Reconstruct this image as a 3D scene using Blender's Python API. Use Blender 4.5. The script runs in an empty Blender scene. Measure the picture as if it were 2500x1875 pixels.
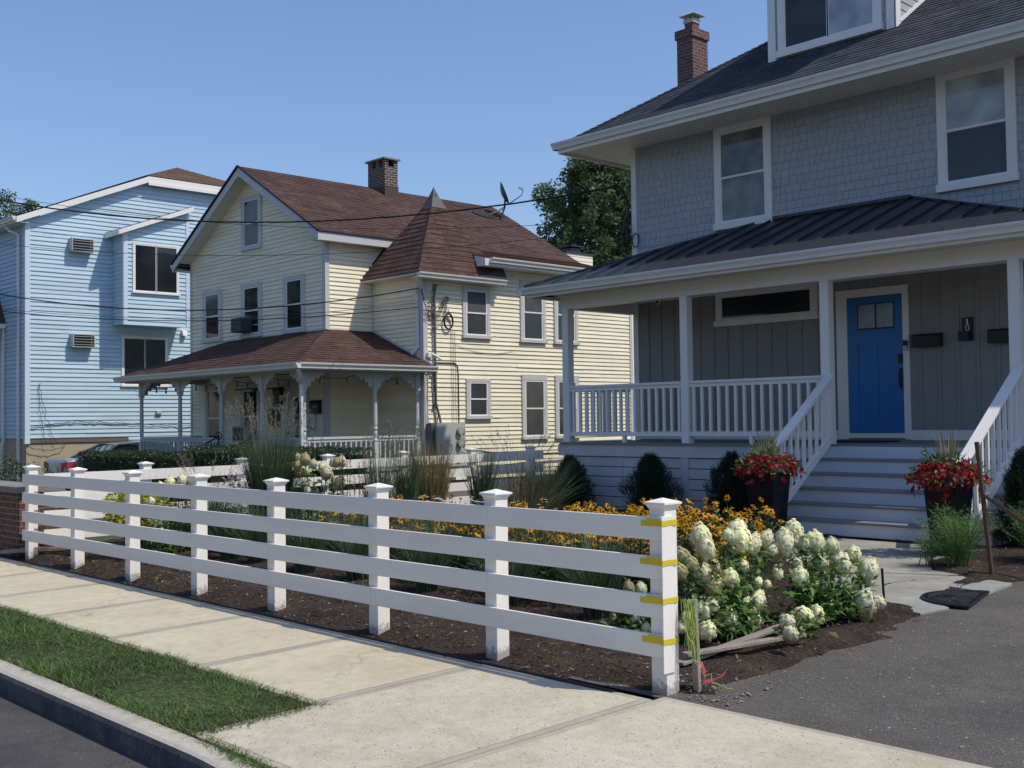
import bpy, math, random
import numpy as np
from mathutils import Vector as V, Matrix, noise
R_ = math.radians
scn = bpy.context.scene
COL = scn.collection
rnd = random.Random(7)

# ------------------------------------------------------------------ camera
cam = bpy.data.objects.new('camera', bpy.data.cameras.new('camera'))
COL.objects.link(cam)
FX = V((-0.72706264, 0.68582141, 0.03207666))
RX = V((0.685819, 0.72765935, -0.01281293))
UX = V((0.03212826, -0.01268298, 0.99940328))
cam.matrix_world = Matrix(((RX.x, UX.x, -FX.x, 0), (RX.y, UX.y, -FX.y, 0), (RX.z, UX.z, -FX.z, 1.65), (0, 0, 0, 1)))
cam.data.sensor_width = 36
cam.data.lens = 36 * 2756.5 / 2500
cam.data.clip_start = .05
cam.data.clip_end = 2000
scn.camera = cam

# ------------------------------------------------------------------ light
SUN = V((.70, .34, 1.15)).normalized()
SUN_EL = math.asin(SUN.z)
SUN_ROT = math.atan2(SUN.x, SUN.y)
w = bpy.data.worlds.new('World')
scn.world = w
w.use_nodes = True
nt = w.node_tree
bg = nt.nodes['Background']
sky = nt.nodes.new('ShaderNodeTexSky')
sky.sky_type = 'NISHITA'
sky.sun_disc = False
sky.sun_elevation = SUN_EL
sky.sun_rotation = SUN_ROT
sky.altitude = 20
sky.air_density = 1.25
sky.dust_density = 1.0
sky.ozone_density = 3.0
tint = nt.nodes.new('ShaderNodeMix'); tint.data_type = 'RGBA'; tint.blend_type = 'MULTIPLY'; tint.inputs[0].default_value = 1
tint.inputs[7].default_value = (.735, .785, .945, 1)
nt.links.new(sky.outputs[0], tint.inputs[6]); nt.links.new(tint.outputs[2], bg.inputs[0])
bg.inputs[1].default_value = 0.145
sl = bpy.data.lights.new('sun', 'SUN')
sl.energy = 3.25
sl.angle = R_(.53)
sl.color = (1, .925, .80)
so = bpy.data.objects.new('sun', sl)
so.rotation_euler = SUN.to_track_quat('Z', 'Y').to_euler()
so.location = (10, 10, 30)
COL.objects.link(so)
scn.view_settings.view_transform = 'Standard'
scn.view_settings.look = 'None'
scn.view_settings.exposure = .13
scn.view_settings.gamma = 1
scn.render.resolution_x = 1024
scn.render.resolution_y = 768

# ------------------------------------------------------------------ materials
MATS = {}
def newmat(name):
    m = bpy.data.materials.new(name); m.use_nodes = True
    n = m.node_tree; b = n.nodes['Principled BSDF']
    return m, n, b
def N(nt, t, **kw):
    nd = nt.nodes.new(t)
    for k, v in kw.items():
        if k in nd.inputs: nd.inputs[k].default_value = v
        else: setattr(nd, k, v)
    return nd
def c4(c, k=1): return (c[0]*k, c[1]*k, c[2]*k, 1)
def ramp(nt, fac, stops, interp='LINEAR'):
    r = nt.nodes.new('ShaderNodeValToRGB'); r.color_ramp.interpolation = interp
    e = r.color_ramp.elements
    while len(e) < len(stops): e.new(.5)
    for i, (p, c) in enumerate(stops): e[i].position = p; e[i].color = c
    nt.links.new(fac, r.inputs[0]); return r
def mixc(nt, fac, a, b, mode='MIX'):
    m = nt.nodes.new('ShaderNodeMix'); m.data_type = 'RGBA'; m.blend_type = mode
    for s, v in ((0, fac), (6, a), (7, b)):
        if hasattr(v, 'is_output'): nt.links.new(v, m.inputs[s])
        else: m.inputs[s].default_value = v
    return m.outputs[2]
def bump(nt, b, h, strength=.3, dist=.01):
    bp = N(nt, 'ShaderNodeBump', Strength=strength, Distance=dist)
    nt.links.new(h, bp.inputs['Height']); nt.links.new(bp.outputs[0], b.inputs['Normal']); return bp
def paint(name, col, rough=.5, var=.06, dirt=.12, scale=3., spec=.4, bumps=.05, dirtcol=(.35, .32, .28), metallic=0):
    if name in MATS: return MATS[name]
    m, n, b = newmat(name)
    g = N(n, 'ShaderNodeNewGeometry')
    n1 = N(n, 'ShaderNodeTexNoise', Scale=scale, Detail=4., Roughness=.6)
    n2 = N(n, 'ShaderNodeTexNoise', Scale=scale*14, Detail=3., Roughness=.6)
    n.links.new(g.outputs['Position'], n1.inputs['Vector']); n.links.new(g.outputs['Position'], n2.inputs['Vector'])
    r1 = ramp(n, n1.outputs[0], [(.3, c4(col, 1-var)), (.7, c4(col, 1+var*.6))])
    r2 = ramp(n, n2.outputs[0], [(.55, (0, 0, 0, 1)), (.8, (dirt,)*3+(1,))])
    o = mixc(n, r2.outputs[0], r1.outputs[0], c4([col[i]*dirtcol[i]*1.6 for i in range(3)]))
    n.links.new(o, b.inputs['Base Color'])
    b.inputs['Roughness'].default_value = rough; b.inputs['Metallic'].default_value = metallic
    b.inputs['Specular IOR Level'].default_value = spec
    if bumps: bump(n, b, n2.outputs[0], bumps, .004)
    MATS[name] = m; return m
def island(n, o, amt):
    g = N(n, 'ShaderNodeNewGeometry'); r = ramp(n, g.outputs['Random Per Island'], [(0, (1-amt,)*3+(1,)), (1, (1+amt*.7,)*3+(1,))])
    return mixc(n, 1., o, r.outputs[0], 'MULTIPLY')
def siding_mat(name, col, dirt=.25, isl=.05):
    m, n, b = newmat(name)
    g = N(n, 'ShaderNodeNewGeometry')
    mp = N(n, 'ShaderNodeMapping'); mp.inputs['Scale'].default_value = (.6, .6, 5)
    n.links.new(g.outputs['Position'], mp.inputs[0])
    n1 = N(n, 'ShaderNodeTexNoise', Scale=1.3, Detail=5., Roughness=.65); n.links.new(mp.outputs[0], n1.inputs['Vector'])
    n2 = N(n, 'ShaderNodeTexNoise', Scale=40., Detail=2.); n.links.new(mp.outputs[0], n2.inputs['Vector'])
    mp2 = N(n, 'ShaderNodeMapping'); mp2.inputs['Scale'].default_value = (4, 4, .35); n.links.new(g.outputs['Position'], mp2.inputs[0])
    n3 = N(n, 'ShaderNodeTexNoise', Scale=1.5, Detail=6., Roughness=.7); n.links.new(mp2.outputs[0], n3.inputs['Vector'])
    r1 = ramp(n, n1.outputs[0], [(.3, c4(col, .9)), (.7, c4(col, 1.05))])
    r3 = ramp(n, n3.outputs[0], [(.5, (0, 0, 0, 1)), (.85, (dirt,)*3+(1,))])
    o = mixc(n, r3.outputs[0], r1.outputs[0], c4([col[0]*.6, col[1]*.6, col[2]*.55]))
    o = island(n, o, isl)
    n.links.new(o, b.inputs['Base Color']); b.inputs['Roughness'].default_value = .55
    b.inputs['Specular IOR Level'].default_value = .3
    bump(n, b, n2.outputs[0], .12, .003)
    MATS[name] = m; return m
def shingle_mat(name, ca, cb, cm, bw=.30, bh=.14, rough=.9, tone=.35):
    m, n, b = newmat(name)
    uv = N(n, 'ShaderNodeUVMap')
    br = N(n, 'ShaderNodeTexBrick'); n.links.new(uv.outputs[0], br.inputs['Vector'])
    br.inputs['Color1'].default_value = c4(ca); br.inputs['Color2'].default_value = c4(cb); br.inputs['Mortar'].default_value = c4(cm)
    br.inputs['Scale'].default_value = 1; br.inputs['Mortar Size'].default_value = .006; br.inputs['Mortar Smooth'].default_value = .3
    br.inputs['Brick Width'].default_value = bw; br.inputs['Row Height'].default_value = bh; br.offset = .37; br.squash = .8; br.squash_frequency = 3
    n1 = N(n, 'ShaderNodeTexNoise', Scale=.8, Detail=5., Roughness=.6); n.links.new(uv.outputs[0], n1.inputs['Vector'])
    n2 = N(n, 'ShaderNodeTexNoise', Scale=120., Detail=2.); n.links.new(uv.outputs[0], n2.inputs['Vector'])
    n4 = N(n, 'ShaderNodeTexNoise', Scale=9., Detail=3.); n.links.new(uv.outputs[0], n4.inputs['Vector'])
    r1 = ramp(n, n1.outputs[0], [(.3, (1-tone,)*3+(1,)), (.7, (1.1, 1.08, 1.05, 1))])
    r2 = ramp(n, n2.outputs[0], [(.3, (.7,)*3+(1,)), (.7, (1.25,)*3+(1,))])
    r4 = ramp(n, n4.outputs[0], [(.3, (.8,)*3+(1,)), (.7, (1.15,)*3+(1,))])
    o = mixc(n, 1., br.outputs[0], r1.outputs[0], 'MULTIPLY'); o = mixc(n, 1., o, r2.outputs[0], 'MULTIPLY'); o = mixc(n, 1., o, r4.outputs[0], 'MULTIPLY')
    n.links.new(o, b.inputs['Base Color']); b.inputs['Roughness'].default_value = rough; b.inputs['Specular IOR Level'].default_value = .25
    sub = N(n, 'ShaderNodeMath', operation='SUBTRACT'); n.links.new(n2.outputs[0], sub.inputs[0]); n.links.new(br.outputs['Fac'], sub.inputs[1])
    bump(n, b, sub.outputs[0], .5, .004)
    MATS[name] = m; return m
def brick_mat(name, ca, cb, cm, bw=.2, bh=.068, mortar=.008):
    m, n, b = newmat(name)
    uv = N(n, 'ShaderNodeUVMap')
    n5 = N(n, 'ShaderNodeTexNoise', Scale=9., Detail=2.); n.links.new(uv.outputs[0], n5.inputs['Vector'])
    vm = N(n, 'ShaderNodeVectorMath', operation='MULTIPLY_ADD'); vm.inputs[1].default_value = (.012, .012, 0)
    n.links.new(n5.outputs['Color'], vm.inputs[0]); n.links.new(uv.outputs[0], vm.inputs[2])
    br = N(n, 'ShaderNodeTexBrick'); n.links.new(vm.outputs[0], br.inputs['Vector'])
    br.inputs['Color1'].default_value = c4(ca); br.inputs['Color2'].default_value = c4(cb); br.inputs['Mortar'].default_value = c4(cm)
    br.inputs['Scale'].default_value = 1; br.inputs['Mortar Size'].default_value = mortar; br.inputs['Mortar Smooth'].default_value = .2
    br.inputs['Brick Width'].default_value = bw; br.inputs['Row Height'].default_value = bh
    n1 = N(n, 'ShaderNodeTexNoise', Scale=25., Detail=5.); n.links.new(uv.outputs[0], n1.inputs['Vector'])
    r1 = ramp(n, n1.outputs[0], [(.3, (.6,)*3+(1,)), (.7, (1.25,)*3+(1,))])
    o = mixc(n, 1., br.outputs[0], r1.outputs[0], 'MULTIPLY')
    n.links.new(o, b.inputs['Base Color']); b.inputs['Roughness'].default_value = .9
    inv = N(n, 'ShaderNodeMath', operation='SUBTRACT'); n.links.new(n1.outputs[0], inv.inputs[0]); n.links.new(br.outputs['Fac'], inv.inputs[1])
    bump(n, b, inv.outputs[0], .6, .008)
    MATS[name] = m; return m
def leaf_mat(name, cols, rough=.5, trans=.3, spec=.35):
    m, n, b = newmat(name)
    g = N(n, 'ShaderNodeNewGeometry')
    k = len(cols)
    r = ramp(n, g.outputs['Random Per Island'], [(i/max(1, k-1), c4(c)) for i, c in enumerate(cols)])
    n1 = N(n, 'ShaderNodeTexNoise', Scale=1.3, Detail=2.); n.links.new(g.outputs['Position'], n1.inputs['Vector'])
    r2 = ramp(n, n1.outputs[0], [(.35, (.8,)*3+(1,)), (.65, (1.15,)*3+(1,))])
    o = mixc(n, 1., r.outputs[0], r2.outputs[0], 'MULTIPLY')
    n.links.new(o, b.inputs['Base Color']); b.inputs['Roughness'].default_value = rough; b.inputs['Specular IOR Level'].default_value = spec
    if trans:
        t = N(n, 'ShaderNodeBsdfTranslucent'); n.links.new(o, t.inputs[0])
        ms = N(n, 'ShaderNodeMixShader'); ms.inputs[0].default_value = trans
        n.links.new(b.outputs[0], ms.inputs[1]); n.links.new(t.outputs[0], ms.inputs[2])
        n.links.new(ms.outputs[0], n.nodes['Material Output'].inputs[0])
    MATS[name] = m; return m
def ground_mat(name, ca, cb, fine, rough=.95, s1=1.2, s2=60., bs=.4, bd=.01, speck=None, crack=None, crackw=.012, crackd=.3, isl=0, stain=None):
    m, n, b = newmat(name)
    g = N(n, 'ShaderNodeNewGeometry')
    def nz(sc, d=5., r=.6):
        x = N(n, 'ShaderNodeTexNoise', Scale=sc, Detail=d, Roughness=r); n.links.new(g.outputs['Position'], x.inputs['Vector']); return x.outputs[0]
    a1 = nz(s1); a2 = nz(s2, 4.); a3 = nz(s1*6)
    r1 = ramp(n, a1, [(.3, c4(ca)), (.7, c4(cb))])
    r2 = ramp(n, a2, [(.3, (1-fine,)*3+(1,)), (.7, (1+fine,)*3+(1,))])
    r3 = ramp(n, a3, [(.3, (.9,)*3+(1,)), (.7, (1.08,)*3+(1,))])
    o = mixc(n, 1., r1.outputs[0], r2.outputs[0], 'MULTIPLY'); o = mixc(n, 1., o, r3.outputs[0], 'MULTIPLY')
    if speck:
        for (sc, th, col) in speck:
            vo = N(n, 'ShaderNodeTexVoronoi', Scale=sc); n.links.new(g.outputs['Position'], vo.inputs['Vector'])
            wn = N(n, 'ShaderNodeSeparateColor'); n.links.new(vo.outputs['Color'], wn.inputs[0])
            c1 = N(n, 'ShaderNodeMath', operation='LESS_THAN'); n.links.new(wn.outputs[0], c1.inputs[0]); c1.inputs[1].default_value = th[0]
            c2 = N(n, 'ShaderNodeMath', operation='LESS_THAN'); n.links.new(vo.outputs['Distance'], c2.inputs[0]); c2.inputs[1].default_value = th[1]
            mu = N(n, 'ShaderNodeMath', operation='MULTIPLY'); n.links.new(c1.outputs[0], mu.inputs[0]); n.links.new(c2.outputs[0], mu.inputs[1])
            o = mixc(n, mu.outputs[0], o, c4(col))
    if crack:
        vo = N(n, 'ShaderNodeTexVoronoi', Scale=crack, feature='DISTANCE_TO_EDGE')
        dn = N(n, 'ShaderNodeTexNoise', Scale=3., Detail=4.); n.links.new(g.outputs['Position'], dn.inputs['Vector'])
        ad = N(n, 'ShaderNodeVectorMath', operation='MULTIPLY_ADD'); ad.inputs[1].default_value = (.5, .5, .5)
        n.links.new(dn.outputs['Color'], ad.inputs[0]); n.links.new(g.outputs['Position'], ad.inputs[2]); n.links.new(ad.outputs[0], vo.inputs['Vector'])
        rr = ramp(n, vo.outputs['Distance'], [(.0, (crackd,)*3+(1,)), (crackw, (1, 1, 1, 1))]); o = mixc(n, 1., o, rr.outputs[0], 'MULTIPLY')
    if isl: o = island(n, o, isl)
    if stain:
        for sc, lo, hi, col in stain:
            q = nz(sc, 8., .7); rs = ramp(n, q, [(lo, (1, 1, 1, 1)), (hi, c4(col))]); o = mixc(n, 1., o, rs.outputs[0], 'MULTIPLY')
    n.links.new(o, b.inputs['Base Color']); b.inputs['Roughness'].default_value = rough; b.inputs['Specular IOR Level'].default_value = .25
    bump(n, b, a2, bs, bd)
    MATS[name] = m; return m
def glass(name, col=(.012, .016, .022), var=.02, rough=.04, scale=1.5):
    m, n, b = newmat(name)
    g = N(n, 'ShaderNodeNewGeometry')
    x = N(n, 'ShaderNodeTexNoise', Scale=scale, Detail=3.); n.links.new(g.outputs['Position'], x.inputs['Vector'])
    r = ramp(n, x.outputs[0], [(.4, c4(col)), (.7, c4([c+var for c in col]))])
    n.links.new(r.outputs[0], b.inputs['Base Color']); b.inputs['Roughness'].default_value = rough
    b.inputs['IOR'].default_value = 1.5; b.inputs['Specular IOR Level'].default_value = .5
    x2 = N(n, 'ShaderNodeTexNoise', Scale=1.2, Detail=1.); n.links.new(g.outputs['Position'], x2.inputs['Vector']); bump(n, b, x2.outputs[0], .15, .02)
    MATS[name] = m; return m
def blindglass(name, col, line=.03):
    m, n, b = newmat(name)
    g = N(n, 'ShaderNodeNewGeometry'); s = N(n, 'ShaderNodeSeparateXYZ'); n.links.new(g.outputs['Position'], s.inputs[0])
    mu = N(n, 'ShaderNodeMath', operation='MULTIPLY'); n.links.new(s.outputs[2], mu.inputs[0]); mu.inputs[1].default_value = 1/line
    fr = N(n, 'ShaderNodeMath', operation='FRACT'); n.links.new(mu.outputs[0], fr.inputs[0])
    r = ramp(n, fr.outputs[0], [(0, c4(col, .55)), (.3, c4(col)), (.9, c4(col, 1.1)), (1, c4(col, .6))])
    x = N(n, 'ShaderNodeTexNoise', Scale=2., Detail=3.); n.links.new(g.outputs['Position'], x.inputs['Vector'])
    r2 = ramp(n, x.outputs[0], [(.35, (.6,)*3+(1,)), (.7, (1.1,)*3+(1,))])
    o = mixc(n, 1., r.outputs[0], r2.outputs[0], 'MULTIPLY')
    n.links.new(o, b.inputs['Base Color']); b.inputs['Roughness'].default_value = .06
    MATS[name] = m; return m

WHITE = paint('white_paint', (.80, .775, .73), .45, .03, .10)
def splash(m, top=.22):
    n = m.node_tree; b = n.nodes['Principled BSDF']; src = b.inputs['Base Color'].links[0].from_socket
    g = N(n, 'ShaderNodeNewGeometry'); sx = N(n, 'ShaderNodeSeparateXYZ'); n.links.new(g.outputs['Position'], sx.inputs[0])
    nz = N(n, 'ShaderNodeTexNoise', Scale=28., Detail=5., Roughness=.7); n.links.new(g.outputs['Position'], nz.inputs['Vector'])
    mr = N(n, 'ShaderNodeMapRange'); mr.inputs[1].default_value = 0; mr.inputs[2].default_value = top; mr.inputs[3].default_value = .30; mr.inputs[4].default_value = -.25; n.links.new(sx.outputs[2], mr.inputs[0])
    ad = N(n, 'ShaderNodeMath', operation='ADD'); n.links.new(nz.outputs[0], ad.inputs[0]); n.links.new(mr.outputs[0], ad.inputs[1])
    r = ramp(n, ad.outputs[0], [(.56, (0, 0, 0, 1)), (.72, (.65, .65, .65, 1))])
    mp = N(n, 'ShaderNodeMapping'); mp.inputs['Scale'].default_value = (1.2, 9, 9); n.links.new(g.outputs['Position'], mp.inputs[0])
    n2 = N(n, 'ShaderNodeTexNoise', Scale=2.2, Detail=6., Roughness=.75); n.links.new(mp.outputs[0], n2.inputs['Vector']); r2 = ramp(n, n2.outputs[0], [(.42, (1, 1, 1, 1)), (.62, (.96, .955, .945, 1)), (.78, (.86, .85, .83, 1))])
    o = mixc(n, 1., src, r2.outputs[0], 'MULTIPLY'); o = mixc(n, r.outputs[0], o, (.20, .15, .11, 1)); n.links.new(o, b.inputs['Base Color'])
WHITE2 = paint('white_weathered', (.70, .68, .64), .6, .06, .25)
FENCE = paint('fence_paint', (.86, .82, .755), .5, .03, .08, scale=2)
splash(FENCE, .16)
WTRIM = paint('trim_paint', (.56, .56, .55), .55, .07, .25)
GUT = paint('gutter_white', (.74, .72, .68), .3, .05, .2, scale=5)
SOFF = paint('soffit_white', (.74, .73, .70), .6, .03, .05)
YEL = siding_mat('yellow_siding', (.88, .815, .62))
BLU = siding_mat('blue_siding', (.46, .60, .69), .2)
GSH = None
BROOF = shingle_mat('brown_shingles', (.135, .078, .062), (.080, .046, .040), (.03, .018, .016))
TROOF = shingle_mat('tan_shingles', (.22, .14, .095), (.14, .09, .065), (.05, .035, .03))
GROOF = shingle_mat('charcoal_shingles', (.076, .084, .104), (.042, .048, .062), (.010, .010, .012))
METROOF = paint('black_metal_roof', (.028, .031, .040), .42, .08, .1, spec=.5)
BLACK = paint('black_metal', (.012, .012, .014), .4, .1, .1)
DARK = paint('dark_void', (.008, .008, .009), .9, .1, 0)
BRICKR = brick_mat('red_brick', (.17, .072, .066), (.095, .046, .048), (.24, .20, .18))
BRICKO = brick_mat('old_brick', (.10, .062, .055), (.055, .035, .034), (.30, .26, .22), mortar=.011)
BRICKP = brick_mat('pier_brick', (.17, .062, .042), (.085, .035, .028), (.24, .18, .14), bw=.215, bh=.075)
STONE = ground_mat('cap_stone', (.20, .19, .17), (.26, .25, .22), .12)
STUCCO = ground_mat('beige_stucco', (.40, .33, .23), (.46, .39, .28), .06, bs=.15)
GL = glass('window_glass')
GLB = glass('window_glass_curtain', (.028, .034, .038), .05, .05, 3.)
GLS = glass('curtain_reflection_glass', (.085, .10, .10), .12, .05, 2.2)  # mottled tone paints in a faint curtain and reflected trees
BLIND = blindglass('blind_glass', (.10, .12, .125))
BLIND2 = blindglass('shade_glass', (.50, .56, .60), .022)
SLAT = blindglass('slat_glass', (.07, .075, .08), .05)
BATTEN = paint('grey_board', (.27, .26, .245), .6, .05, .08)
DECK = paint('grey_deck', (.20, .20, .205), .6, .08, .15)
RISER = paint('riser_white', (.60, .61, .64), .55, .03, .1)
DOORB = paint('blue_door', (.010, .15, .40), .35, .03, .0)
METG = paint('grey_metal', (.46, .47, .44), .5, .06, .15)
CABLE = paint('cable_black', (.02, .02, .022), .5, .1, 0)
CABLEG = paint('cable_grey', (.16, .15, .15), .5, .1, 0)
WOOD = ground_mat('bare_wood', (.30, .22, .15), (.40, .31, .22), .15, s1=4, s2=50)
WOODW = ground_mat('weathered_wood', (.24, .20, .17), (.33, .28, .23), .2, s1=4, s2=50)

# ------------------------------------------------------------------ mesh helpers
class MB:
    def __init__(s): s.v = []; s.f = []; s.m = []
    def each(s, name, mats, parent=None, **kw):
        """build every connected piece as an object of its own"""
        par = list(range(len(s.v)))
        def find(a):
            while par[a] != a: par[a] = par[par[a]]; a = par[a]
            return a
        for f in s.f:
            for k in f[1:]: par[find(k)] = find(f[0])
        groups = {}
        for f, mi in zip(s.f, s.m): groups.setdefault(find(f[0]), []).append((f, mi))
        out = []
        for g in groups.values():
            m = MB(); mp = {}
            for f, mi in g:
                t = []
                for k in f:
                    if k not in mp: mp[k] = len(m.v); m.v.append(s.v[k])
                    t.append(mp[k])
                m.f.append(tuple(t)); m.m.append(mi)
            out.append(m.build(name, mats, parent, **kw))
        return out
    def poly(s, pts, mi=0):
        i = len(s.v); s.v += [tuple(p) for p in pts]; s.f.append(tuple(range(i, i+len(pts)))); s.m.append(mi)
    def hexa(s, P, mi=0):
        i = len(s.v); s.v += [tuple(p) for p in P]
        for f in ((0, 3, 2, 1), (4, 5, 6, 7), (0, 1, 5, 4), (1, 2, 6, 5), (2, 3, 7, 6), (3, 0, 4, 7)):
            s.f.append(tuple(i+k for k in f)); s.m.append(mi)
    def box(s, x0, x1, y0, y1, z0, z1, mi=0):
        s.hexa([(x0, y0, z0), (x1, y0, z0), (x1, y1, z0), (x0, y1, z0), (x0, y0, z1), (x1, y0, z1), (x1, y1, z1), (x0, y1, z1)], mi)
    def ob(s, O, a, b, c, ra, rb, rc, mi=0):
        O = V(O); a = V(a); b = V(b); c = V(c)
        if a.cross(b).dot(c) < 0: a, b, ra, rb = b, a, rb, ra
        P = [O+a*ra[i]+b*rb[j]+c*rc[k] for k in (0, 1) for (i, j) in ((0, 0), (1, 0), (1, 1), (0, 1))]
        s.hexa(P, mi)
    def bar(s, p, q, w_, h_, up=(0, 0, 1), mi=0):
        p = V(p); q = V(q); d = (q-p); L = d.length; d.normalize()
        a = d.cross(V(up)); a.normalize(); c = a.cross(d)
        s.ob(p, d, a, c, (0, L), (-w_/2, w_/2), (-h_/2, h_/2), mi)
    def tube(s, pts, r, n=6, mi=0, cap=True):
        pts = [V(p) for p in pts]; k = len(pts); rr = r if isinstance(r, (list, tuple)) else [r]*k
        i0 = len(s.v); up = V((0.13, .21, 1))
        for i, p in enumerate(pts):
            d = (pts[min(i+1, k-1)]-pts[max(i-1, 0)]).normalized(); a = d.cross(up)
            if a.length < .05: a = d.cross(V((1, 0, .1)))
            a.normalize(); c = a.cross(d)
            for j in range(n):
                t = 2*math.pi*j/n; s.v.append(tuple(p+a*(math.cos(t)*rr[i])+c*(math.sin(t)*rr[i])))
        for i in range(k-1):
            for j in range(n):
                j2 = (j+1) % n; s.f.append((i0+i*n+j, i0+i*n+j2, i0+(i+1)*n+j2, i0+(i+1)*n+j)); s.m.append(mi)
        if cap:
            s.f.append(tuple(i0+j for j in range(n))); s.m.append(mi); s.f.append(tuple(i0+(k-1)*n+n-1-j for j in range(n))); s.m.append(mi)
    def lathe(s, prof, c, n=14, mi=0):
        i0 = len(s.v)
        for (r, z) in prof:
            for j in range(n):
                t = 2*math.pi*j/n; s.v.append((c[0]+r*math.cos(t), c[1]+r*math.sin(t), c[2]+z))
        for i in range(len(prof)-1):
            for j in range(n):
                j2 = (j+1) % n; s.f.append((i0+i*n+j, i0+i*n+j2, i0+(i+1)*n+j2, i0+(i+1)*n+j)); s.m.append(mi)
        s.f.append(tuple(i0+n-1-j for j in range(n))); s.m.append(mi); s.f.append(tuple(i0+(len(prof)-1)*n+j for j in range(n))); s.m.append(mi)
    def prism(s, pts, ext, mi=0):
        """planar polygon pts extruded by vector ext"""
        pts = [V(p) for p in pts]; e = V(ext); n = len(pts)
        nn = V((0, 0, 0))
        for i in range(n): nn += (pts[i]-pts[0]).cross(pts[(i+1) % n]-pts[0])
        if nn.dot(e) > 0: pts = pts[::-1]
        i0 = len(s.v); s.v += [tuple(p) for p in pts]+[tuple(p+e) for p in pts]
        s.f.append(tuple(range(i0, i0+n))); s.m.append(mi); s.f.append(tuple(i0+n+n-1-i for i in range(n))); s.m.append(mi)
        for i in range(n):
            j = (i+1) % n; s.f.append((i0+i, i0+n+i, i0+n+j, i0+j)); s.m.append(mi)
    def courses(s, poly, exposure, lap, vstart=None, mi=0, jit=0, seg=0):
        """lapped boards / shingle rows over a convex planar polygon (CCW seen from outside)"""
        P = [V(p) for p in poly]
        nn = V((0, 0, 0))
        for i in range(len(P)): nn += (P[i]-P[0]).cross(P[(i+1) % len(P)]-P[0])
        nn.normalize(); h = V((0, 0, 1)).cross(nn); h.normalize(); vd = nn.cross(h)
        O = P[0]
        q = [((p-O).dot(h), (p-O).dot(vd)) for p in P]
        lo = min(b for a, b in q); hi = max(b for a, b in q)
        v0 = lo if vstart is None else lo-((lo-vstart) % exposure)
        def clip(pl, val, keep_above):
            out = []
            for i in range(len(pl)):
                a = pl[i]; b = pl[(i+1) % len(pl)]
                ia = (a[1] >= val-1e-9) if keep_above else (a[1] <= val+1e-9); ib = (b[1] >= val-1e-9) if keep_above else (b[1] <= val+1e-9)
                if ia: out.append(a)
                if ia != ib:
                    t = (val-a[1])/(b[1]-a[1]); out.append((a[0]+t*(b[0]-a[0]), val))
            return out
        k = v0
        while k < hi-1e-4:
            st = clip(clip(q, k, True), k+exposure, False)
            if len(st) >= 3:
                ulo = min(a for a, b in st); uhi = max(a for a, b in st); cuts = [ulo]
                if seg:
                    c = ulo+rnd.uniform(.15, 1)*seg
                    while c < uhi-.3: cuts.append(c); c += rnd.uniform(.6, 1.1)*seg
                cuts.append(uhi)
                for c0, c1 in zip(cuts, cuts[1:]):
                    sg = st
                    if len(cuts) > 2:
                        sw = [(b, a) for a, b in st]; sw = clip(clip(sw, c0, True), c1, False); sg = [(b, a) for a, b in sw]
                        # clip swaps orientation handling: values are (v,u)
                    if len(sg) < 3: continue
                    L = lap*(1+jit*(rnd.random()-.5)); dv = rnd.uniform(-.0025, .0025) if seg else 0
                    bend = rnd.uniform(.1, .3)*L if seg and rnd.random() < .06 else 0
                    pts = [O+h*a+vd*(b+(dv if abs(b-max(k, lo)) < 1e-4 else 0))+nn*((L+bend)*(1-(b-k)/exposure)) for a, b in sg]
                    s.poly(pts, mi)
                    bt = [a for a, b in sg if abs(b-max(k, lo)) < 1e-4]
                    if len(bt) >= 2:
                        a0, a1 = min(bt), max(bt); b = max(k, lo); off = (L+bend)*(1-(b-k)/exposure)
                        s.poly([O+h*a0+vd*(b+dv), O+h*a1+vd*(b+dv), O+h*a1+vd*(b+dv)+nn*off, O+h*a0+vd*(b+dv)+nn*off], mi)
            k += exposure
    def build(s, name, mats, parent=None, loc=None, smooth=False, bevel=0, **tags):
        me = bpy.data.meshes.new(name)
        off = V(loc) if loc is not None else V((0, 0, 0))
        if parent is not None and loc is None: off = wloc(parent)
        vs = [(a[0]-off.x, a[1]-off.y, a[2]-off.z) for a in s.v]
        me.from_pydata(vs, [], s.f)
        if not isinstance(mats, (list, tuple)): mats = [mats]
        for m in mats: me.materials.append(m)
        if len(mats) > 1: me.polygons.foreach_set('material_index', s.m)
        uvl = me.uv_layers.new(name='UVMap')
        nl = len(me.loops); uv = np.zeros((nl, 2))
        for p in me.polygons:
            n = p.normal
            if abs(n.z) > .97: hx = V((1, 0, 0)); vy = V((0, 1, 0))
            else: hx = V((0, 0, 1)).cross(n).normalized(); vy = n.cross(hx)
            for li, vi in zip(p.loop_indices, p.vertices):
                c = s.v[vi]; uv[li] = (c[0]*hx.x+c[1]*hx.y+c[2]*hx.z, c[0]*vy.x+c[1]*vy.y+c[2]*vy.z)
        uvl.data.foreach_set('uv', uv.ravel())
        if smooth: me.polygons.foreach_set('use_smooth', [True]*len(me.polygons))
        me.update()
        o = bpy.data.objects.new(name, me); COL.objects.link(o)
        if parent is not None: o.parent = parent; o.location = off-wloc(parent)
        else: o.location = off
        if bevel:
            b = o.modifiers.new('bevel', 'BEVEL'); b.width = bevel; b.segments = 2; b.limit_method = 'ANGLE'
        for k, v in tags.items(): o[k] = v
        return o
WL = {}
def wloc(o):
    p = V(o.location)
    while o.parent is not None: o = o.parent; p = p+V(o.location)
    return p
def thing(name, label, cat, loc=(0, 0, 0), group=None, rz=0):
    o = bpy.data.objects.new(name, None); COL.objects.link(o); o.location = loc; o.rotation_euler = (0, 0, rz)
    o.empty_display_size = .3; o['label'] = label; o['category'] = cat
    if group: o['group'] = group
    return o
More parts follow.
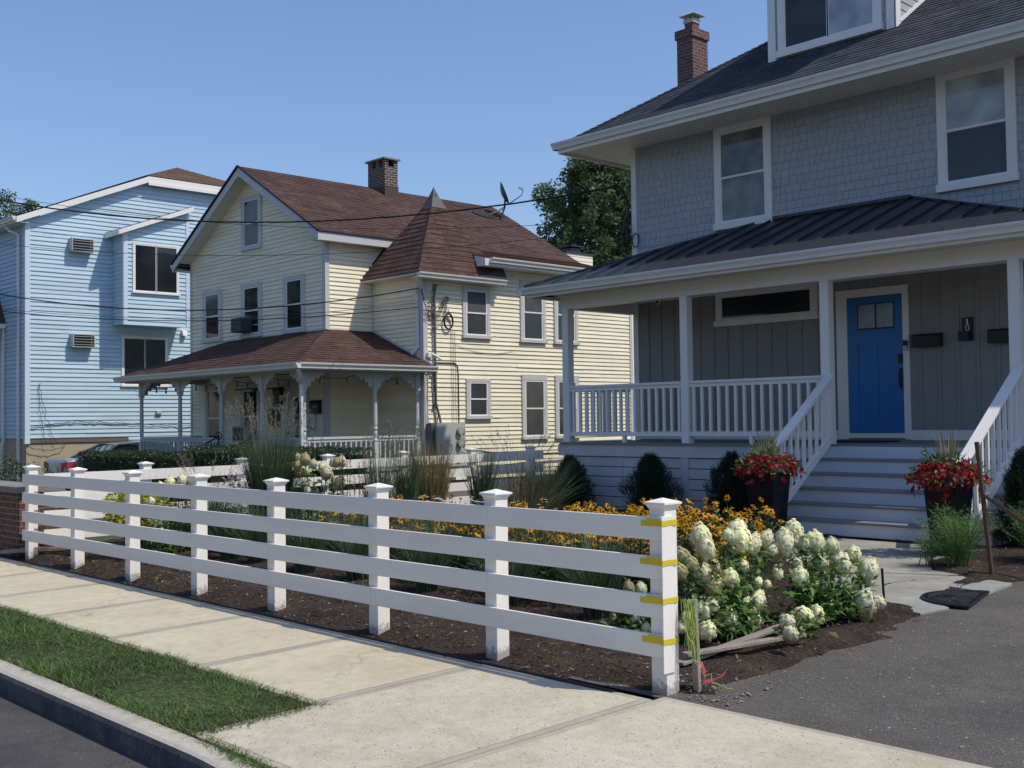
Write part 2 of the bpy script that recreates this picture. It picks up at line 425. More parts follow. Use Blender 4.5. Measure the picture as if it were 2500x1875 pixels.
def tag(o, label=None, cat=None, group=None, kind=None):
    if label: o['label'] = label
    if cat: o['category'] = cat
    if group: o['group'] = group
    if kind: o['kind'] = kind
    return o
def copytree(o, loc=None, rz=None, label=None, parent=None, sc=None):
    c = o.copy(); COL.objects.link(c); c.parent = parent
    if loc is not None: c.location = loc
    if rz is not None: c.rotation_euler = (0, 0, rz)
    if sc is not None: c.scale = sc if isinstance(sc, (tuple, list)) else (sc, sc, sc)
    if label: c['label'] = label
    for ch in [x for x in CH.get(o.name, [])]:
        copytree(ch, parent=c)
    return c
CH = {}
def regch(root):
    """remember children (before copying)"""
    for o in list(bpy.data.objects):
        if o.parent is not None: CH.setdefault(o.parent.name, [])
    for k in list(CH): CH[k] = [o for o in bpy.data.objects if o.parent is not None and o.parent.name == k]
def npmesh(name, Vv, F, mat, parent=None, loc=(0, 0, 0), **tags):
    """Vv Nx3 (local to loc), F Mx4 or Mx3"""
    Vv = np.asarray(Vv, dtype=np.float32); F = np.asarray(F, dtype=np.int32); k = F.shape[1]
    me = bpy.data.meshes.new(name)
    me.vertices.add(len(Vv)); me.vertices.foreach_set('co', Vv.ravel())
    me.loops.add(F.size); me.loops.foreach_set('vertex_index', F.ravel())
    me.polygons.add(len(F)); me.polygons.foreach_set('loop_start', np.arange(0, F.size, k, dtype=np.int32)); me.polygons.foreach_set('loop_total', np.full(len(F), k, dtype=np.int32))
    me.update(calc_edges=True); me.validate()
    me.materials.append(mat)
    o = bpy.data.objects.new(name, me); COL.objects.link(o)
    if parent is not None: o.parent = parent; o.location = V(loc)-wloc(parent)
    else: o.location = loc
    for kk, v in tags.items(): o[kk] = v
    return o
RN = np.random.default_rng(11)
def unit(a): return a/np.maximum(np.linalg.norm(a, axis=-1, keepdims=True), 1e-9)
def leaves(P, D, Nn, L, W, fold=0.):
    """diamond leaves: base P, direction D, normal Nn, length L, width W"""
    P = np.asarray(P); D = unit(D); S = unit(np.cross(D, Nn)); n = len(P)
    L = np.broadcast_to(L, n)[:, None]; W = np.broadcast_to(W, n)[:, None]
    Nn = unit(np.cross(S, D))
    a = P; b = P+D*L*.45+S*W*.5+Nn*W*fold; c = P+D*L; d = P+D*L*.45-S*W*.5+Nn*W*fold
    Vv = np.stack([a, b, c, d], 1).reshape(-1, 3)
    return Vv, np.arange(4*n).reshape(n, 4)
def rdir(n): return unit(RN.normal(size=(n, 3)))
def merge(parts):
    Vs = []; Fs = []; o = 0
    for v, f in parts: Vs.append(v); Fs.append(f+o); o += len(v)
    return np.concatenate(Vs), np.concatenate(Fs)
def blades(P, az, h, lean, w, seg=3, curve=1.6):
    """grass blades: base P Nx3, azimuth of lean, height, lean distance, width"""
    n = len(P); h = np.broadcast_to(h, n); lean = np.broadcast_to(lean, n); w = np.broadcast_to(w, n)
    dx = np.stack([np.cos(az), np.sin(az), np.zeros(n)], 1)
    pa = RN.uniform(0, 2*np.pi, n); sd = np.stack([np.cos(pa), np.sin(pa), np.zeros(n)], 1)
    rows = []
    for i in range(seg+1):
        t = i/seg
        c = P+dx*(lean*t**curve)[:, None]; c = c+np.array([0, 0, 1.])*(h*(t-.25*np.minimum(lean/np.maximum(h, .01), 1.5)*t*t))[:, None]
        ww = (w*(1-t)**.6*.5)[:, None] if i < seg else (w*.04)[:, None]
        rows += [c-sd*ww, c+sd*ww]
    Vv = np.stack(rows, 1); m = 2*(seg+1); Vv = Vv.reshape(-1, 3)
    F = []
    base = np.arange(n)*m
    for i in range(seg): F.append(np.stack([base+2*i, base+2*i+1, base+2*i+3, base+2*i+2], 1))
    return Vv, np.concatenate(F)
def hgt(x, y):
    z = 0.
    if y < 5.2: z -= .02*(5.2-y)
    elif y > 5.4: z += .012*(min(y, 16)-5.4)
    if x < -15: z -= .02*min(-15-x, 15)
    return z
def inpoly(x, y, P):
    c = False; j = len(P)-1
    for i in range(len(P)):
        xi, yi = P[i]; xj, yj = P[j]
        if (yi > y) != (yj > y) and x < (xj-xi)*(y-yi)/(yj-yi)+xi: c = not c
        j = i
    return c
# ================================================================== GROUND
def grid(name, xs, ys, zf, mat, kind='structure', smooth=True, **tags):
    nx, ny = len(xs), len(ys)
    Vv = np.array([(x, y, zf(x, y)) for y in ys for x in xs])
    i = np.arange(nx*ny).reshape(ny, nx)
    F = np.stack([i[:-1, :-1].ravel(), i[:-1, 1:].ravel(), i[1:, 1:].ravel(), i[1:, :-1].ravel()], 1)
    o = npmesh(name, Vv, F, mat); o['kind'] = kind
    if smooth: o.data.polygons.foreach_set('use_smooth', [True]*len(o.data.polygons))
    for k, v in tags.items(): o[k] = v
    return o
def fr(a, b, st): return list(np.arange(a, b+st*.5, st))
GRASSG = ground_mat('lawn_ground', (.055, .075, .025), (.09, .09, .045), .3, s1=.5, s2=30)
ASPH = ground_mat('driveway_asphalt', (.080, .073, .066), (.122, .112, .100), .42, stain=[(.6, .50, .72, (.72, .72, .72)), (2.5, .58, .75, (1.25, 1.22, 1.16))], s1=.7, s2=95, bs=.55, bd=.006,
                  speck=[(75, (.12, .36), (.24, .22, .20)), (110, (.2, .4), (.045, .042, .04)), (60, (.035, .30), (.02, .02, .02)), (38, (.012, .28), (.42, .40, .36))])
ASPH2 = ground_mat('street_asphalt', (.055, .052, .054), (.095, .088, .083), .4, stain=[(.8, .52, .72, (.72, .72, .74)), (3., .60, .75, (1.3, 1.25, 1.15))], s1=1.0, s2=90, bs=.4, bd=.005,
                   speck=[(70, (.03, .3), (.22, .21, .2)), (55, (.03, .3), (.02, .02, .02))])
CONC = ground_mat('sidewalk_concrete', crack=.33, crackw=.0014, crackd=.75, ca=(.485, .43, .30), cb=(.565, .51, .37), fine=.08, isl=.05, stain=[(.7, .52, .75, (.80, .78, .74)), (4., .60, .78, (.82, .79, .72))], s1=1.6, s2=80, bs=.2, bd=.003, speck=[(12, (.03, .06), (.14, .11, .08)), (60, (.1, .25), (.40, .35, .26))])
CONE = ground_mat('tooled_edge', (.35, .32, .25), (.43, .395, .315), .08, isl=.06, s1=2.2, s2=70, bs=.1, bd=.002)
CONA = ground_mat('apron_concrete', (.455, .41, .305), (.545, .50, .38), .12, isl=.04, stain=[(.5, .50, .75, (.80, .78, .75)), (5., .60, .75, (.80, .78, .74))], s1=1.8, s2=70, bs=.35, bd=.004,
                  speck=[(26, (.12, .19), (.25, .21, .17)), (43, (.16, .22), (.18, .15, .12)), (17, (.04, .13), (.26, .20, .16)), (70, (.2, .25), (.25, .21, .17))])
CURB = ground_mat('curb_concrete', (.38, .355, .295), (.47, .435, .36), .12, s1=3, s2=60, bs=.3, bd=.004, speck=[(30, (.05, .2), (.2, .17, .13))])
CURBF = ground_mat('curb_face_dark', (.055, .058, .065), (.13, .13, .13), .25, s1=5, s2=40, bs=.4, bd=.006)  # front face of the kerb, much darker than its top
BLUEST = ground_mat('path_stone', (.235, .225, .19), (.36, .345, .285), .10, s1=2.2, s2=45, bs=.3, bd=.004, crack=.75)
SLABG = ground_mat('bluestone_slab', (.25, .26, .235), (.31, .32, .285), .06, s1=3, s2=40, bs=.15, bd=.003)
MULCH = ground_mat('mulch_soil', (.024, .017, .013), (.062, .043, .032), .55, s1=2.5, s2=45, bs=1., bd=.03,
                   speck=[(60, (.10, .3), (.15, .10, .07)), (45, (.04, .25), (.22, .17, .13))])
grid('ground', [-400, -120, -60]+fr(-45, 12, 3)+[30, 90, 300], [-200, -60, -20]+fr(-8, 32, 2)+[60, 150, 500], lambda x, y: hgt(x, y)-.16-(.12 if y < 2.9 else 0), GRASSG)
grid('street', [-120, -60]+fr(-40, 16, 2)+[60], [-30, -15, -6, 0, 1.5, 2.835], lambda x, y: hgt(x, 2.8)-.145+.012*(min(y, 2.8)-2.8)*(-1 if y > -1 else 0), ASPH2)
grid('driveway', fr(-5.1, 4, .35)+[8, 14], fr(5.262, 15, .4)+[18, 30], lambda x, y: hgt(x, y)-.004+.012*noise.noise((x*.5, y*.5, 0))+.004*noise.noise((x*2, y*2, 3)), ASPH)
# kerb
def kerb():
    m = MB(); xs = fr(-45, -5.6, 1.5)+[-5.6+i*.15 for i in range(1, 24)]
    def pt(x):
        d = 0. if x < -5.5 else min(1., (x+5.5)/1.7); d = d*d*(3-2*d)
        zt = hgt(x, 2.88)+.004; zb = hgt(x, 2.8)-.16
        return zt-.11*d, zb, 2.80-0.0*d
    prof = []
    for x in xs:
        zt, zb, y = pt(x)
        prof.append([(x, y, zb-.1), (x, y, zt-.035), (x, y+.012, zt-.010), (x, y+.035, zt), (x, 2.955, zt+.0), (x, 2.955, zb-.1)])
    for a, b in zip(prof, prof[1:]):
        for i in range(5): m.poly([a[i], b[i], b[i+1], a[i+1]], 1 if i < 2 else 0)
    o = m.build('kerb', [CURB, CURBF]); o['kind'] = 'structure'
kerb()
# sidewalk slabs
JX = [-4.31-1.46*k for k in range(0, 26)]
def slabs():
    m = MB()
    def slab(x0, x1, y0, y1, mi, edge=True):
        g = .006; x0 += g; x1 -= g; e = .055
        n = max(1, int((x1-x0)/.75))
        def z(x, y): return hgt(x, y)
        def q(a, b, c, d, k, dz=0.): m.poly([(a, c, z(a, c)+dz), (b, c, z(b, c)+dz), (b, d, z(b, d)+dz), (a, d, z(a, d)+dz)], k)
        if edge:
            q(x0+e, x1-e, y0+e, y1-e, mi, .0015)
            for (a, b, c, d) in ((x0, x1, y0, y0+e), (x0, x1, y1-e, y1), (x0, x0+e, y0+e, y1-e), (x1-e, x1, y0+e, y1-e)): q(a, b, c, d, 1)
        else: q(x0, x1, y0, y1, mi)
        for (a, b, c, d) in ((x0, y0, x1, y0), (x1, y0, x1, y1), (x1, y1, x0, y1), (x0, y1, x0, y0)):
            m.poly([(a, b, z(a, b)-.12), (c, d, z(c, d)-.12), (c, d, z(c, d)), (a, b, z(a, b))], 1)
    for k in range(1, 25): slab(JX[k+1], JX[k], 3.78, 5.12, 0)
    m2 = m
    slab(JX[1], JX[0], 2.985, 5.17, 2); 
    x = JX[0]
    for k in range(6): slab(x, x+2.0, 2.985, 5.27, 2); x += 2.0
    o = m.build('sidewalk', [CONC, CONE, CONA]); o['kind'] = 'structure'
slabs()
# mulch bed
XB = [(5.0, -4.36), (5.3, -4.32), (5.54, -4.10), (6.5, -4.17), (7.6, -4.22), (8.7, -4.34), (9.0, -4.62), (10.6, -4.62), (10.9, -4.55), (12, -4.6), (16, -4.6)]
def xb(y):
    for (a, b), (c, d) in zip(XB, XB[1:]):
        if a <= y <= c: return b+(d-b)*(y-a)/(c-a)
    return -4.6
PATH = [(-8.95, 12.86), (-5.75, 12.86), (-5.72, 11.45), (-5.45, 10.95), (-4.99, 10.80), (-4.90, 10.3), (-4.75, 9.6), (-4.78, 8.86), (-5.25, 8.95), (-6.1, 9.75), (-7.2, 10.9), (-8.95, 12.3)]
def bedz(x, y):
    b = noise.noise((x*1.3, y*1.3, 0))*.035+noise.noise((x*5, y*5, 1))*.022+noise.noise((x*14, y*14, 2))*.010
    z = hgt(x, y)+.035+b
    if y < 5.5: z -= .075*min(1, (5.5-y)/.25)
    e = xb(y)-x
    if e < .25: z -= (.25-e)*.22
    e = -x+15.6
    if y < 5.1: z -= .2
    if inpoly(x, y, PATH): z = hgt(x, y)-.03
    return z
grid('mulch_bed', fr(-15.6, -3.9, .09), fr(5.08, 14.6, .09), bedz, MULCH)
pm = MB(); pm.poly([(x, y, hgt(x, y)+.012) for x, y in PATH])
for i in range(len(PATH)):
    a = PATH[i]; b = PATH[(i+1) % len(PATH)]
    pm.poly([(a[0], a[1], hgt(*a)-.1), (b[0], b[1], hgt(*b)-.1), (b[0], b[1], hgt(*b)+.012), (a[0], a[1], hgt(*a)+.012)])
pm.build('path', BLUEST)['kind'] = 'structure'
# thin bluestone border slabs
def slabthing(pts, label):
    m = MB(); m.prism([(x, y, hgt(x, y)-.03) for x, y in pts], (0, 0, .045))
    tag(m.build('paving_slab', SLABG, loc=(pts[0][0], pts[0][1], 0), bevel=.004), label, 'paving slab', 'bluestone slabs along the driveway edge')
slabthing([(-4.86, 8.80), (-4.42, 8.66), (-4.36, 9.04), (-4.74, 9.36)], 'small grey paving slab in front of the black half-round mat')
slabthing([(-4.90, 10.10), (-4.45, 9.98), (-4.50, 10.60), (-4.97, 10.76)], 'grey paving slab behind the black half-round mat, next to the brown stake')
# wood chips, clods and pebbles
def chips():
    n = 15000
    x = RN.uniform(-14.8, -4.05, n*2); y = 5.1+RN.uniform(0, 1, n*2)**1.5*8.5
    k = [i for i in range(n*2) if x[i] < xb(y[i])-.02 and not inpoly(x[i], y[i], PATH)][:n]
    P = np.array([(x[i], y[i], bedz(x[i], y[i])+.006) for i in k]); n = len(P)
    d = rdir(n); d[:, 2] *= .25; nn = rdir(n); nn[:, 2] = np.abs(nn[:, 2])+.7
    Vv, F = leaves(P, d, nn, RN.uniform(.02, .075, n), RN.uniform(.006, .016, n))
    m = leaf_mat('chips', [(.045, .026, .017), (.10, .06, .04), (.17, .12, .085), (.06, .035, .025), (.24, .18, .13)], .9, 0, .1)
    o = npmesh('wood_chips', Vv, F, m); o['kind'] = 'stuff'; o['label'] = 'brown bark chips scattered over the planting bed'; o['category'] = 'mulch'
chips()
def pebbles():
    m = MB()
    for i in range(620):
        if i < 190: x = rnd.uniform(-4.5, -3.9); y = 5.33+abs(rnd.gauss(0, .28))
        else: y = rnd.uniform(5.2, 5.9) if i < 340 else rnd.uniform(5.3, 8.6); x = rnd.uniform(-14, -4.4)
        if i >= 340: x = xb(y)-rnd.gauss(-.02, .12)
        r = rnd.choice([.003, .004, .005, .006, .007, .011, .016] if i < 340 else [.002, .003, .004, .005, .007])*(1. if i < 190 else .9); z = (bedz(x, y) if x < xb(y) else hgt(x, y))+r*.3
        pts = [(0, 0, 1), (0, 0, -1)]; c = V((x, y, z))
        ring = [V((math.cos(t)*r*rnd.uniform(.7, 1.3), math.sin(t)*r*rnd.uniform(.7, 1.3), r*rnd.uniform(-.3, .3))) for t in [k*math.pi/3 for k in range(6)]]
        i0 = len(m.v); m.v += [tuple(c+V((0, 0, r*.7))), tuple(c-V((0, 0, r*.7)))]+[tuple(c+a) for a in ring]
        for k in range(6):
            j = (k+1) % 6; m.f += [(i0, i0+2+k, i0+2+j), (i0+1, i0+2+j, i0+2+k)]; m.m += [0, 0]
    o = m.build('gravel', ground_mat('pebble', (.15, .13, .11), (.27, .24, .20), .2, s1=30, s2=60)); tag(o, 'loose grey pebbles and crumbs of concrete by the fence posts', 'gravel', kind='stuff')
pebbles()
def fabric():
    m = MB(); xs = fr(-14.2, -4.62, .12); P = []
    for x in xs:
        a = noise.noise((x*1.1, 3, 0)); b = noise.noise((x*3.1, 7, 0)); w_ = .035+.05*max(0, a+.25)+.05*max(0, (x+5.9))*.6
        y0 = 5.128; y1 = 5.15+w_+.015*b; z = hgt(x, 5.13)
        P.append([(x, y0, z-.005), (x, y0+.012, z+.010+.006*b), (x, (y0+y1)/2, z+.004+.012*a), (x, y1, z-.015+.02*b)])
    for a, b in zip(P, P[1:]):
        for i in range(3): m.poly([a[i], b[i], b[i+1], a[i+1]])
    m.build('landscape_fabric', paint('fabric', (.018, .016, .016), .8, .2, .3, dirtcol=(.6, .5, .4), bumps=.4), smooth=True)
    o = bpy.data.objects['landscape_fabric']; tag(o, 'black landscape fabric edge showing between the sidewalk and the fence posts', 'landscape fabric')
fabric()
# grass verge
def verge():
    n = 56000
    x = RN.uniform(-16, -5.66, n); y = RN.uniform(2.93, 3.83, n)
    keep = np.ones(n, bool)
    xe = -5.68-(3.8-y)*-.05
    keep &= x < xe+RN.normal(0, .03, n)
    pt = np.array([noise.noise((a*2.3, b*3.1, 9)) for a, b in zip(x, y)]); keep &= ~((pt > .22) & (RN.uniform(size=n) < .35)); ev = np.array([noise.noise((a*4, 1.7, 2)) for a in x])*.05; keep &= (y < 3.80+ev) & (y > 2.955+ev*.6)
    x = x[keep]; y = y[keep]; n = len(x)
    P = np.stack([x, y, np.array([hgt(a, b) for a, b in zip(x, y)])-.01], 1)
    dens = np.array([noise.noise((a*1.1, b*1.6, 5)) for a, b in zip(x, y)])
    edge = np.minimum(y-2.93, 3.83-y)
    bare = (dens < -.22) & (x > -8.2) & (y < 3.5)
    h = RN.uniform(.022, .066, n)*(1+.9*dens); h[bare] *= .6
    az = RN.uniform(0, 2*np.pi, n)
    ln = RN.uniform(.02, .11, n)
    Vv, F = blades(P, az, h, ln, RN.uniform(.0045, .0085, n), 2)
    m = leaf_mat('verge_grass', [(.045, .09, .018), (.075, .14, .030), (.11, .185, .045), (.06, .12, .025), (.10, .17, .04), (.15, .20, .06), (.21, .19, .09)], .55, .25)
    o = npmesh('grass', Vv, F, m); tag(o, 'green grass strip between the kerb and the sidewalk', 'grass', kind='stuff')
    # tuft at joint
    n = 700; t = RN.uniform(0, 1, n); P = np.stack([-5.6+t*.75, 2.975+RN.normal(0, .03, n)-t*.03, np.full(n, -.05)], 1)
    Vv, F = blades(P, RN.uniform(0, 6.28, n), RN.uniform(.015, .05, n), RN.uniform(.02, .07, n), .005, 2)
    o = npmesh('weed_tuft', Vv, F, m); tag(o, 'straggly weeds growing in the joint behind the kerb', 'weeds', kind='stuff')
vb = grid('verge_soil', fr(-30, -5.62, .2), [2.96, 3.2, 3.4, 3.6, 3.775], lambda x, y: hgt(x, y)-.012+.008*noise.noise((x*3, y*3, 0)), ground_mat('verge_soil', (.06, .06, .03), (.11, .09, .055), .4, s1=4, s2=40))
verge()

# ================================================================== FENCES
def post_cap(m, x, y, z, r=.063):
    e = r-.006
    for (a, b, z0, z1) in ((e+.004, e+.008, 0, .012), (e+.008, e+.022, .012, .036)):
        m.hexa([(x-a, y-a, z+z0), (x+a, y-a, z+z0), (x+a, y+a, z+z0), (x-a, y+a, z+z0), (x-b, y-b, z+z1), (x+b, y-b, z+z1), (x+b, y+b, z+z1), (x-b, y+b, z+z1)])
    a = e+.030
    m.box(x-a, x+a, y-a, y+a, z+.036, z+.050)
    m.hexa([(x-a+.003, y-a+.003, z+.050), (x+a-.003, y-a+.003, z+.050), (x+a-.003, y+a-.003, z+.050), (x-a+.003, y+a-.003, z+.050), (x-.004, y-.004, z+.074), (x+.004, y-.004, z+.074), (x+.004, y+.004, z+.074), (x-.004, y+.004, z+.074)])
RAILZ = [(1.054, .918), (.82, .684), (.588, .450), (.352, .215)]
ff = thing('rail_fence', 'white four-rail fence along the sidewalk with yellow tape on its near end post', 'fence', (-9.5, 5.36, 0), 'white rail fences around the flower garden')
PX = [-14.58, -13.15, -11.69, -10.21, -8.79, -7.27, -5.89, -4.388]
def fpost(root, x, y, zb, zt, r=.0595):
    m = MB(); m.box(x-r, x+r, y-r, y+r, zb, zt)
    p = m.build('post', FENCE, root, loc=(x, y, zb), bevel=.006)
    c = MB(); post_cap(c, x, y, zt-.002, r); c.build('cap', FENCE, p, bevel=.002)
for x in PX: fpost(ff, x, 5.385, -.12, 1.095)
for i, (a, b) in enumerate(RAILZ):
    m = MB(); xs = [-14.665]+[PX[k] for k in ((1, 3, 5) if i % 2 else (2, 4, 6))]+[-4.325]
    for x0, x1 in zip(xs, xs[1:]): m.box(x0+.0015, x1-.0015, 5.298, 5.3215, b, a)
    m.build('rail', FENCE, ff, bevel=.003)
TAPE = paint('yellow_tape', (.66, .52, .03), .45, .08, .0, bumps=.25)
m = MB(); m.box(-4.328, -4.318, 5.288, 5.395, .125, 1.062); m.build('end_board', FENCE, ff, bevel=.002)
for z0, z1, L, k in ((1.0, 1.032, .155, 0), (.77, .803, .165, 1), (.535, .568, .17, 2), (.300, .333, .16, 3)):
    m = MB(); n = 7
    pts = [(-4.332-L+i*L/n, 5.2945) for i in range(n+1)]+[(-4.3295, 5.2850), (-4.3150, 5.2850), (-4.3150, 5.31), (-4.3150, 5.335), (-4.3150, 5.365), (-4.3150, 5.397), (-4.3235, 5.44)]
    dz = .035*(k % 2-.5)
    for i in range(len(pts)-1):
        (x0, y0), (x1, y1) = pts[i], pts[i+1]; j0 = .0022*math.sin(i*1.7+k) if i > n+1 else 0; j1 = .0022*math.sin((i+1)*1.7+k) if i > n else 0; s0 = dz*.15
        m.poly([(x0, y0, z0-s0*i/n+j0), (x1, y1, z0-s0*(i+1)/n+j1), (x1, y1, z1-s0*(i+1)/n+j1*.5), (x0, y0, z1-s0*i/n+j0*.5)])
        if 2 <= i <= 6: m.poly([(x0, y0-.002, z0+.012), (x1, y1-.002, z0+.010), (x1, y1-.002, z1+.012), (x0, y0-.002, z1+.014)])
    m.build('tape_strip', TAPE, ff)
sf = thing('rail_fence', 'white rail fence running back beside the yellow house, behind the tall grasses', 'fence', (-14.45, 10, 0), 'white rail fences around the flower garden')
SY = [6.84, 8.30, 9.76, 11.2, 12.66, 14.06]
def rise(y): return .045*max(0, min(1, (y-6)/8.5))
for y in SY: fpost(sf, -14.45, y, -.1, 1.085+rise(y))
for i, (a, b) in enumerate(RAILZ):
    m = MB(); ys = [5.46, 6.84, 8.30, 9.76, 11.2, 12.66, 14.3]
    for y0, y1 in zip(ys, ys[1:]):
        r0 = rise(y0); r1 = rise(y1); X0, X1 = -14.385, -14.362
        m.hexa([(X0, y0, b+r0), (X1, y0, b+r0), (X1, y1, b+r1), (X0, y1, b+r1), (X0, y0, a+r0), (X1, y0, a+r0), (X1, y1, a+r1), (X0, y1, a+r1)])
    m.build('rail', FENCE, sf)
# ================================================================== WINDOWS
def window(root, O, u, n, w_, h_, case=.11, head=None, sill=.06, kind='double', trim=None, p1=None, p2=None, proud=.055, sash=None, deep=0):
    """outer casing w_ x h_; O = lower left corner on the wall plane; u along wall (left->right seen from outside), n outward"""
    trim = trim or WTRIM; sash = sash or WHITE; p1 = p1 or GL; p2 = p2 or p1; head = case if head is None else head
    O = V(O); u = V(u); n = V(n); z = V((0, 0, 1))
    m = MB(); A = lambda r1, r2, r3, mm=m: mm.ob(O, u, z, n, r1, r2, r3)
    A((0, case), (sill, h_-head), (0, proud)); A((w_-case, w_), (sill, h_-head), (0, proud)); A((0, w_), (h_-head, h_), (0, proud+.004))
    wn = m.build('window', trim, root)
    m = MB(); A((-.02, w_+.02), (0, sill), (0, proud+.035), m); m.build('sill', trim, wn)
    a, b = case, w_-case; c, d = sill, h_-head; f = .035
    m = MB()
    if kind == 'double':
        mid = (c+d)/2+.01
        for (x0, x1, z0, z1, q) in ((a, b, c, mid, .026), (a, b, mid-.03, d, .034)):
            A((x0, x0+f), (z0, z1), (.018, q+.009), m); A((x1-f, x1), (z0, z1), (.018, q+.009), m); A((x0+f, x1-f), (z0, z0+f), (.018, q+.009), m); A((x0+f, x1-f), (z1-f, z1), (.018, q+.009), m)
        m.build('sash', sash, wn)
        for (z0, z1, q, pm) in ((c+f, mid-.03, .0175, p2), (mid+f-.03, d-f, .020, p1)):
            g = MB(); A((a+f, b-f), (z0, z1), (.018, q+.009), g); g.build('pane', pm, wn)
    elif kind == 'slider':
        mid = (a+b)/2
        for (x0, x1) in ((a, mid+.012), (mid-.012, b)):
            A((x0, x0+f), (c, d), (.018, .043), m); A((x1-f, x1), (c, d), (.018, .043), m); A((x0+f, x1-f), (c, c+f), (.018, .043), m); A((x0+f, x1-f), (d-f, d), (.018, .043), m)
        m.build('sash', sash, wn)
        for (x0, x1, pm) in ((a+f, mid+.012-f, p1), (mid-.012+f, b-f, p2)):
            g = MB(); A((x0, x1), (c+f, d-f), (.018, .028), g); g.build('pane', pm, wn)
    elif kind == 'fixed':
        A((a, a+f), (c, d), (.018, .040), m); A((b-f, b), (c, d), (.018, .040), m); A((a+f, b-f), (c, c+f), (.018, .040), m); A((a+f, b-f), (d-f, d), (.018, .040), m)
        m.build('sash', sash, wn)
        g = MB(); A((a+f, b-f), (c+f, d-f), (.018, .028), g); g.build('pane', p1, wn)
    return wn
def gutter(m, a, b, out, size=.12, mi=0):
    """K-style gutter trough from a to b (top outer line), out = outward horizontal dir"""
    a = V(a); b = V(b); o = V(out); z = V((0, 0, 1)); d = (b-a).normalized(); L = (b-a).length
    prof = [(-.115, 0), (0.0, 0), (0.0, -.012), (-.006, -.03), (-.022, -.05), (-.034, -.075), (-.04, -.105), (-.115, -.105)]
    s = size/.115
    m.prism([a+o*(p*s)+z*(q*s) for p, q in prof], d*L, mi)
    m.bar(a+z*.003-o*.004, b+z*.003-o*.004, .012, .008, mi=mi)
def downspout(name, root, pts, w_=.075, mat=None):
    m = MB()
    for p, q in zip(pts, pts[1:]): m.bar(p, q, w_, w_*.75, up=(0.03, .999, 0) if abs((V(q)-V(p)).normalized().z) > .9 else (0, 0, 1))
    return m.build(name, mat or GUT, root, bevel=.008)
XA, YA, ZA = V((1, 0, 0)), V((0, 1, 0)), V((0, 0, 1))

# ================================================================== GREY HOUSE
gh = thing('grey_house', 'grey shingled house with a blue front door, front porch and red brick chimney', 'house', (-9.0, 18.5, 0))
GX0, GX1, GY = -13.80, -1.0, 16.2
GSH = siding_mat('grey_shingles', (.40, .41, .43), .06, .03)
def shingle_wall(O, u, n, W, H, exposure=.134, name='upper_wall', holes=()):
    m = MB(); O = V(O); u = V(u); n = V(n); z = ZA; r = 0; zc = 0.
    while zc < H:
        h_ = min(exposure, H-zc); x = -rnd.uniform(0, .15)
        while x < W:
            ww = rnd.uniform(.085, .175); x0 = max(0, x); x1 = min(W, x+ww-.007); x += ww
            if x1-x0 < .01: continue
            if any(a < x0 and x1 < b and c < zc and zc+h_ < d for a, b, c, d in holes): continue
            t = .013+rnd.uniform(-.0015, .002); dz = rnd.uniform(-.002, .002) if zc > 0 else 0
            P = [O+u*a+z*(zc+b)+n*c for a, b, c in ((x0, dz, 0), (x1, dz, 0), (x1, h_, 0), (x0, h_, 0), (x0, dz, t), (x1, dz, t), (x1, h_, .003), (x0, h_, .003))]
            i = len(m.v); m.v += [tuple(p) for p in P]
            for f in ((4, 5, 6, 7), (0, 1, 5, 4), (1, 2, 6, 5), (3, 0, 4, 7)): m.f.append(tuple(i+k for k in f)); m.m.append(0)
        zc += exposure
    return m
m = shingle_wall((GX0+.10, GY, 4.3), XA, -YA, GX1-GX0-.1, 2.60)
m.box(GX0, GX1, GY+.001, GY+.2, 3.9, 6.95)
m.build('upper_wall', GSH, gh)
m = MB(); m.box(GX0+.004, GX1, GY+.2, 24.5, 0, 6.9); m.build('side_wall', GSH, gh)
m = MB(); m.box(GX0-.012, GX0+.105, GY-.024, GY+.12, 1.0, 6.83); m.each('corner_board', WHITE, gh, bevel=.003)
# porch back wall: board and batten
m = MB(); m.box(GX0+.1, GX1, GY, GY+.19, 1.2, 4.0)
x = -13.66+.19
while x < GX1:
    if not (-9.6 < x < -8.3): m.box(x-.022, x+.022, GY-.018, GY-.0005, 1.42, 3.92)
    else: m.box(x-.022, x+.022, GY-.018, GY-.0005, 3.66, 3.92)
    x += .295
m.build('porch_wall', BATTEN, gh)
m = MB(); m.box(GX0+.105, -9.57, GY-.022, GY-.0006, 1.27, 1.42); m.box(-8.33, GX1, GY-.022, GY-.0006, 1.27, 1.42); m.each('base_board', WHITE, gh)
# door
d = MB(); d.box(-9.56, -9.37, GY-.03, GY-.0007, 1.28, 3.60); d.box(-8.43, -8.33, GY-.03, GY-.0007, 1.28, 3.60); d.box(-9.56, -8.33, GY-.034, GY-.0007, 3.52, 3.645); d.box(-9.40, -8.41, GY-.05, GY-.0007, 1.30, 1.375)
dt = d.build('door_frame', WHITE, gh, bevel=.002)
d = MB(); d.box(-9.365, -8.435, GY-.012, GY-.0008, 1.39, 3.515)
for (a, b, c, e) in ((-9.365, -9.19, 1.39, 3.515), (-8.61, -8.435, 1.39, 3.515)): d.box(a, b, GY-.022, GY-.0121, c, e)
for (c, e) in ((1.39, 1.60), (2.78, 3.0), (3.40, 3.515)): d.box(-9.19, -8.61, GY-.022, GY-.0121, c, e)
d.box(-8.945, -8.855, GY-.022, GY-.0121, 1.60, 2.78)
door = d.build('door', DOORB, gh, bevel=.003)
d = MB(); d.box(-9.17, -8.885, GY-.026, GY-.0225, 3.02, 3.39); d.box(-8.86, -8.58, GY-.026, GY-.0225, 3.02, 3.39)
dg = paint('door_glass', (.25, .30, .36), .08, .35, .5, scale=4., bumps=.3, dirtcol=(.1, .1, .1)); d.build('door_glass', dg, door)
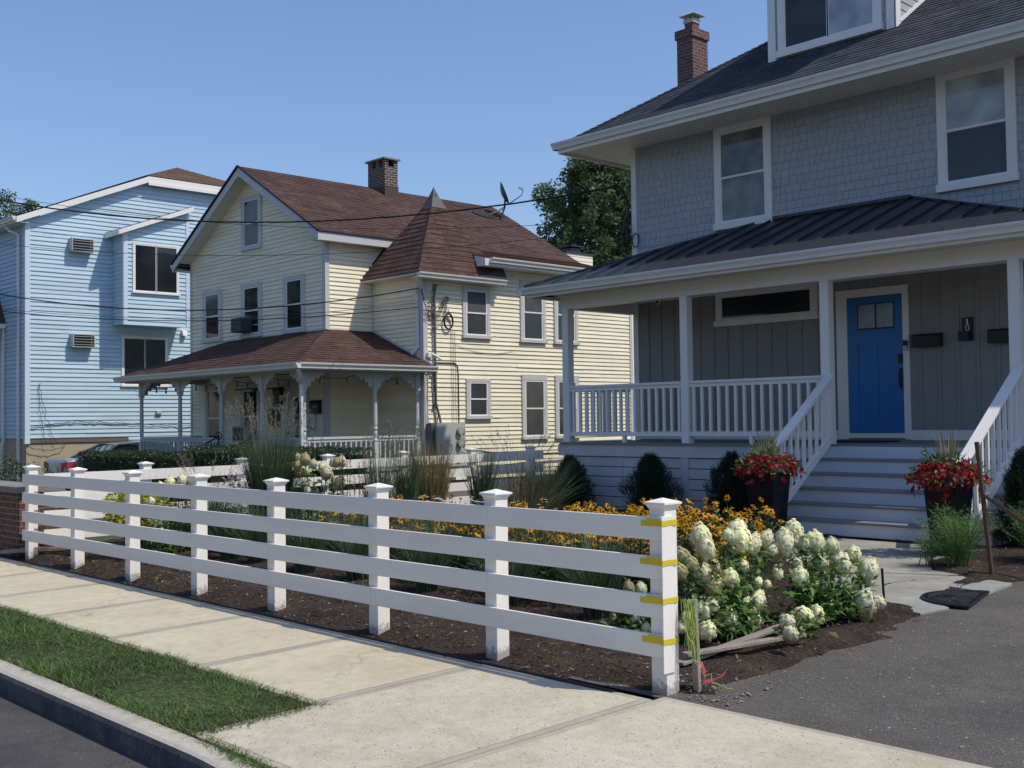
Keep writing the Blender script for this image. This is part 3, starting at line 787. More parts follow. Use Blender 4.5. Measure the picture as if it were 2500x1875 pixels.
d = MB(); d.box(-9.185, -8.565, GY-.030, GY-.024, 2.995, 3.02); d.box(-9.185, -8.565, GY-.030, GY-.024, 3.39, 3.405); d.box(-9.185, -9.17, GY-.030, GY-.024, 3.02, 3.39); d.box(-8.58, -8.565, GY-.030, GY-.024, 3.02, 3.39); d.box(-8.885, -8.86, GY-.030, GY-.024, 3.02, 3.39)
d.build('muntin', BLACK, door)
d = MB(); d.box(-8.50, -8.44, GY-.055, GY-.0225, 2.45, 2.59); d.box(-8.49, -8.45, GY-.04, GY-.0225, 2.06, 2.37); d.tube([(-8.47, GY-.04, 2.34), (-8.47, GY-.09, 2.30), (-8.47, GY-.09, 2.13), (-8.47, GY-.04, 2.09)], .009, 6)
d.build('door_handle', BLACK, door, bevel=.006)
# transom window
window(gh, (-11.91, GY, 3.235), XA, -YA, 2.02, .63, case=.10, sill=.10, kind='fixed', trim=WHITE, p1=GL, proud=.04)
# upper windows
window(gh, (-11.88, GY, 4.925), XA, -YA, 1.17, 1.81, case=.115, sill=.115, trim=WHITE, p1=GLS, p2=GLS, proud=.045)
window(gh, (-7.80, GY, 4.96), XA, -YA, 1.17, 1.80, case=.115, sill=.115, trim=WHITE, p1=BLIND2, p2=GL, proud=.045)
# eave, soffit, gutter, main roof
EX, EY, EZ = -14.78, 15.24, 6.80
k8 = .672
m = MB(); m.box(EX, GX1+1, EY, GY, 6.72, 6.745); m.box(EX, GX0, GY, 25.6, 6.72, 6.745)
for x in fr(EX+.1, GX1, .1): m.box(x, x+.008, EY+.03, GY-.03, 6.714, 6.7195)
for y in fr(GY+.02, 24, .1): m.box(EX+.03, GX0-.03, y, y+.008, 6.714, 6.7195)
m.build('soffit', SOFF, gh)
m = MB(); m.box(EX-.02, EX, EY, 25.6, 6.67, 6.84); m.box(EX, GX1+1, EY-.02, EY, 6.67, 6.80); m.each('fascia', WHITE, gh)
m = MB(); gutter(m, (EX-.10, EY-.125, 6.86), (GX1+1, EY-.125, 6.86), (0, -1, 0), .13)
m.build('gutter', GUT, gh); m = MB(); gutter(m, (EX-.125, 25.6, 6.86), (EX-.125, EY-.10, 6.86), (-1, 0, 0), .13)
m.build('gutter', GUT, gh)
m = MB(); HX = 4.7
a = V((EX-.04, EY-.04, EZ)); rz_ = EZ+k8*HX; e1 = V((GX1+1, EY-.04, EZ)); r0 = V((EX-.04+HX, EY-.04+HX, rz_)); r1 = V((GX1+1, EY-.04+HX, rz_)); b0 = V((EX-.04, EY-.04+2*HX, EZ))
m.courses([a, e1, r1, r0], .14, .010, jit=.5); m.courses([b0, a, r0], .14, .010)
m.poly([b0, r0, r1, (GX1+1, b0.y, EZ)])
m.build('roof', GROOF, gh)
m = MB()
for i in range(52):
    t = i/52; p = a.lerp(r0, t); q = a.lerp(r0, (i+1.12)/52)
    for sgn in (0, 1):
        side = V((.14, 0, .0)) if sgn else V((0, .14, 0)); nrm = V((0, -.56, .83)) if sgn else V((-.56, 0, .83))
        off = V((0, 0, .022))
        m.poly([p+off+V((0, 0, .012)), q+off, q+side+V((0, 0, .012)), p+side+V((0, 0, .024))] if sgn else [p+off+V((0, 0, .012)), p+side+V((0, 0, .024)), q+side+V((0, 0, .012)), q+off])
m.build('hip_cap', GROOF, gh)
# dormer
dm = MB(); DX0, DX1, DY = -11.09, -8.73, 16.76
zb = lambda y: EZ+k8*(y-EY+.04)
m = shingle_wall((DX0, DY, 7.70), XA, -YA, DX1-DX0, 2.0)
m.poly([(DX1, DY, 7.6), (DX1, 20.2, 10.2), (DX1, 20.2, 10.2), (DX1, DY, 10.2)][:2]+[(DX1, 20.2, 10.2), (DX1, DY, 10.2)])
m.courses([(DX1, DY+.001, 7.78), (DX1, 20.0, 9.98), (DX1, DY+.001, 9.98)], .134, .012)
m.poly([(DX0, DY, 7.6), (DX0, DY, 10.2), (DX0, 20.2, 10.2)])
m.poly([(DX0, DY+.001, 7.6), (DX1, DY+.001, 7.6), (DX1, DY+.001, 10.2), (DX0, DY+.001, 10.2)])
dorm = m.build('dormer', GSH, gh)
m = MB()
for x0 in (DX0-.012, DX1-.14): m.box(x0, x0+.155, DY-.03, DY-.001, 7.72, 10.0)
m.box(DX1+.001, DX1+.03, DY-.03, DY+.12, 7.80, 10.0)
m.bar((DX1+.02, DY+.1, zb(DY+.1)+.05), (DX1+.02, 19.9, zb(19.9)+.05), .03, .05)
m.each('corner_board', WHITE, dorm)
window(gh, (DX0+.20, DY, 7.86), XA, -YA, DX1-DX0-.42, 1.36, case=.12, sill=.12, kind='slider', trim=WHITE, p1=GL, p2=BLIND2, proud=.05)
m = MB(); m.box(DX0-.25, DX1+.25, DY-.25, 21, 9.70, 9.82); m.build('dormer_roof', WHITE, dorm)
# chimney (behind left of the ridge)
m = MB(); CX, CY = -14.225, 18.675; hx, hy = .20, .255; ZT = 9.46
m.box(CX-hx, CX+hx, CY-hy, CY+hy, 6.5, ZT); m.box(CX-hx-.03, CX+hx+.03, CY-hy-.03, CY+hy+.03, ZT, ZT+.18)
ch = m.build('chimney', BRICKR, gh)
m = MB(); a = hx-.02; b = hy-.04
m.hexa([(CX-a, CY-b, ZT+.18), (CX+a, CY-b, ZT+.18), (CX+a, CY+b, ZT+.18), (CX-a, CY+b, ZT+.18), (CX-.12, CY-.12, ZT+.23), (CX+.12, CY-.12, ZT+.23), (CX+.12, CY+.12, ZT+.23), (CX-.12, CY+.12, ZT+.23)])
m.build('crown', STONE, ch)
m = MB(); m.box(CX-.105, CX+.105, CY-.105, CY+.105, ZT+.22, ZT+.36); m.build('flue', paint('clay', (.18, .08, .06), .8), ch)
m = MB(); m.box(CX-.125, CX+.125, CY-.125, CY+.125, ZT+.35, ZT+.43)
for sx in (-1, 1):
    for sy in (-1, 1): m.box(CX+sx*.10-.008, CX+sx*.10+.008, CY+sy*.10-.008, CY+sy*.10+.008, ZT+.43, ZT+.50)
a = .20; m.hexa([(CX-a, CY-a, ZT+.50), (CX+a, CY-a, ZT+.50), (CX+a, CY+a, ZT+.50), (CX-a, CY+a, ZT+.50), (CX-.04, CY-.04, ZT+.60), (CX+.04, CY-.04, ZT+.60), (CX+.04, CY+.04, ZT+.60), (CX-.04, CY+.04, ZT+.60)])
m.build('chimney_cap', METG, ch)
# porch deck / skirt / posts
DZ = 1.25; PY = 14.33
m = MB(); m.box(-13.95, -8.75, 14.29, GY, DZ-.03, DZ); m.box(-5.95, -5.55, 14.29, GY, DZ-.03, DZ); m.box(-8.75, -5.95, 14.31, GY, DZ-.03, DZ)
for y in fr(14.43, 16.1, .14): m.box(-13.95, -5.55, y, y+.004, DZ+.0002, DZ+.0012)
m.build('deck', DECK, gh)
m = MB(); m.box(-14.02, -8.75, PY, PY+.03, 1.02, DZ-.031); m.box(-14.02, -13.99, PY+.03, GY, 1.02, DZ-.031); m.each('deck_fascia', WTRIM, gh)
m = MB(); m.box(-13.9, -8.9, PY+.08, PY+.09, 0, 1.02); m.box(-13.86, -13.85, PY+.09, GY, 0, 1.0); m.build('skirt_void', DARK, gh)  # near-black sheets behind the slats stand in for shade under the deck
m = MB()
for (x0, x1) in ((-13.895, -13.76), (-11.30, -11.16), (-8.95, -8.8)): m.box(x0, x1, PY+.012, PY+.034, .0, 1.02)
zs = 1.005
while zs > .1:
    for (x0, x1) in ((-13.76, -12.545), (-12.535, -11.30), (-11.16, -8.95)): m.box(x0, x1, PY+.035, PY+.055, zs-.155, zs)
    m.box(-13.90, -13.88, PY+.04, GY, zs-.155, zs)
    zs -= .168
m.build('skirt', WTRIM, gh, bevel=.002)
for x in (-13.86, -11.23, -8.69, -5.99):
    m = MB(); m.box(x-.072, x+.072, 14.375, 14.52, DZ-.03 if x > -13 else DZ, 3.62); m.build('porch_post', WHITE, gh, bevel=.004)
m = MB(); m.box(-13.93, -5.4, 14.37, 14.53, 3.60, 3.84); m.box(-13.93, -13.78, 14.53, GY-.001, 3.60, 3.84); m.build('porch_beam', WHITE, gh, bevel=.003)
m = MB(); m.box(-13.78, -5.4, 14.53, GY-.001, 3.842, 3.87); m.box(-14.2, -13.93, 13.9, GY, 3.842, 3.87); m.box(-14.2, -5.3, 13.9, 14.37, 3.842, 3.87)
m.box(-13.66, -5.4, GY-.03, GY-.001, 3.80, 3.84); m.build('porch_ceiling', SOFF, gh)
def railing(root, p, q, zt, zb, sp=.16, bw=.04, mat=WHITE, top=(.09, .04), name='railing', skip=None):
    p = V(p); q = V(q); m = MB(); d = (q-p); L = d.length; dn = d.normalized(); pn = V((dn.y, -dn.x, 0))
    m.ob(p, dn, pn, ZA, (0, L), (-top[0]/2, top[0]/2), (zt-top[1], zt)); m.ob(p, dn, pn, ZA, (0, L), (-.022, .022), (zt-top[1]-.06, zt-top[1]-.0005)); m.ob(p, dn, pn, ZA, (0, L), (-.03, .03), (zb, zb+.065))
    r = m.build(name, mat, root, bevel=.002)
    n = max(1, int(round(L/sp)))
    for i in range(n):
        s = (i+.5)*L/n; b = MB(); b.ob(p, dn, pn, ZA, (s-bw/2, s+bw/2), (-bw/2, bw/2), (zb+.065, zt-top[1]-.06)); b.build('baluster', mat, r)
    return r
railing(gh, (-13.79, 14.43, 0), (-11.30, 14.43, 0), 2.24, 1.36, .155, .042)
railing(gh, (-11.16, 14.43, 0), (-8.76, 14.43, 0), 2.24, 1.36, .16, .042)
railing(gh, (-13.87, 14.52, 0), (-13.87, 16.1, 0), 2.24, 1.36, .16, .042)
m = MB()
for x in (-12.55, -10.0): m.box(x-.03, x+.03, 14.40, 14.46, DZ, 1.36)
m.each('rail_foot', WHITE, gh)
# porch roof (standing seam)
PX0, PX1, PYE, PZ = -14.30, -5.2, 13.80, 3.99
tl = V((-10.94, GY-.002, 4.955)); tr = V((-8.25, GY-.002, 4.955)); el = V((PX0, PYE, PZ)); er = V((PX1, PYE, PZ)); bl = V((PX0, GY+2, PZ)); brr = V((PX1, GY-.002, PZ))
m = MB(); m.poly([el, er, tr, tl]); m.poly([(PX0, GY-.002, PZ), el, tl]); m.poly([er, brr, tr])
th = V((0, 0, -.03)); m.poly([el+th, el, (PX0, GY, PZ), (PX0, GY, PZ-.03)]); m.poly([el+th, er+th, er, el])
def seam(p, q): m.bar(V(p)+V((0, 0, .018)), V(q)+V((0, 0, .018)), .022, .036)
sl_ = (tl.z-PZ)/(tl.y-PYE)
x = PX0+.3
while x < PX1-.1:
    if x < tl.x: y1 = PYE+(x-PX0)*(tl.y-PYE)/(tl.x-PX0)
    elif x < tr.x: y1 = GY-.01
    else: y1 = PYE+(PX1-x)*(tr.y-PYE)/(PX1-tr.x)
    seam((x, PYE, PZ), (x, y1, PZ+sl_*(y1-PYE))); x += .41
seam(el, tl); seam(er, tr); m.bar(tl+V((0, -.03, .03)), tr+V((0, -.03, .03)), .06, .05)
m.build('porch_roof', METROOF, gh)
m = MB(); m.box(PX0+.02, PX1, PYE+.03, PYE+.05, 3.80, 3.955); m.box(PX0+.02, PX0+.04, PYE+.05, GY, 3.80, 3.955); m.each('porch_fascia', WHITE, gh)
m = MB(); gutter(m, (PX0-.10, PYE-.085, PZ-.028), (PX1, PYE-.085, PZ-.028), (0, -1, 0), .125); m.build('porch_gutter', GUT, gh); m = MB(); gutter(m, (PX0-.09, GY, PZ-.028), (PX0-.09, PYE-.08, PZ-.028), (-1, 0, 0), .125); m.build('porch_gutter', GUT, gh)
# stairs
st = MB(); rs = MB(); SX0, SX1 = -8.82, -5.72
rise_ = (DZ-.122)/6; tread = .272
for i in range(6):
    zt = DZ-rise_*i; yf = 14.31-tread*i
    if i > 0: st.box(SX0, SX1+.03, yf-.028, yf+tread+.0, zt-.03, zt)
    rs.box(SX0+.02, SX1, yf+.001, yf+.02, zt-rise_+.001, zt-.0305)
    if i > 0: rs.box(SX1-.02, SX1-.001, yf+.021, yf+tread, .05, zt-.0305); rs.box(SX0+.02, SX0+.04, yf+.021, yf+tread, .05, zt-.0305)
st.build('stair_tread', DECK, gh, bevel=.006); rs.build('stair_riser', RISER, gh)
m = MB(); m.box(-5.60, -5.57, 14.33, GY, .05, DZ-.031); m.box(SX1-.001, -5.60, 14.33, 14.36, .05, DZ-.031); m.build('side_panel', RISER, gh)
def stair_rail(x, yb=12.98):
    yt = 14.34; zt = 2.24; slope = rise_/tread; zf = lambda y: zt-slope*(yt-y)
    m = MB(); up = V((0, -slope, 1)).normalized()
    m.bar((x, yt+.02, zf(yt+.02)-.02), (x, yb-.05, zf(yb-.05)-.02), .135, .04)
    m.bar((x, yt, zf(yt)-.075), (x, yb, zf(yb)-.075), .05, .06); m.bar((x, yt, zf(yt)-.90), (x, yb+.05, zf(yb+.05)-.90), .06, .10)
    m.box(x-.055, x+.055, yb-.055, yb+.055, .1, zf(yb)-.06)
    r = m.build('stair_railing', WHITE, gh, bevel=.003)
    nb = int((yt-yb-.12)/.165)
    for i in range(nb):
        y = yb+.16+i*.165; b = MB(); b.box(x-.02, x+.02, y-.02, y+.02, zf(y)-.87, zf(y)-.09); b.build('baluster', WHITE, r)
stair_rail(-8.60); stair_rail(-5.93, 12.72)
downspout('downspout', gh, [(-5.62, 13.98, 3.88), (-5.58, 14.3, 3.66), (-5.58, 14.36, 3.5), (-5.58, 14.36, 1.3)], .08)
m = MB(); m.bar((-13.93, GY+.35, 6.66), (-13.93, GY+.35, 1), .07, .07); 
# small things on the porch wall
def small(name, mb, mat, label, cat, group=None, **kw):
    loc = mb.v[0]; return tag(mb.build(name, mat, loc=loc, **kw), label, cat, group)
for x, lb in ((-8.02, 'black wall mailbox beside the blue door'), (-6.86, 'black wall mailbox half hidden behind the right porch post')):
    t = thing('mailbox', lb, 'mailbox', (x, GY-.02, 2.67), 'black mailboxes on the grey porch wall')
    m = MB(); m.box(x-.225, x+.225, GY-.13, GY-.019, 2.67, 2.84); m.build('body', BLACK, t, bevel=.004)
    m = MB(); m.hexa([(x-.23, GY-.14, 2.845), (x+.23, GY-.14, 2.845), (x+.23, GY-.019, 2.845), (x-.23, GY-.019, 2.845), (x-.23, GY-.13, 2.855), (x+.23, GY-.13, 2.855), (x+.23, GY-.019, 2.875), (x-.23, GY-.019, 2.875)]); m.build('lid', BLACK, t)
t = thing('house_number_sign', 'black upright plaque with the number 10 on the grey porch wall', 'house number', (-7.42, GY-.02, 2.7))
m = MB(); m.box(-7.49, -7.335, GY-.05, GY-.019, 2.73, 3.07); m.build('plaque', BLACK, t, bevel=.002)
m = MB(); m.box(-7.53, -7.365, GY-.11, GY-.0505, 2.735, 2.865); m.build('planter_box', BLACK, t, bevel=.003)
NUM = paint('number_metal', (.62, .62, .62), .3, .02, 0)
m = MB(); m.box(-7.412, -7.395, GY-.062, GY-.0505, 2.975, 3.045); m.box(-7.425, -7.412, GY-.062, GY-.0505, 3.032, 3.045); m.box(-7.425, -7.382, GY-.062, GY-.0505, 2.967, 2.977)
for i in range(20):
    a0 = 2*math.pi*i/20; a1 = 2*math.pi*(i+1)/20
    m.bar((-7.405+.026*math.cos(a0), GY-.056, 2.915+.038*math.sin(a0)), (-7.405+.026*math.cos(a1), GY-.056, 2.915+.038*math.sin(a1)), .012, .012, up=(0, 1, 0))
m.build('number', NUM, t)
t = thing('doorbell', 'small black and silver video doorbell on the white door frame', 'doorbell', (-8.38, GY-.04, 2.64))
m = MB(); m.box(-8.415, -8.345, GY-.06, GY-.031, 2.71, 2.79); m.build('camera_face', BLACK, t); m = MB(); m.box(-8.415, -8.345, GY-.06, GY-.031, 2.63, 2.709); m.build('button_plate', METG, t)
t = thing('security_camera', 'white dome security camera under the porch ceiling near its left corner', 'security camera', (-13.15, GY-.08, 3.78))
m = MB(); m.lathe([(.06, 0), (.06, .03), (.045, .04)], (-13.15, GY-.07, 3.80), 14); m.lathe([(.0, -.07), (.03, -.062), (.05, -.035), (.055, 0), (.045, .03)], (-13.15, GY-.09, 3.80), 14); m.build('housing', WHITE, t, smooth=True)
m = MB(); m.lathe([(.0, -.03), (.02, -.02), (.026, 0), (.02, .02), (.0, .026)], (-13.135, GY-.135, 3.775), 10); m.build('lens', BLACK, t, smooth=True)
m = MB(); m.box(-9.5, -8.4, 15.35, 15.95, DZ+.0015, DZ+.02); small('doormat', m, DARK, 'dark doormat on the deck in front of the blue door', 'doormat')
# ================================================================== YELLOW HOUSE
yh = thing('yellow_house', 'yellow clapboard house with brown shingle roof, turret and front porch', 'house', (-24, 18, -.1))
X0, XM, XL, Ya, Yb, Ye = -19.8, -21.71, -28.14, 14.636, 15.964, 23.1
EXPO, LAP = .1016, .022
ks = .585; RZ = 8.05; RX0 = -24.93
def rz(x): return RZ-ks*abs(x-RX0)
m = MB()
m.courses([(XL, Ya, .25), (XM, Ya, .25), (XM, Ya, rz(XM)-.17), (RX0, Ya, RZ-.17), (XL, Ya, rz(XL)-.17)], EXPO, LAP, .30, jit=.25, seg=3.2)
m.courses([(XM, Ya, .25), (XM, Yb, .25), (XM, Yb, 5.93), (XM, Ya, 5.93)], EXPO, LAP, .30, jit=.2)
m.courses([(XM, Yb, .25), (X0, Yb, .25), (X0, Yb, 4.93), (XM, Yb, 4.93)], EXPO, LAP, .30, jit=.2)
m.courses([(X0, Yb, .30), (X0, Ye, .30), (X0, Ye, 5.40), (X0, Yb, 5.40)], EXPO, LAP, .30, jit=.3, seg=3.4)
m.poly([(XL, Ye, .2), (XL, Ya, .2), (XL, Ya, 6.0), (XL, Ye, 6.0)]); m.poly([(X0, Ye, .2), (XL, Ye, .2), (XL, Ye, 6), (RX0, Ye, 7.9), (XM, Ye, 6), (X0, Ye, 5.3)])
m.poly([(XM, Yb, 5.3), (XM, Ye, 5.3), (XM, Ye, 5.9), (XM, Yb, 5.9)])
m.build('wall', YEL, yh)
m = MB(); m.box(X0-.2, X0-.02, Yb+.02, Ye, -.6, .30); m.box(XL+.02, X0-.02, Ya+.1, Ya+.3, -.6, .26); m.build('foundation', paint('foundation', (.22, .20, .19), .9, .1, .3, bumps=.4), yh)
m = MB()
m.box(XL-.012, XL+.07, Ya-.031, Ya+.08, .3, 6.05); m.box(XM-.10, XM+.030, Ya-.031, Ya-.001, .3, 5.85); m.box(XM+.001, XM+.030, Ya-.001, Ya+.085, .3, 5.82)
m.box(X0-.10, X0+.030, Yb-.031, Yb-.001, .3, 4.90); m.box(X0+.001, X0+.030, Yb-.001, Yb+.09, .3, 4.90); m.box(X0+.001, X0+.030, Ye-.09, Ye+.01, .3, 5.25); m.box(XM+.012, XM+.032, Yb-.032, Yb-.012, 3.7, 4.92)
m.each('corner_board', WTRIM, yh)
# windows
for xa, z0, p1, p2 in ((-27.44, 3.80, BLIND, GL), (-25.45, 3.80, GLB, GL), (-23.46, 3.79, GLB, GL)):
    window(yh, (xa, Ya, z0), XA, -YA, .99 if xa < -24 else .93, 1.37, case=.13, sill=.09, head=.10, p1=p1, p2=p2, proud=.05)
window(yh, (-25.42, Ya, 6.0), XA, -YA, .97, 1.37, case=.12, sill=.09, head=.10, p1=GLB, p2=GL, proud=.05)
for ya, yb_, z0, z1, p1, p2, hd in ((17.11, 17.96, 3.575, 4.80, BLIND, SLAT, .1), (18.96, 19.82, 3.545, 5.06, GLB, GL, .1), (20.13, 20.98, 3.545, 5.06, GLB, GL, .1), (17.19, 17.95, 1.69, 2.625, SLAT, SLAT, .07), (18.98, 19.84, 1.18, 2.76, SLAT, SLAT, .14), (20.13, 20.99, 1.18, 2.76, SLAT, SLAT, .14)):
    window(yh, (X0, ya, z0), YA, XA, yb_-ya, z1-z0, case=.10, head=hd, sill=.07, p1=p1, p2=p2, proud=.045)
# main roof
FY = 14.236; BY = 22.85; XE = -21.40; XW = 2*RX0-XE; ze = rz(XE)
m = MB()
m.courses([(XE, FY, ze), (XE, BY, ze), (RX0, BY, RZ), (RX0, FY, RZ)], .14, .010, jit=.5)
m.courses([(XW, BY, ze), (XW, FY, ze), (RX0, FY, RZ), (RX0, BY, RZ)], .14, .010)
t = -.10
for s in (1,):
    m.poly([(XE, FY, ze+t), (RX0, FY, RZ+t), (RX0, BY, RZ+t), (XE, BY, ze+t)]); m.poly([(XW, FY, ze+t), (XW, BY, ze+t), (RX0, BY, RZ+t), (RX0, FY, RZ+t)])
SKX, SKZ, SKY = -19.42, 5.45, 17.50
m.courses([(SKX, SKY, SKZ), (SKX, BY, SKZ), (XE-.02, BY, ze+.005), (XE-.02, SKY, ze+.005)], .14, .010)
m.poly([(SKX, SKY, SKZ), (XE, SKY, ze), (XE, SKY, SKZ-.05), (SKX, SKY, SKZ-.05)])
m.build('roof', BROOF, yh)
m = MB()   # black drip edge
m.bar((XE, FY-.012, ze+.012), (RX0, FY-.012, RZ+.014), .05, .035); m.bar((XW, FY-.012, ze+.012), (RX0, FY-.012, RZ+.014), .05, .035); m.bar((XE+.012, FY, ze+.004), (XE+.012, 16.5, ze+.004), .03, .03)
m.build('drip_edge', paint('drip_edge', (.015, .013, .015), .6), yh)
m = MB()   # rake boards, fascia, soffits
def rake(xa, za, xb_, zb_):
    m.prism([(xa, FY, za-.03), (xb_, FY, zb_-.03), (xb_, FY, zb_-.235), (xa, FY, za-.215)], (0, .03, 0))
rake(XE, ze, RX0, RZ); rake(XW, ze, RX0, RZ)
m.box(XE-.02, XE, FY+.031, 16.6, ze-.20, ze-.015); m.box(XW, XW+.02, FY+.031, BY, ze-.20, ze-.02)
m.each('rake_board', WTRIM, yh)
m = MB(); dz = -.19
m.poly([(XW+.02, FY+.03, ze+dz), (XL, FY+.03, ze+dz+.0), (XL, Ya, ze+dz), (XW+.02, Ya, ze+dz)])
m.poly([(XL, FY+.03, rz(XL)+dz), (RX0, FY+.03, RZ+dz), (RX0, Ya, RZ+dz), (XL, Ya, rz(XL)+dz)]); m.poly([(XM, FY+.03, rz(XM)+dz), (XM, Ya, rz(XM)+dz), (RX0, Ya, RZ+dz), (RX0, FY+.03, RZ+dz)])
m.poly([(XM, FY+.03, ze+dz), (XE, FY+.03, ze+dz), (XE, 16.6, ze+dz), (XM, 16.6, ze+dz)]); m.box(XW+.02, XL, Ya, Ye, ze+dz, ze+dz+.01)
for i in range(24):
    f = i/24; x = XW+.1+(RX0-XW-.1)*f; z = rz(x)+dz-.004; m.bar((x, FY+.04, z), (x, Ya-.002, z), .008, .006)
m.build('soffit', paint('soffit_cream', (.66, .64, .55), .6, .04, .1), yh)
m = MB(); gutter(m, (XW-.09, FY+1.2, ze-.02), (XW-.09, FY+.0, ze-.02), (-1, 0, 0), .11); m.build('gutter', GUT, yh); m = MB(); gutter(m, (SKX+.11, SKY+.15, SKZ-.005), (SKX+.11, BY, SKZ-.005), (1, 0, 0), .12)
m.box(X0+.02, SKX, SKY, BY, SKZ-.19, SKZ-.16); m.box(SKX-.01, SKX+.012, SKY, BY, SKZ-.19, SKZ-.02); m.prism([(X0+.02, SKY-.002, SKZ-.19), (SKX+.01, SKY-.002, SKZ-.19), (SKX+.01, SKY-.002, SKZ-.01), (X0+.02, SKY-.002, SKZ+.08)], (0, .012, 0))
m.build('gutter', GUT, yh)
# turret roof
AP = V((-20.65, 17.0, 7.02)); TX0, TX1, TY0, TY1, TZ = -21.76, -19.53, 15.62, 18.20, 4.965
m = MB()
m.courses([(TX0, TY0, TZ), (TX1, TY0, TZ), AP], .145, .012, jit=.6); m.courses([(TX1, TY0, TZ), (TX1, TY1, TZ), AP], .145, .012, jit=.6)
m.courses([(TX1, TY1, TZ), (TX0, TY1, TZ), AP], .145, .012); m.courses([(TX0, TY1, TZ), (TX0, TY0, TZ), AP], .145, .012)
tr_ = m.build('turret_roof', BROOF, yh)
m = MB()
for c in ((TX1, TY0), (TX1, TY1), (TX0, TY0)):
    a = V((c[0], c[1], TZ)); n_ = 17
    for i in range(n_):
        p = a.lerp(AP, i/n_); q = a.lerp(AP, (i+1.15)/n_); up = V((0, 0, .016))
        sd = V((TX1-.4 if c[0] > -20 else TX0+.4, c[1], 0))-V((c[0], c[1], 0)); 
        for side in (V((math.copysign(.13, AP.x-c[0]), 0, .0)), V((0, math.copysign(.13, AP.y-c[1]), .0))):
            m.poly([p+up*1.8, q+up, q+side*.9+up*.2+V((0, 0, 0)), p+side+up]); 
m.build('ridge_cap', BROOF, tr_)
m = MB(); b_ = [V((AP.x+sx*.20, AP.y+sy*.23, AP.z-.33)) for sx, sy in ((-1, -1), (1, -1), (1, 1), (-1, 1))]; top = AP+V((0, 0, .20)); md = [AP+V((sx*.075, sy*.085, -.02)) for sx, sy in ((-1, -1), (1, -1), (1, 1), (-1, 1))]
for i in range(4): m.poly([b_[i], b_[(i+1) % 4], md[(i+1) % 4], md[i]]); m.poly([md[i], md[(i+1) % 4], top])
m.build('finial', paint('lead_cap', (.10, .09, .082), .5, .1, .3, metallic=.2), tr_)
m = MB(); m.poly([(TX1+.01, TY1-.75, TZ+.02), (TX1+.01, TY1+.12, TZ+.02), (-19.60, TY1+.05, TZ+.30), (-19.75, TY1-.75, TZ+.30)]); m.poly([(TX1-.03, TY1-.02, TZ+.0), (TX1+.01, TY1+.12, TZ+.02), (-19.60, TY1+.05, TZ+.30)])
m.poly([(XM+.01, 15.55, TZ-.02), (XM+.01, 15.75, TZ-.02), (XM+.01, 16.62, 5.95), (XM+.01, 16.42, 5.95)])
m.build('flashing', paint('flashing', (.028, .026, .028), .7, .1), tr_)
m = MB(); gutter(m, (TX1+.09, TY0-.03, TZ-.005), (TX1+.09, TY1+.04, TZ-.005), (1, 0, 0), .115); m.box(X0+.015, TX1, TY0+.01, TY1, TZ-.12, TZ-.09); m.box(TX0, TX1, TY0, Yb-.003, TZ-.035, TZ-.01)
m.build('turret_gutter', GUT, yh)
# chimney
m = MB(); cx0, cx1, cy0, cy1 = -25.27, -24.50, 18.46, 18.90
m.box(cx0, cx1, cy0, cy1, 7.6, 8.62)
for (a, b, c, d) in ((cx0, cx0+.2, cy0, cy1), (cx1-.12, cx1, cy0, cy0+.12), (cx1-.12, cx1, cy1-.12, cy1), (cx0+.36, cx0+.5, cy0, cy0+.12)): m.box(a, b, c, d, 8.62, 8.80)
ch = m.build('chimney', BRICKO, yh)
m = MB(); m.box(cx0-.06, cx1+.06, cy0-.06, cy1+.06, 8.80, 8.845); m.build('cap', STONE, ch)
m = MB(); m.box(cx0+.12, cx1-.1, cy0+.1, cy1-.1, 8.60, 8.79); m.build('flue', DARK, ch)
m = MB(); m.box(cx0-.012, cx1+.012, cy0-.012, cy1+.012, 7.6, 8.06); m.box(cx0-.02, cx1+.02, cy0-.02, cy1+.02, 8.06, 8.075)
m.build('flashing', paint('flash_brown', (.075, .045, .042), .6, .05), ch)
# rear chase box
m = MB(); m.courses([(-25.43, 26, 5.5), (-24.92, 26, 5.5), (-24.92, 26, 6.98), (-25.43, 26, 6.98)], .127, .012); m.courses([(-24.92, 26, 5.5), (-24.92, 27.2, 5.5), (-24.92, 27.2, 6.98), (-24.92, 26, 6.98)], .127, .012)
m.box(-25.7, -25.43, 26, 27.2, 5.4, 6.98); c2_ = m.build('flue_chase', YEL, yh)
m = MB(); m.box(-25.75, -24.88, 25.95, 27.25, 6.98, 7.04); m.box(-25.5, -25.1, 26.4, 26.8, 7.04, 7.2); m.box(-25.6, -25.0, 26.3, 26.9, 7.24, 7.28); m.build('cap', METROOF, c2_)
m = MB(); m.box(-24.99, -24.905, 25.975, 26.06, 5.5, 6.98); m.each('corner_board', WTRIM, c2_)
m = MB(); m.box(-28.14, -22, 23.1, 29, .2, 5.6); m.poly([(-28.2, 23.1, 5.6), (-22, 23.1, 5.6), (-22, 29, 5.6), (-28.2, 29, 5.6)]); m.build('rear_wing', YEL, yh)
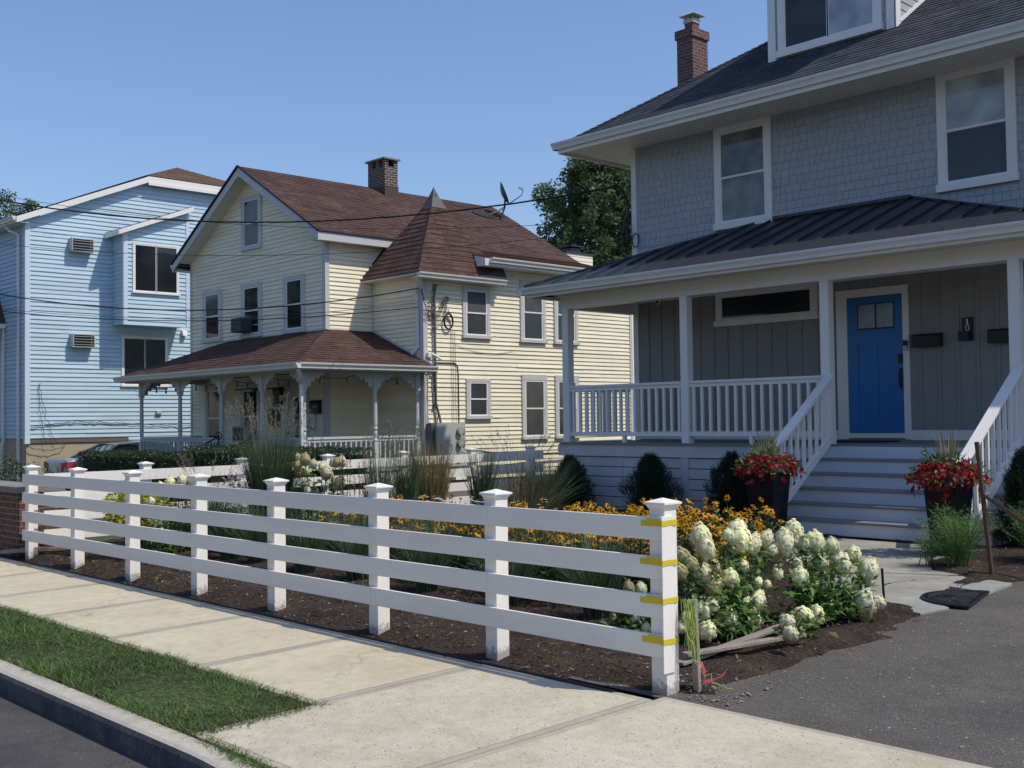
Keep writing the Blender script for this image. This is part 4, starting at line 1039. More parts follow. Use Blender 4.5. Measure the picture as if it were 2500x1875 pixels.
# porch
PD = .50
m = MB(); m.box(-27.55, -19.76, 12.70, Ya-.001, PD-.04, PD); m.box(XM+.001, -19.76, Ya, Yb-.001, PD-.04, PD); m.build('deck', DECK, yh)
m = MB(); m.box(-27.5, -19.80, 12.72, 12.75, PD-.2, PD-.041); m.box(-19.80, -19.77, 12.75, Yb, PD-.2, PD-.041); m.each('deck_skirt', WTRIM, yh)
m = MB()
for i in range(46):
    y = 12.8+i*.07-.2
    for sg in (1, -1):
        a = (-19.79, y+ (.0 if sg > 0 else .30), -.15); b = (-19.79, y+(.30 if sg > 0 else 0), .30)
        if max(a[1], b[1]) < Yb: m.bar(a, b, .03, .008, up=(1, 0, 0))
m.build('lattice', WTRIM, yh)
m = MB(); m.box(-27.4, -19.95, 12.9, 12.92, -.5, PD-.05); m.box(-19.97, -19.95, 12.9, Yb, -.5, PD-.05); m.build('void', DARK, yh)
def tpost(x, y, half=False):
    z0 = PD; m = MB(); s = .055
    m.box(x-s, x+s, y-s, y+s, z0, z0+.72)
    prof = [(.03, .72), (.052, .74), (.052, .77), (.035, .80), (.045, .86), (.05, .92), (.035, .97), (.055, .99), (.055, 1.02), (.042, 1.05), (.05, 1.10), (.048, 1.5), (.043, 1.62), (.052, 1.64), (.043, 1.67), (.052, 1.70), (.043, 1.73), (.052, 1.76), (.04, 1.80), (.05, 1.84)]
    m.lathe(prof, (x, y, z0), 12); m.box(x-s, x+s, y-s, y+s, z0+1.84, 2.70); m.build('porch_post', WTRIM, yh)
def bracket(m, O, d):
    O = V(O); d = V(d)
    pts = [(0, 0), (.46, 0), (.46, -.035), (.43, -.075), (.40, -.06), (.375, -.045), (.35, -.075), (.335, -.12), (.29, -.135), (.25, -.10), (.225, -.10), (.215, -.16), (.18, -.20), (.13, -.18), (.115, -.20), (.12, -.26), (.09, -.31), (.045, -.31), (.03, -.27), (0, -.27)]
    nrm = d.cross(ZA)
    m.prism([O+d*a+ZA*b-nrm*.012 for a, b in pts], nrm*.024)
FP = [-27.32, -25.25, -23.25, -21.48, -19.86]
for x in FP: tpost(x, 12.83)
for y in (14.64, 15.80): tpost(-19.86, y)
m = MB()
for x in FP:
    if x > -27.3: bracket(m, (x-.05, 12.83, 2.70), (-1, 0, 0))
    if x < -19.9: bracket(m, (x+.05, 12.83, 2.70), (1, 0, 0))
for y in (12.83, 14.64, 15.80):
    if y > 13: bracket(m, (-19.86, y-.05, 2.70), (0, -1, 0))
    if y < 15.5: bracket(m, (-19.86, y+.05, 2.70), (0, 1, 0))
bracket(m, (-27.32, 12.88, 2.70), (0, 1, 0))
m.each('bracket', WTRIM, yh)
m = MB(); m.box(-27.38, -19.80, 12.77, 12.89, 2.70, 2.80); m.box(-19.92, -19.80, 12.89, Yb-.002, 2.70, 2.80); m.box(-27.38, -27.26, 12.89, Ya, 2.7, 2.80); m.build('porch_beam', WTRIM, yh)
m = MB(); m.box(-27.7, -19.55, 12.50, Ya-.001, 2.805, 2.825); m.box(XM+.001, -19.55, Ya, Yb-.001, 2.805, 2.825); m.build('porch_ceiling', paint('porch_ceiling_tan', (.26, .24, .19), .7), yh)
e1 = V((-27.80, 12.44, 2.87)); e2 = V((-19.48, 12.44, 2.87)); e3 = V((-19.48, Yb-.003, 2.87)); w1 = V((-26.1, Ya-.002, 3.785)); w2 = V((XM+.002, Ya-.002, 3.785)); w3 = V((XM+.002, Yb-.003, 3.785)); e0 = V((-27.80, Ya, 2.87))
m = MB(); m.courses([e1, e2, w2, w1], .14, .010, jit=.5); m.courses([e2, e3, w3, w2], .14, .010, jit=.5); m.courses([e0, e1, w1], .14, .010)
for i in range(18):
    p = e2.lerp(w2, i/18); q = e2.lerp(w2, (i+1.12)/18); up = V((0, 0, .018))
    m.poly([p+up*1.6, q+up*.8, q+V((-.13, 0, .004)), p+V((-.14, 0, .012))]); m.poly([p+up*1.6, p+V((0, .14, .012)), q+V((0, .13, .004)), q+up*.8])
m.build('porch_roof', BROOF, yh)
m = MB(); m.box(-27.82, -19.46, 12.42, 12.44, 2.73, 2.862); m.box(-19.48, -19.46, 12.44, Yb, 2.73, 2.862); m.box(-27.82, -27.80, 12.44, Ya, 2.73, 2.862)
m.each('porch_fascia', WTRIM, yh)
m = MB(); gutter(m, (-27.92, 12.33, 2.865), (-19.36, 12.33, 2.865), (0, -1, 0), .12); m.build('porch_gutter', GUT, yh); m = MB(); gutter(m, (-19.36, 12.34, 2.865), (-19.36, Yb+.06, 2.865), (1, 0, 0), .12); m.build('porch_gutter', GUT, yh)
m = MB(); m.box(XM+.014, XM+.02, Ya+.02, Yb-.02, 3.76, 3.83); m.bar((XM+.03, Yb-.016, 3.80), (-19.5, Yb-.016, 2.90), .02, .07); m.box(-26.1, XM, Ya-.022, Ya-.014, 3.77, 3.83); m.build('porch_flashing', WTRIM, yh)
railing(yh, (-27.26, 12.83, 0), (-25.31, 12.83, 0), 1.34, .60, .135, .035, WTRIM, (.08, .05)); railing(yh, (-25.19, 12.83, 0), (-23.31, 12.83, 0), 1.34, .60, .135, .035, WTRIM, (.08, .05)); railing(yh, (-21.42, 12.83, 0), (-19.92, 12.83, 0), 1.34, .60, .135, .035, WTRIM, (.08, .05))
railing(yh, (-19.86, 12.89, 0), (-19.86, 14.58, 0), 1.35, .58, .135, .035, WTRIM, (.08, .05)); railing(yh, (-19.86, 14.70, 0), (-19.86, 15.74, 0), 1.35, .58, .135, .035, WTRIM, (.08, .05)); railing(yh, (-27.32, 12.9, 0), (-27.32, 14.5, 0), 1.34, .60, .135, .035, WTRIM, (.08, .05))
# porch wall: windows and door
window(yh, (-27.32, Ya, 1.0), XA, -YA, .93, 1.66, case=.13, sill=.08, p1=GLB, p2=GL)
window(yh, (-25.50, Ya, 1.1), XA, -YA, .98, 1.54, case=.15, sill=.08, p1=GL, p2=GL)
m = MB(); m.box(-23.42, -23.28, Ya-.05, Ya-.001, PD, 2.62); m.box(-22.50, -22.38, Ya-.05, Ya-.001, PD, 2.62); m.box(-23.42, -22.38, Ya-.052, Ya-.001, 2.58, 2.70); m.build('door_frame', WTRIM, yh)
m = MB(); m.box(-23.28, -22.50, Ya-.03, Ya-.016, PD+.03, 2.58)
for z0, z1 in ((2.36, 2.52), (.62, 1.15)):
    for xa in (-23.20, -22.86): m.box(xa, xa+.27, Ya-.036, Ya-.0302, z0, z1)
dr = m.build('door', WTRIM, yh); m = MB(); m.box(-22.98, -22.80, Ya-.034, Ya-.0305, 1.28, 2.24); m.build('door_glass', GL, dr)
m = MB(); m.lathe([(.02, -.03), (.03, 0), (.02, .03)], (-23.20, Ya-.06, 1.42), 8); m.build('door_handle', BLACK, dr)
# front steps + iron rails
m = MB()
for i in range(3): m.box(-23.15, -21.58, 12.69-.28*(i+1), 12.69-.28*i, -.25, PD-.17*(i+1))
m.build('front_steps', CONC, yh)
for x in (-23.12, -21.60):
    m = MB(); yt, yb_ = 12.66, 11.3; m.tube([(x, yt, 1.36), (x, yb_, .70), (x, yb_-.08, .62)], .016, 6); m.tube([(x, yt, .75), (x, yb_, .12)], .012, 5)
    m.tube([(x, yt+.02, PD), (x, yt+.02, 1.40)], .018, 6); m.tube([(x, yb_, -.2), (x, yb_, .72)], .016, 6)
    m.tube([(x, yt+.02+.08*math.cos(a), 1.38+.08*math.sin(a)) for a in [k*.5 for k in range(14)]], .012, 5)
    for k in range(1, 8): yy = yt-(yt-yb_)*k/8; m.tube([(x, yy, .75-.63*k/8), (x, yy, 1.36-.66*k/8)], .007, 4)
    m.build('iron_handrail', BLACK, yh)
downspout('downspout', yh, [(-19.45, 12.42, 2.76), (-19.55, 12.55, 2.60), (-19.78, 12.72, 2.45), (-19.78, 12.72, .6), (-19.70, 12.66, .42)], .075)
downspout('downspout', yh, [(-19.62, 15.70, 4.88), (-19.75, 15.80, 4.70), (-19.95, Yb-.06, 4.55), (-19.95, Yb-.06, 3.30), (-20.10, Yb-.10, 3.16)], .075)
# things on the yellow house
def ac_unit(O, u, n, w_, h_, dep, label, group):
    t = thing('air_conditioner', label, 'air conditioner', O, group); O = V(O)
    m = MB(); m.ob(O, u, ZA, n, (0, w_), (0, h_), (0, dep)); m.build('case', METG, t, bevel=.005)
    m = MB(); m.ob(O, u, ZA, n, (.03, w_-.03), (.03, h_-.03), (dep+.001, dep+.004)); m.build('coil', DARK, t)
    m = MB()
    for i in range(1, 5): z = h_*i/5; m.ob(O, u, ZA, n, (.02, w_-.02), (z-.006, z+.006), (dep+.0045, dep+.014))
    m.ob(O, u, ZA, n, (w_*.83, w_*.84), (.02, h_-.02), (dep+.0145, dep+.02)); m.build('grille', METG, t)
t = thing('air_conditioner', 'dark boxy air conditioner in the middle upper window of the yellow house', 'air conditioner', (-25.2, Ya, 3.8))
m = MB(); m.box(-25.36, -24.88, Ya-.38, Ya-.04, 3.93, 4.28); m.build('case', paint('ac_dark', (.05, .052, .05), .6, .1), t, bevel=.01)
t = thing('air_conditioner', 'pale air conditioner in the window behind the yellow house porch', 'air conditioner', (-25.2, Ya, 1.3))
m = MB(); m.box(-25.35, -24.76, Ya-.36, Ya-.04, 1.20, 1.60); m.build('case', WTRIM, t, bevel=.01); m = MB(); m.box(-25.31, -24.80, Ya-.366, Ya-.361, 1.24, 1.56); m.build('grille', BLACK, t)
t = thing('mailbox', 'black curved mailbox on the yellow porch wall beside the corner post', 'mailbox', (-22.1, Ya, 1.9))
m = MB(); m.box(-22.24, -21.88, Ya-.12, Ya-.016, 1.86, 2.10); m.hexa([(-22.25, Ya-.13, 2.101), (-21.87, Ya-.13, 2.101), (-21.87, Ya-.016, 2.101), (-22.25, Ya-.016, 2.101), (-22.22, Ya-.10, 2.16), (-21.9, Ya-.10, 2.16), (-21.9, Ya-.016, 2.18), (-22.22, Ya-.016, 2.18)]); m.build('body', BLACK, t, bevel=.006)
m = MB(); m.tube([(-22.0, Ya-.1, 1.86), (-22.0, Ya-.1, 1.55), (-22.03, Ya-.12, 1.50), (-22.1, Ya-.14, 1.50), (-22.16, Ya-.14, 1.55)], .01, 5); m.build('hook', BLACK, t)
t = thing('wall_lantern', 'black framed lantern on the porch wall left of the white door', 'lantern', (-23.8, Ya, 2.1))
m = MB(); m.box(-23.72, -23.50, Ya-.14, Ya-.016, 2.10, 2.52); m.build('body', BLACK, t); m = MB(); m.box(-23.95, -23.93, Ya-.05, Ya-.016, 2.05, 2.52); m.box(-23.93, -23.72, Ya-.05, Ya-.016, 2.05, 2.07); m.build('frame', BLACK, t)
t = thing('wall_hanging', 'dark striped panel hanging on the yellow porch wall behind the tall grass', 'wall decoration', (-23.95, Ya, 1.8))
m = MB(); m.box(-24.20, -23.62, Ya-.05, Ya-.017, 1.96, 2.0)
for i in range(9): m.box(-24.19+i*.063, -24.15+i*.063, Ya-.045, Ya-.018, 1.60-.03*(i % 3), 1.96)
m.build('slats', BLACK, t)
t = thing('ceiling_fan', 'dark porch ceiling fan under the yellow house porch roof', 'ceiling fan', (-23.3, 13.9, 2.5))
m = MB(); m.lathe([(.015, .0), (.015, .22)], (-23.3, 13.9, 2.5), 6); m.lathe([(.0, -.08), (.09, -.06), (.10, 0), (.05, .04)], (-23.3, 13.9, 2.50), 10); m.build('motor', BLACK, t)
for k in range(5):
    a = k*2*math.pi/5+.4; m = MB(); m.ob((-23.3, 13.9, 2.48), (math.cos(a), math.sin(a), -.08), (-math.sin(a), math.cos(a), .15), (0, .1, 1), (.1, .62), (-.06, .06), (0, .008)); m.build('blade', BLACK, t)
# string light bulbs
BULB = glass('bulb_glass', (.10, .09, .07), .05)
t = thing('string_lights', 'string of bare bulbs hung under the yellow house porch beam', 'string lights', (-23, 12.9, 2.5))
pts = []; bulbs = []
for xa, xb2 in zip(FP[:-1], FP[1:]):
    for k in range(9):
        f = k/8; pts.append((xa+(xb2-xa)*f, 12.98, 2.70-.14*4*f*(1-f)))
        if k in (2, 4, 6): bulbs.append(pts[-1])
for k in range(17):
    f = k/16; pts.append((-19.98, 12.98+f*2.7, 2.70-.12*4*((f*2) % 1)*(1-(f*2) % 1)))
    if k % 4 == 2: bulbs.append(pts[-1])
m = MB(); m.tube(pts, .006, 4); m.build('cord', CABLE, t)
for b in bulbs:
    m = MB(); m.lathe([(.014, 0), (.014, -.05), (.012, -.06)], b, 7); s_ = m.build('socket', BLACK, t)
    m = MB(); m.lathe([(.012, -.06), (.028, -.09), (.028, -.12), (.01, -.145)], b, 8); m.build('bulb', BULB, s_)
# meter panel
t = thing('electric_meter_panel', 'grey metal electric panel with three round meters on the yellow side wall', 'electric panel', (X0, 16.0, .6))
m = MB(); m.box(X0+.014, X0+.26, 16.10, 16.95, .62, 1.60); m.build('cabinet', METG, t, bevel=.006)
m = MB(); m.box(X0+.014, X0+.22, 15.98, 16.095, .62, 1.60); m.build('side_box', paint('dark_grey_metal', (.12, .12, .125), .5, .1, .1), t)
m = MB(); m.box(X0+.2605, X0+.266, 16.12, 16.55, .66, 1.56)
m.build('door', METG, t)
m = MB()
for y in (16.2, 16.5): m.tube([(X0+.267, y, 1.12), (X0+.30, y+.02, 1.10), (X0+.30, y+.02, 1.0), (X0+.267, y, .98)], .008, 5)
m.build('handle', BLACK, t)
for z in (1.42, 1.14, .88):
    m = MB(); n = 16
    for r, d in ((.105, .262), (.085, .30)):
        m.prism([(X0+d-.02, 16.76+r*math.cos(2*math.pi*i/n), z+r*math.sin(2*math.pi*i/n)) for i in range(n)], (.02 if r > .09 else .06, 0, 0))
    mt = m.build('meter', glass('meter_glass', (.30, .30, .26), .1), t)
    m = MB(); m.box(X0+.341, X0+.344, 16.72, 16.80, z-.01, z+.025); m.build('dial', paint('dial', (.55, .53, .45), .5), mt)
    m = MB(); m.box(X0+.262, X0+.275, 16.87, 16.91, z-.08, z+.05); m.build('latch', BLACK, mt)
t = thing('conduit', 'grey metal conduit pipe with weatherhead rising above the meter panel', 'conduit', (X0+.08, 16.25, 1.6))
m = MB(); m.tube([(X0+.10, 16.35, 1.60), (X0+.10, 16.33, 1.72), (X0+.07, 16.24, 2.05), (X0+.07, 16.23, 4.62)], .030, 8); m.build('pipe', CABLEG, t)
m = MB(); m.tube([(X0+.07, 16.23, 4.60), (X0+.09, 16.23, 4.74), (X0+.15, 16.26, 4.72)], [.045, .05, .02], 8)
for z in (2.0, 2.75, 3.75): m.box(X0+.01, X0+.11, 16.19, 16.27, z, z+.03)
m.build('weatherhead', CABLEG, t)
def squig(a, b, sag=0., side=0., n=10, jit=.01):
    a = V(a); b = V(b); o = []
    for i in range(n+1):
        f = i/n; p = a.lerp(b, f); p.z -= sag*4*f*(1-f); p.y += side*4*f*(1-f); p += V((abs(rnd.gauss(0, jit))*.5, rnd.gauss(0, jit), rnd.gauss(0, jit))) if 0 < i < n else V((0, 0, 0)); o.append(p)
    return o
m = MB(); c = V((X0+.06, 16.64, 3.93))
for k in range(9):
    r = .165+rnd.uniform(-.014, .014); ph = rnd.uniform(0, 6); o_ = V((rnd.uniform(0, .03), rnd.uniform(-.01, .01), rnd.uniform(-.01, .01)))
    m.tube([c+o_+V((0, r*.82*math.cos(ph+a), r*1.1*math.sin(ph+a))) for a in [j*2*math.pi/16 for j in range(17)]], .009, 5)
m.tube([c+V((0, .03, .17)), c+V((0, .0, .28)), c+V((0, -.10, .24))], .009, 5)
tag(m.build('cable_coil', CABLE, loc=tuple(c), smooth=True), 'coil of black cable hanging on the yellow side wall', 'cable coil')
m = MB(); xx = X0+.05
for k in range(7): m.tube(squig((xx+.02*k, 16.0+rnd.uniform(-.15, .1), 4.25+rnd.uniform(-.15, .2)), (xx, 16.50+rnd.uniform(-.05, .05), 4.42+rnd.uniform(-.1, .1)), rnd.uniform(.02, .3), 0, 10, .006), .0055, 4)
for k in range(5):
    r = rnd.uniform(.04, .075); m.tube([(xx+.01*k, 16.58+r*math.cos(a), 4.43+r*math.sin(a)) for a in [j*.6 for j in range(12)]], .005, 4)
for k in range(4): m.tube(squig((xx, 16.62, 4.45-.05*k), (xx, 16.05, 4.2-.04*k), .28+.03*k, 0, 12, .006), .005, 4)
for k in range(3): m.tube(squig((xx+.06, 15.82, 4.62), (xx+.08, 16.22, 4.66), .35+.1*k, 0, 12, .008), .008, 4)
tag(m.build('wire_tangle', CABLE, loc=(xx, 16.2, 4.3)), 'tangle of service wires clipped to the corner beside the conduit', 'wires')
m = MB()
m.tube([(X0+.03, 16.28, 2.98), (X0+.03, 16.85, 2.98), (X0+.03, 16.93, 2.92), (X0+.03, 16.95, 2.7), (X0+.03, 16.96, .95)], .012, 5)
for y in (16.74, 16.79, 16.86): m.tube(squig((X0+.025, y, 3.72), (X0+.025, y+.02, 1.62), 0, 0, 14, .007), .004, 4)
m.tube(squig((X0+.03, 16.86, 3.42), (X0+.03, 18.75, 3.33), .14, 0, 16, .004), .004, 4)
for y0 in (15.95, 16.02, 16.06): m.tube(squig((X0+.16, y0+.05, 2.9), (X0+.24, y0+.08, .7), 0, .04, 10, .02), .009, 4)
for k in range(3): r = .07+.01*k; m.tube([(X0+.06, 16.02+r*math.cos(a), 2.82+r*.9*math.sin(a)) for a in [j*.5 for j in range(14)]], .007, 4)
tag(m.build('wall_wires', CABLE, loc=(X0, 16.9, 2.9)), 'thin wires running down the yellow side wall to the meter panel', 'wires')
m = MB(); m.tube(squig((X0+.25, 16.98, .98), (X0+.03, 22.9, .90), .12, 0, 26, .012), .018, 5); tag(m.build('sagging_cable', CABLE, loc=(X0, 17, .9)), 'dark cable sagging along the base of the yellow side wall', 'cable')
m = MB(); m.box(X0+.02, X0+.12, 16.00, 16.16, 3.09, 3.19); m.tube([(X0+.1, 16.1, 3.17), (X0+.2, 16.2, 3.10), (X0+.27, 16.24, 3.03)], .03, 8)
tag(m.build('floodlight', WHITE, loc=(X0, 16.1, 3.1)), 'small white floodlight beside the conduit just above the porch roof', 'floodlight')
# satellite dish
t = thing('satellite_dish', 'dark satellite dish on an angled mast on the brown roof', 'satellite dish', (-24.0, 22.25, 7.45))
B = V((-24.0, 22.25, 7.48)); T = B+V((-.02, .22, .62))
m = MB(); m.tube([B, B+V((0, .18, .38)), T], .028, 7); m.bar(B+V((.02, -.12, .0)), B+V((-.1, .12, .06)), .18, .03); m.tube([B+V((.0, -.42, .12)), B+V((0, .14, .34))], .014, 5); m.tube([B+V((-.15, -.25, .12)), B+V((0, .16, .40))], .014, 5); m.build('mast', BLACK, t)
ax = V((.60, .68, .34)).normalized(); upv = (ZA-ax*ZA.dot(ax)).normalized(); sdv = ax.cross(upv); m = MB(); cc = T+V((0, .05, .12))+upv*.10; nr, ns = 6, 20; idx = {}
for i in range(nr+1):
    for j in range(ns):
        r = i/nr; a = 2*math.pi*j/ns; p = cc+upv*(r*.36*math.sin(a))+sdv*(r*.30*math.cos(a))+ax*(.11*r*r-.11)
        idx[i, j] = len(m.v); m.v.append(tuple(p))
for i in range(nr):
    for j in range(ns): m.f.append((idx[i, j], idx[i+1, j], idx[i+1, (j+1) % ns], idx[i, (j+1) % ns])); m.m.append(0)
m.build('reflector', paint('dish_grey', (.06, .06, .065), .5, .1), t, smooth=True)
m = MB(); a0 = cc-upv*.34; tip = cc+ax*.52-upv*.04; m.tube([a0, a0+ax*.42+upv*.1, tip-upv*.1, tip], .014, 5); m.build('feed_arm', BLACK, t)
m = MB(); m.bar(tip-upv*.02, tip+upv*.05-ax*.1, .07, .05); m.build('receiver', METG, t)
m = MB(); d_ = V((ks, 0, 1)).normalized(); u_ = V((1, 0, -ks)).normalized(); c = V((-24.15, 21.75, rz(-24.15)+.02))
m.prism([c+u_*(.26*math.cos(a))+YA*(.42*math.sin(a)) for a in [k*2*math.pi/18 for k in range(18)]], d_*.012)
tag(m.build('roof_patch', paint('tar', (.02, .02, .02), .8), loc=tuple(c)), 'round black tar patch on the brown roof beside the satellite dish', 'roof patch')
# ================================================================== BLUE HOUSE
bh = thing('blue_house', 'tall light blue clapboard house with a brown hip roof', 'house', (-36, 16, -.3))
BX, BY0 = -33.0, 12.02
E5, L5 = .127, .024
kb = .426; bz = lambda y: 7.70+kb*(y-11.81)
m = MB()
m.courses([(BX, BY0, 1.29), (BX, 26, 1.29), (BX, 26, 9.16), (BX, 15.68, 9.16), (BX, BY0, 7.56)], E5, L5, 1.29, jit=.35, seg=3.4)
m.courses([(-42, BY0, 1.29), (BX, BY0, 1.29), (BX, BY0, 7.56), (-42, BY0, 7.56)], E5, L5, 1.29)
m.poly([(-42, BY0+.1, 1.2), (-42, 26, 1.2), (-42, 26, 9), (-42, BY0+.1, 7.5)]); m.poly([(-42, 26, 1.2), (BX, 26, 1.2), (BX, 26, 9.1), (-42, 26, 9.1)])
m.build('wall', BLU, bh)
m = MB(); m.box(-42, BX-.04, BY0+.03, 26, -.8, 1.29); m.build('foundation', STUCCO, bh)
m = MB(); m.box(BX-.03, BX-.001, BY0+.05, 15.05, 1.17, 1.285); m.box(BX-.02, BX+.0, 15.0, 15.07, .9, 1.28); m.build('sill_trim', paint('brown_trim', (.16, .12, .09), .8), bh)
m = MB(); m.courses([(BX+.002, 15.07, .55), (BX+.002, 26, .55), (BX+.002, 26, 1.29), (BX+.002, 15.07, 1.29)], E5, L5, 1.29-.127*6); m.build('lower_siding', BLU, bh)
BTR = paint('pale_blue_trim', (.58, .68, .76), .5, .04, .1)
m = MB(); m.box(BX-.10, BX+.032, BY0-.032, BY0-.001, 1.15, 7.58); m.box(BX+.001, BX+.032, BY0-.001, BY0+.11, 1.15, 7.55); m.each('corner_board', BTR, bh)
# roof: front slope with rake, hip behind
m = MB(); RXE = BX+.22
pk = V((RXE, 15.60, bz(15.60)+.02)); ap = V((RXE-2.25, 15.60+2.1, bz(15.6)+.02+.93))
fl = V((-42.3, 11.68, bz(11.68))); fr_ = V((RXE, 11.68, bz(11.68)))
m.courses([fl, fr_, pk, ap, V((-42.3, ap.y, ap.z+.0))], .14, .01)
bk = V((RXE, 15.60+4.3, pk.z)); m.courses([pk, bk, ap], .14, .01, jit=.5)
m.courses([bk, V((-42, bk.y, pk.z)), V((-42.3, ap.y, ap.z)), ap], .14, .01)
m.build('roof', TROOF, bh)
m = MB(); m.prism([(RXE, 11.68, bz(11.68)-.03), (RXE, 15.62, bz(15.6)-.02), (RXE, 15.62, bz(15.6)-.20), (RXE, 11.68, bz(11.68)-.20)], (.025, 0, 0)); m.box(RXE, RXE+.025, 15.62, 24, pk.z-.24, pk.z-.03); m.box(RXE+.0251, RXE+.045, 15.62, 24, pk.z-.30, pk.z-.20)
m.box(-42.3, RXE, 11.66, 11.68, bz(11.68)-.18, bz(11.68)-.02)
m.each('rake_board', WHITE, bh)
m = MB(); m.poly([(BX, 11.7, bz(11.7)-.17), (RXE, 11.7, bz(11.7)-.17), (RXE, 15.62, bz(15.6)-.17), (BX, 15.62, bz(15.6)-.17)]); m.box(BX, RXE, 15.62, 24, pk.z-.20, pk.z-.19); m.box(-42.3, RXE, 11.69, BY0, bz(11.68)-.18, bz(11.68)-.17); m.build('soffit', BTR, bh)
m = MB(); gutter(m, (-42.3, 11.56, bz(11.68)-.02), (RXE-.02, 11.56, bz(11.68)-.02), (0, -1, 0), .12); m.build('gutter', GUT, bh)
downspout('downspout', bh, [(-33.62, 11.62, 7.50), (-33.60, 11.75, 7.32), (-33.42, BY0-.06, 7.20), (-33.42, BY0-.06, -.2)], .085)
downspout('downspout', bh, [(-34.62, BY0-.06, 4.60), (-34.62, BY0-.06, 1.2), (-34.62, BY0-.10, 1.1), (-34.62, BY0-.10, .1)], .08)
# box bay
bx = -32.21; y0, y1 = 14.59, 16.66
k2 = .40; bt = lambda y: 7.45+k2*(y-14.38)
m = MB()
m.courses([(bx, y0, 4.67), (bx, y1, 4.67), (bx, y1, bt(y1)-.05), (bx, y0, bt(y0)-.05)], E5, L5, 4.67, jit=.3)
m.courses([(BX, y0, 4.67), (bx, y0, 4.67), (bx, y0, 7.46), (BX, y0, 7.46)], E5, L5, 4.67)
m.poly([(bx, y1, 4.67), (BX, y1, 4.67), (BX, y1, 8.3), (bx, y1, 8.3)]); m.poly([(BX, y0, 4.67), (BX, y1, 4.67), (bx, y1, 4.67), (bx, y0, 4.67)])
bay = m.build('bay', BLU, bh)
m = MB(); m.box(bx-.08, bx+.032, y0-.032, y0-.001, 4.64, 7.44); m.box(bx+.001, bx+.032, y0-.001, y0+.10, 4.64, 7.44); m.box(bx+.001, bx+.032, y1-.09, y1+.01, 4.64, 8.25); m.box(bx+.001, bx+.018, y0+.1, y1-.09, 4.64, 4.67); m.each('corner_board', BTR, bay)
m = MB(); a = .20; yl, yr = 14.34, 16.74
m.courses([(BX, yl, bt(yl)), (bx+a, yl, bt(yl)), (bx+a, yr, bt(yr)), (BX, yr, bt(yr))], .14, .01); m.poly([(BX, yl, bt(yl)-.02), (BX, yr, bt(yr)-.02), (bx+a, yr, bt(yr)-.02), (bx+a, yl, bt(yl)-.02)]); m.build('bay_roof', paint('dark_roof_edge', (.06, .06, .07), .8), bay)
m = MB(); m.prism([(bx+a, yl, bt(yl)-.01), (bx+a, yr, bt(yr)-.01), (bx+a, yr, bt(yr)-.15), (bx+a, yl, bt(yl)-.15)], (.022, 0, 0)); m.box(BX+.02, bx+a, yl-.02, yl, bt(yl)-.16, bt(yl)-.01); m.poly([(BX, yl, bt(yl)-.14), (bx+a, yl, bt(yl)-.14), (bx+a, yr, bt(yr)-.14), (BX, yr, bt(yr)-.14)]); m.each('fascia', WHITE, bay)
window(bh, (bx, 14.84, 5.60), YA, XA, 1.49, 1.53, case=.05, sill=.05, kind='slider', trim=WHITE, p1=GL, p2=GL, proud=.045)
window(bh, (BX, 14.85, 2.82), YA, XA, 1.49, 1.55, case=.05, sill=.05, kind='slider', trim=WHITE, p1=GL, p2=GL, proud=.045)
ac_unit((BX+.014, 13.24, 6.77), YA, XA, .66, .40, .26, 'upper through-wall air conditioner on the blue house', 'air conditioners on the blue wall')
ac_unit((BX+.014, 13.27, 3.95), YA, XA, .66, .40, .26, 'lower through-wall air conditioner on the blue house', 'air conditioners on the blue wall')
m = MB(); m.box(BX+.014, BX+.12, 16.79, 16.95, 4.44, 4.60); m.hexa([(BX+.12, 16.79, 4.46), (BX+.16, 16.80, 4.44), (BX+.16, 16.94, 4.44), (BX+.12, 16.95, 4.46), (BX+.12, 16.79, 4.60), (BX+.13, 16.80, 4.58), (BX+.13, 16.94, 4.58), (BX+.12, 16.95, 4.60)])
small('dryer_vent', m, WHITE, 'white vent hood on the blue wall just right of the bay', 'vent', 'vents on the blue wall')
m = MB(); m.box(BX+.014, BX+.10, 15.95, 16.11, 1.98, 2.08); m.box(BX+.014, BX+.05, 15.93, 16.13, 1.94, 1.975); small('dryer_vent', m, METG, 'small vent low on the blue wall seen through the porch', 'vent', 'vents on the blue wall')
m = MB()
m.tube(squig((BX+.05, 12.15, 1.62), (BX+.05, 15.0, 1.70), -.10, 0, 24, .02), .012, 4); m.tube(squig((BX+.05, 15.0, 1.70), (BX+.05, 19, 1.66), .05, 0, 24, .02), .010, 4)
m.tube(squig((BX+.06, 12.4, 2.9), (BX+.06, 12.6, 1.1), 0, -.1, 14, .02), .007, 4); m.tube(squig((BX+.06, 12.42, 2.9), (BX+.06, 12.9, 1.15), 0, -.12, 14, .03), .007, 4)
m.tube(squig((BX+.06, 12.05, 1.12), (BX+.06, 13.2, 1.2), .22, 0, 14, .02), .010, 4)
tag(m.build('wall_wires', CABLE, loc=(BX, 12.5, 1.5)), 'loose black wires drooping along the bottom of the blue wall', 'wires')
# entry porch at the left edge
m = MB(); m.poly([(-34.52, 10.2, 4.70), (-34.52, 12.0, 4.70), (-35.3, 12.0, 5.8), (-35.3, 11.0, 5.8)]); m.poly([(-39, 10.2, 4.7), (-34.52, 10.2, 4.7), (-35.3, 11, 5.8), (-39, 11, 5.8)]); m.poly([(-35.3, 11, 5.8), (-35.3, 12, 5.8), (-39, 12, 5.8), (-39, 11, 5.8)]); m.build('porch_roof', BROOF, bh)
m = MB(); m.box(-39, -34.50, 10.18, BY0-.03, 4.56, 4.69); m.each('porch_fascia', WHITE, bh)

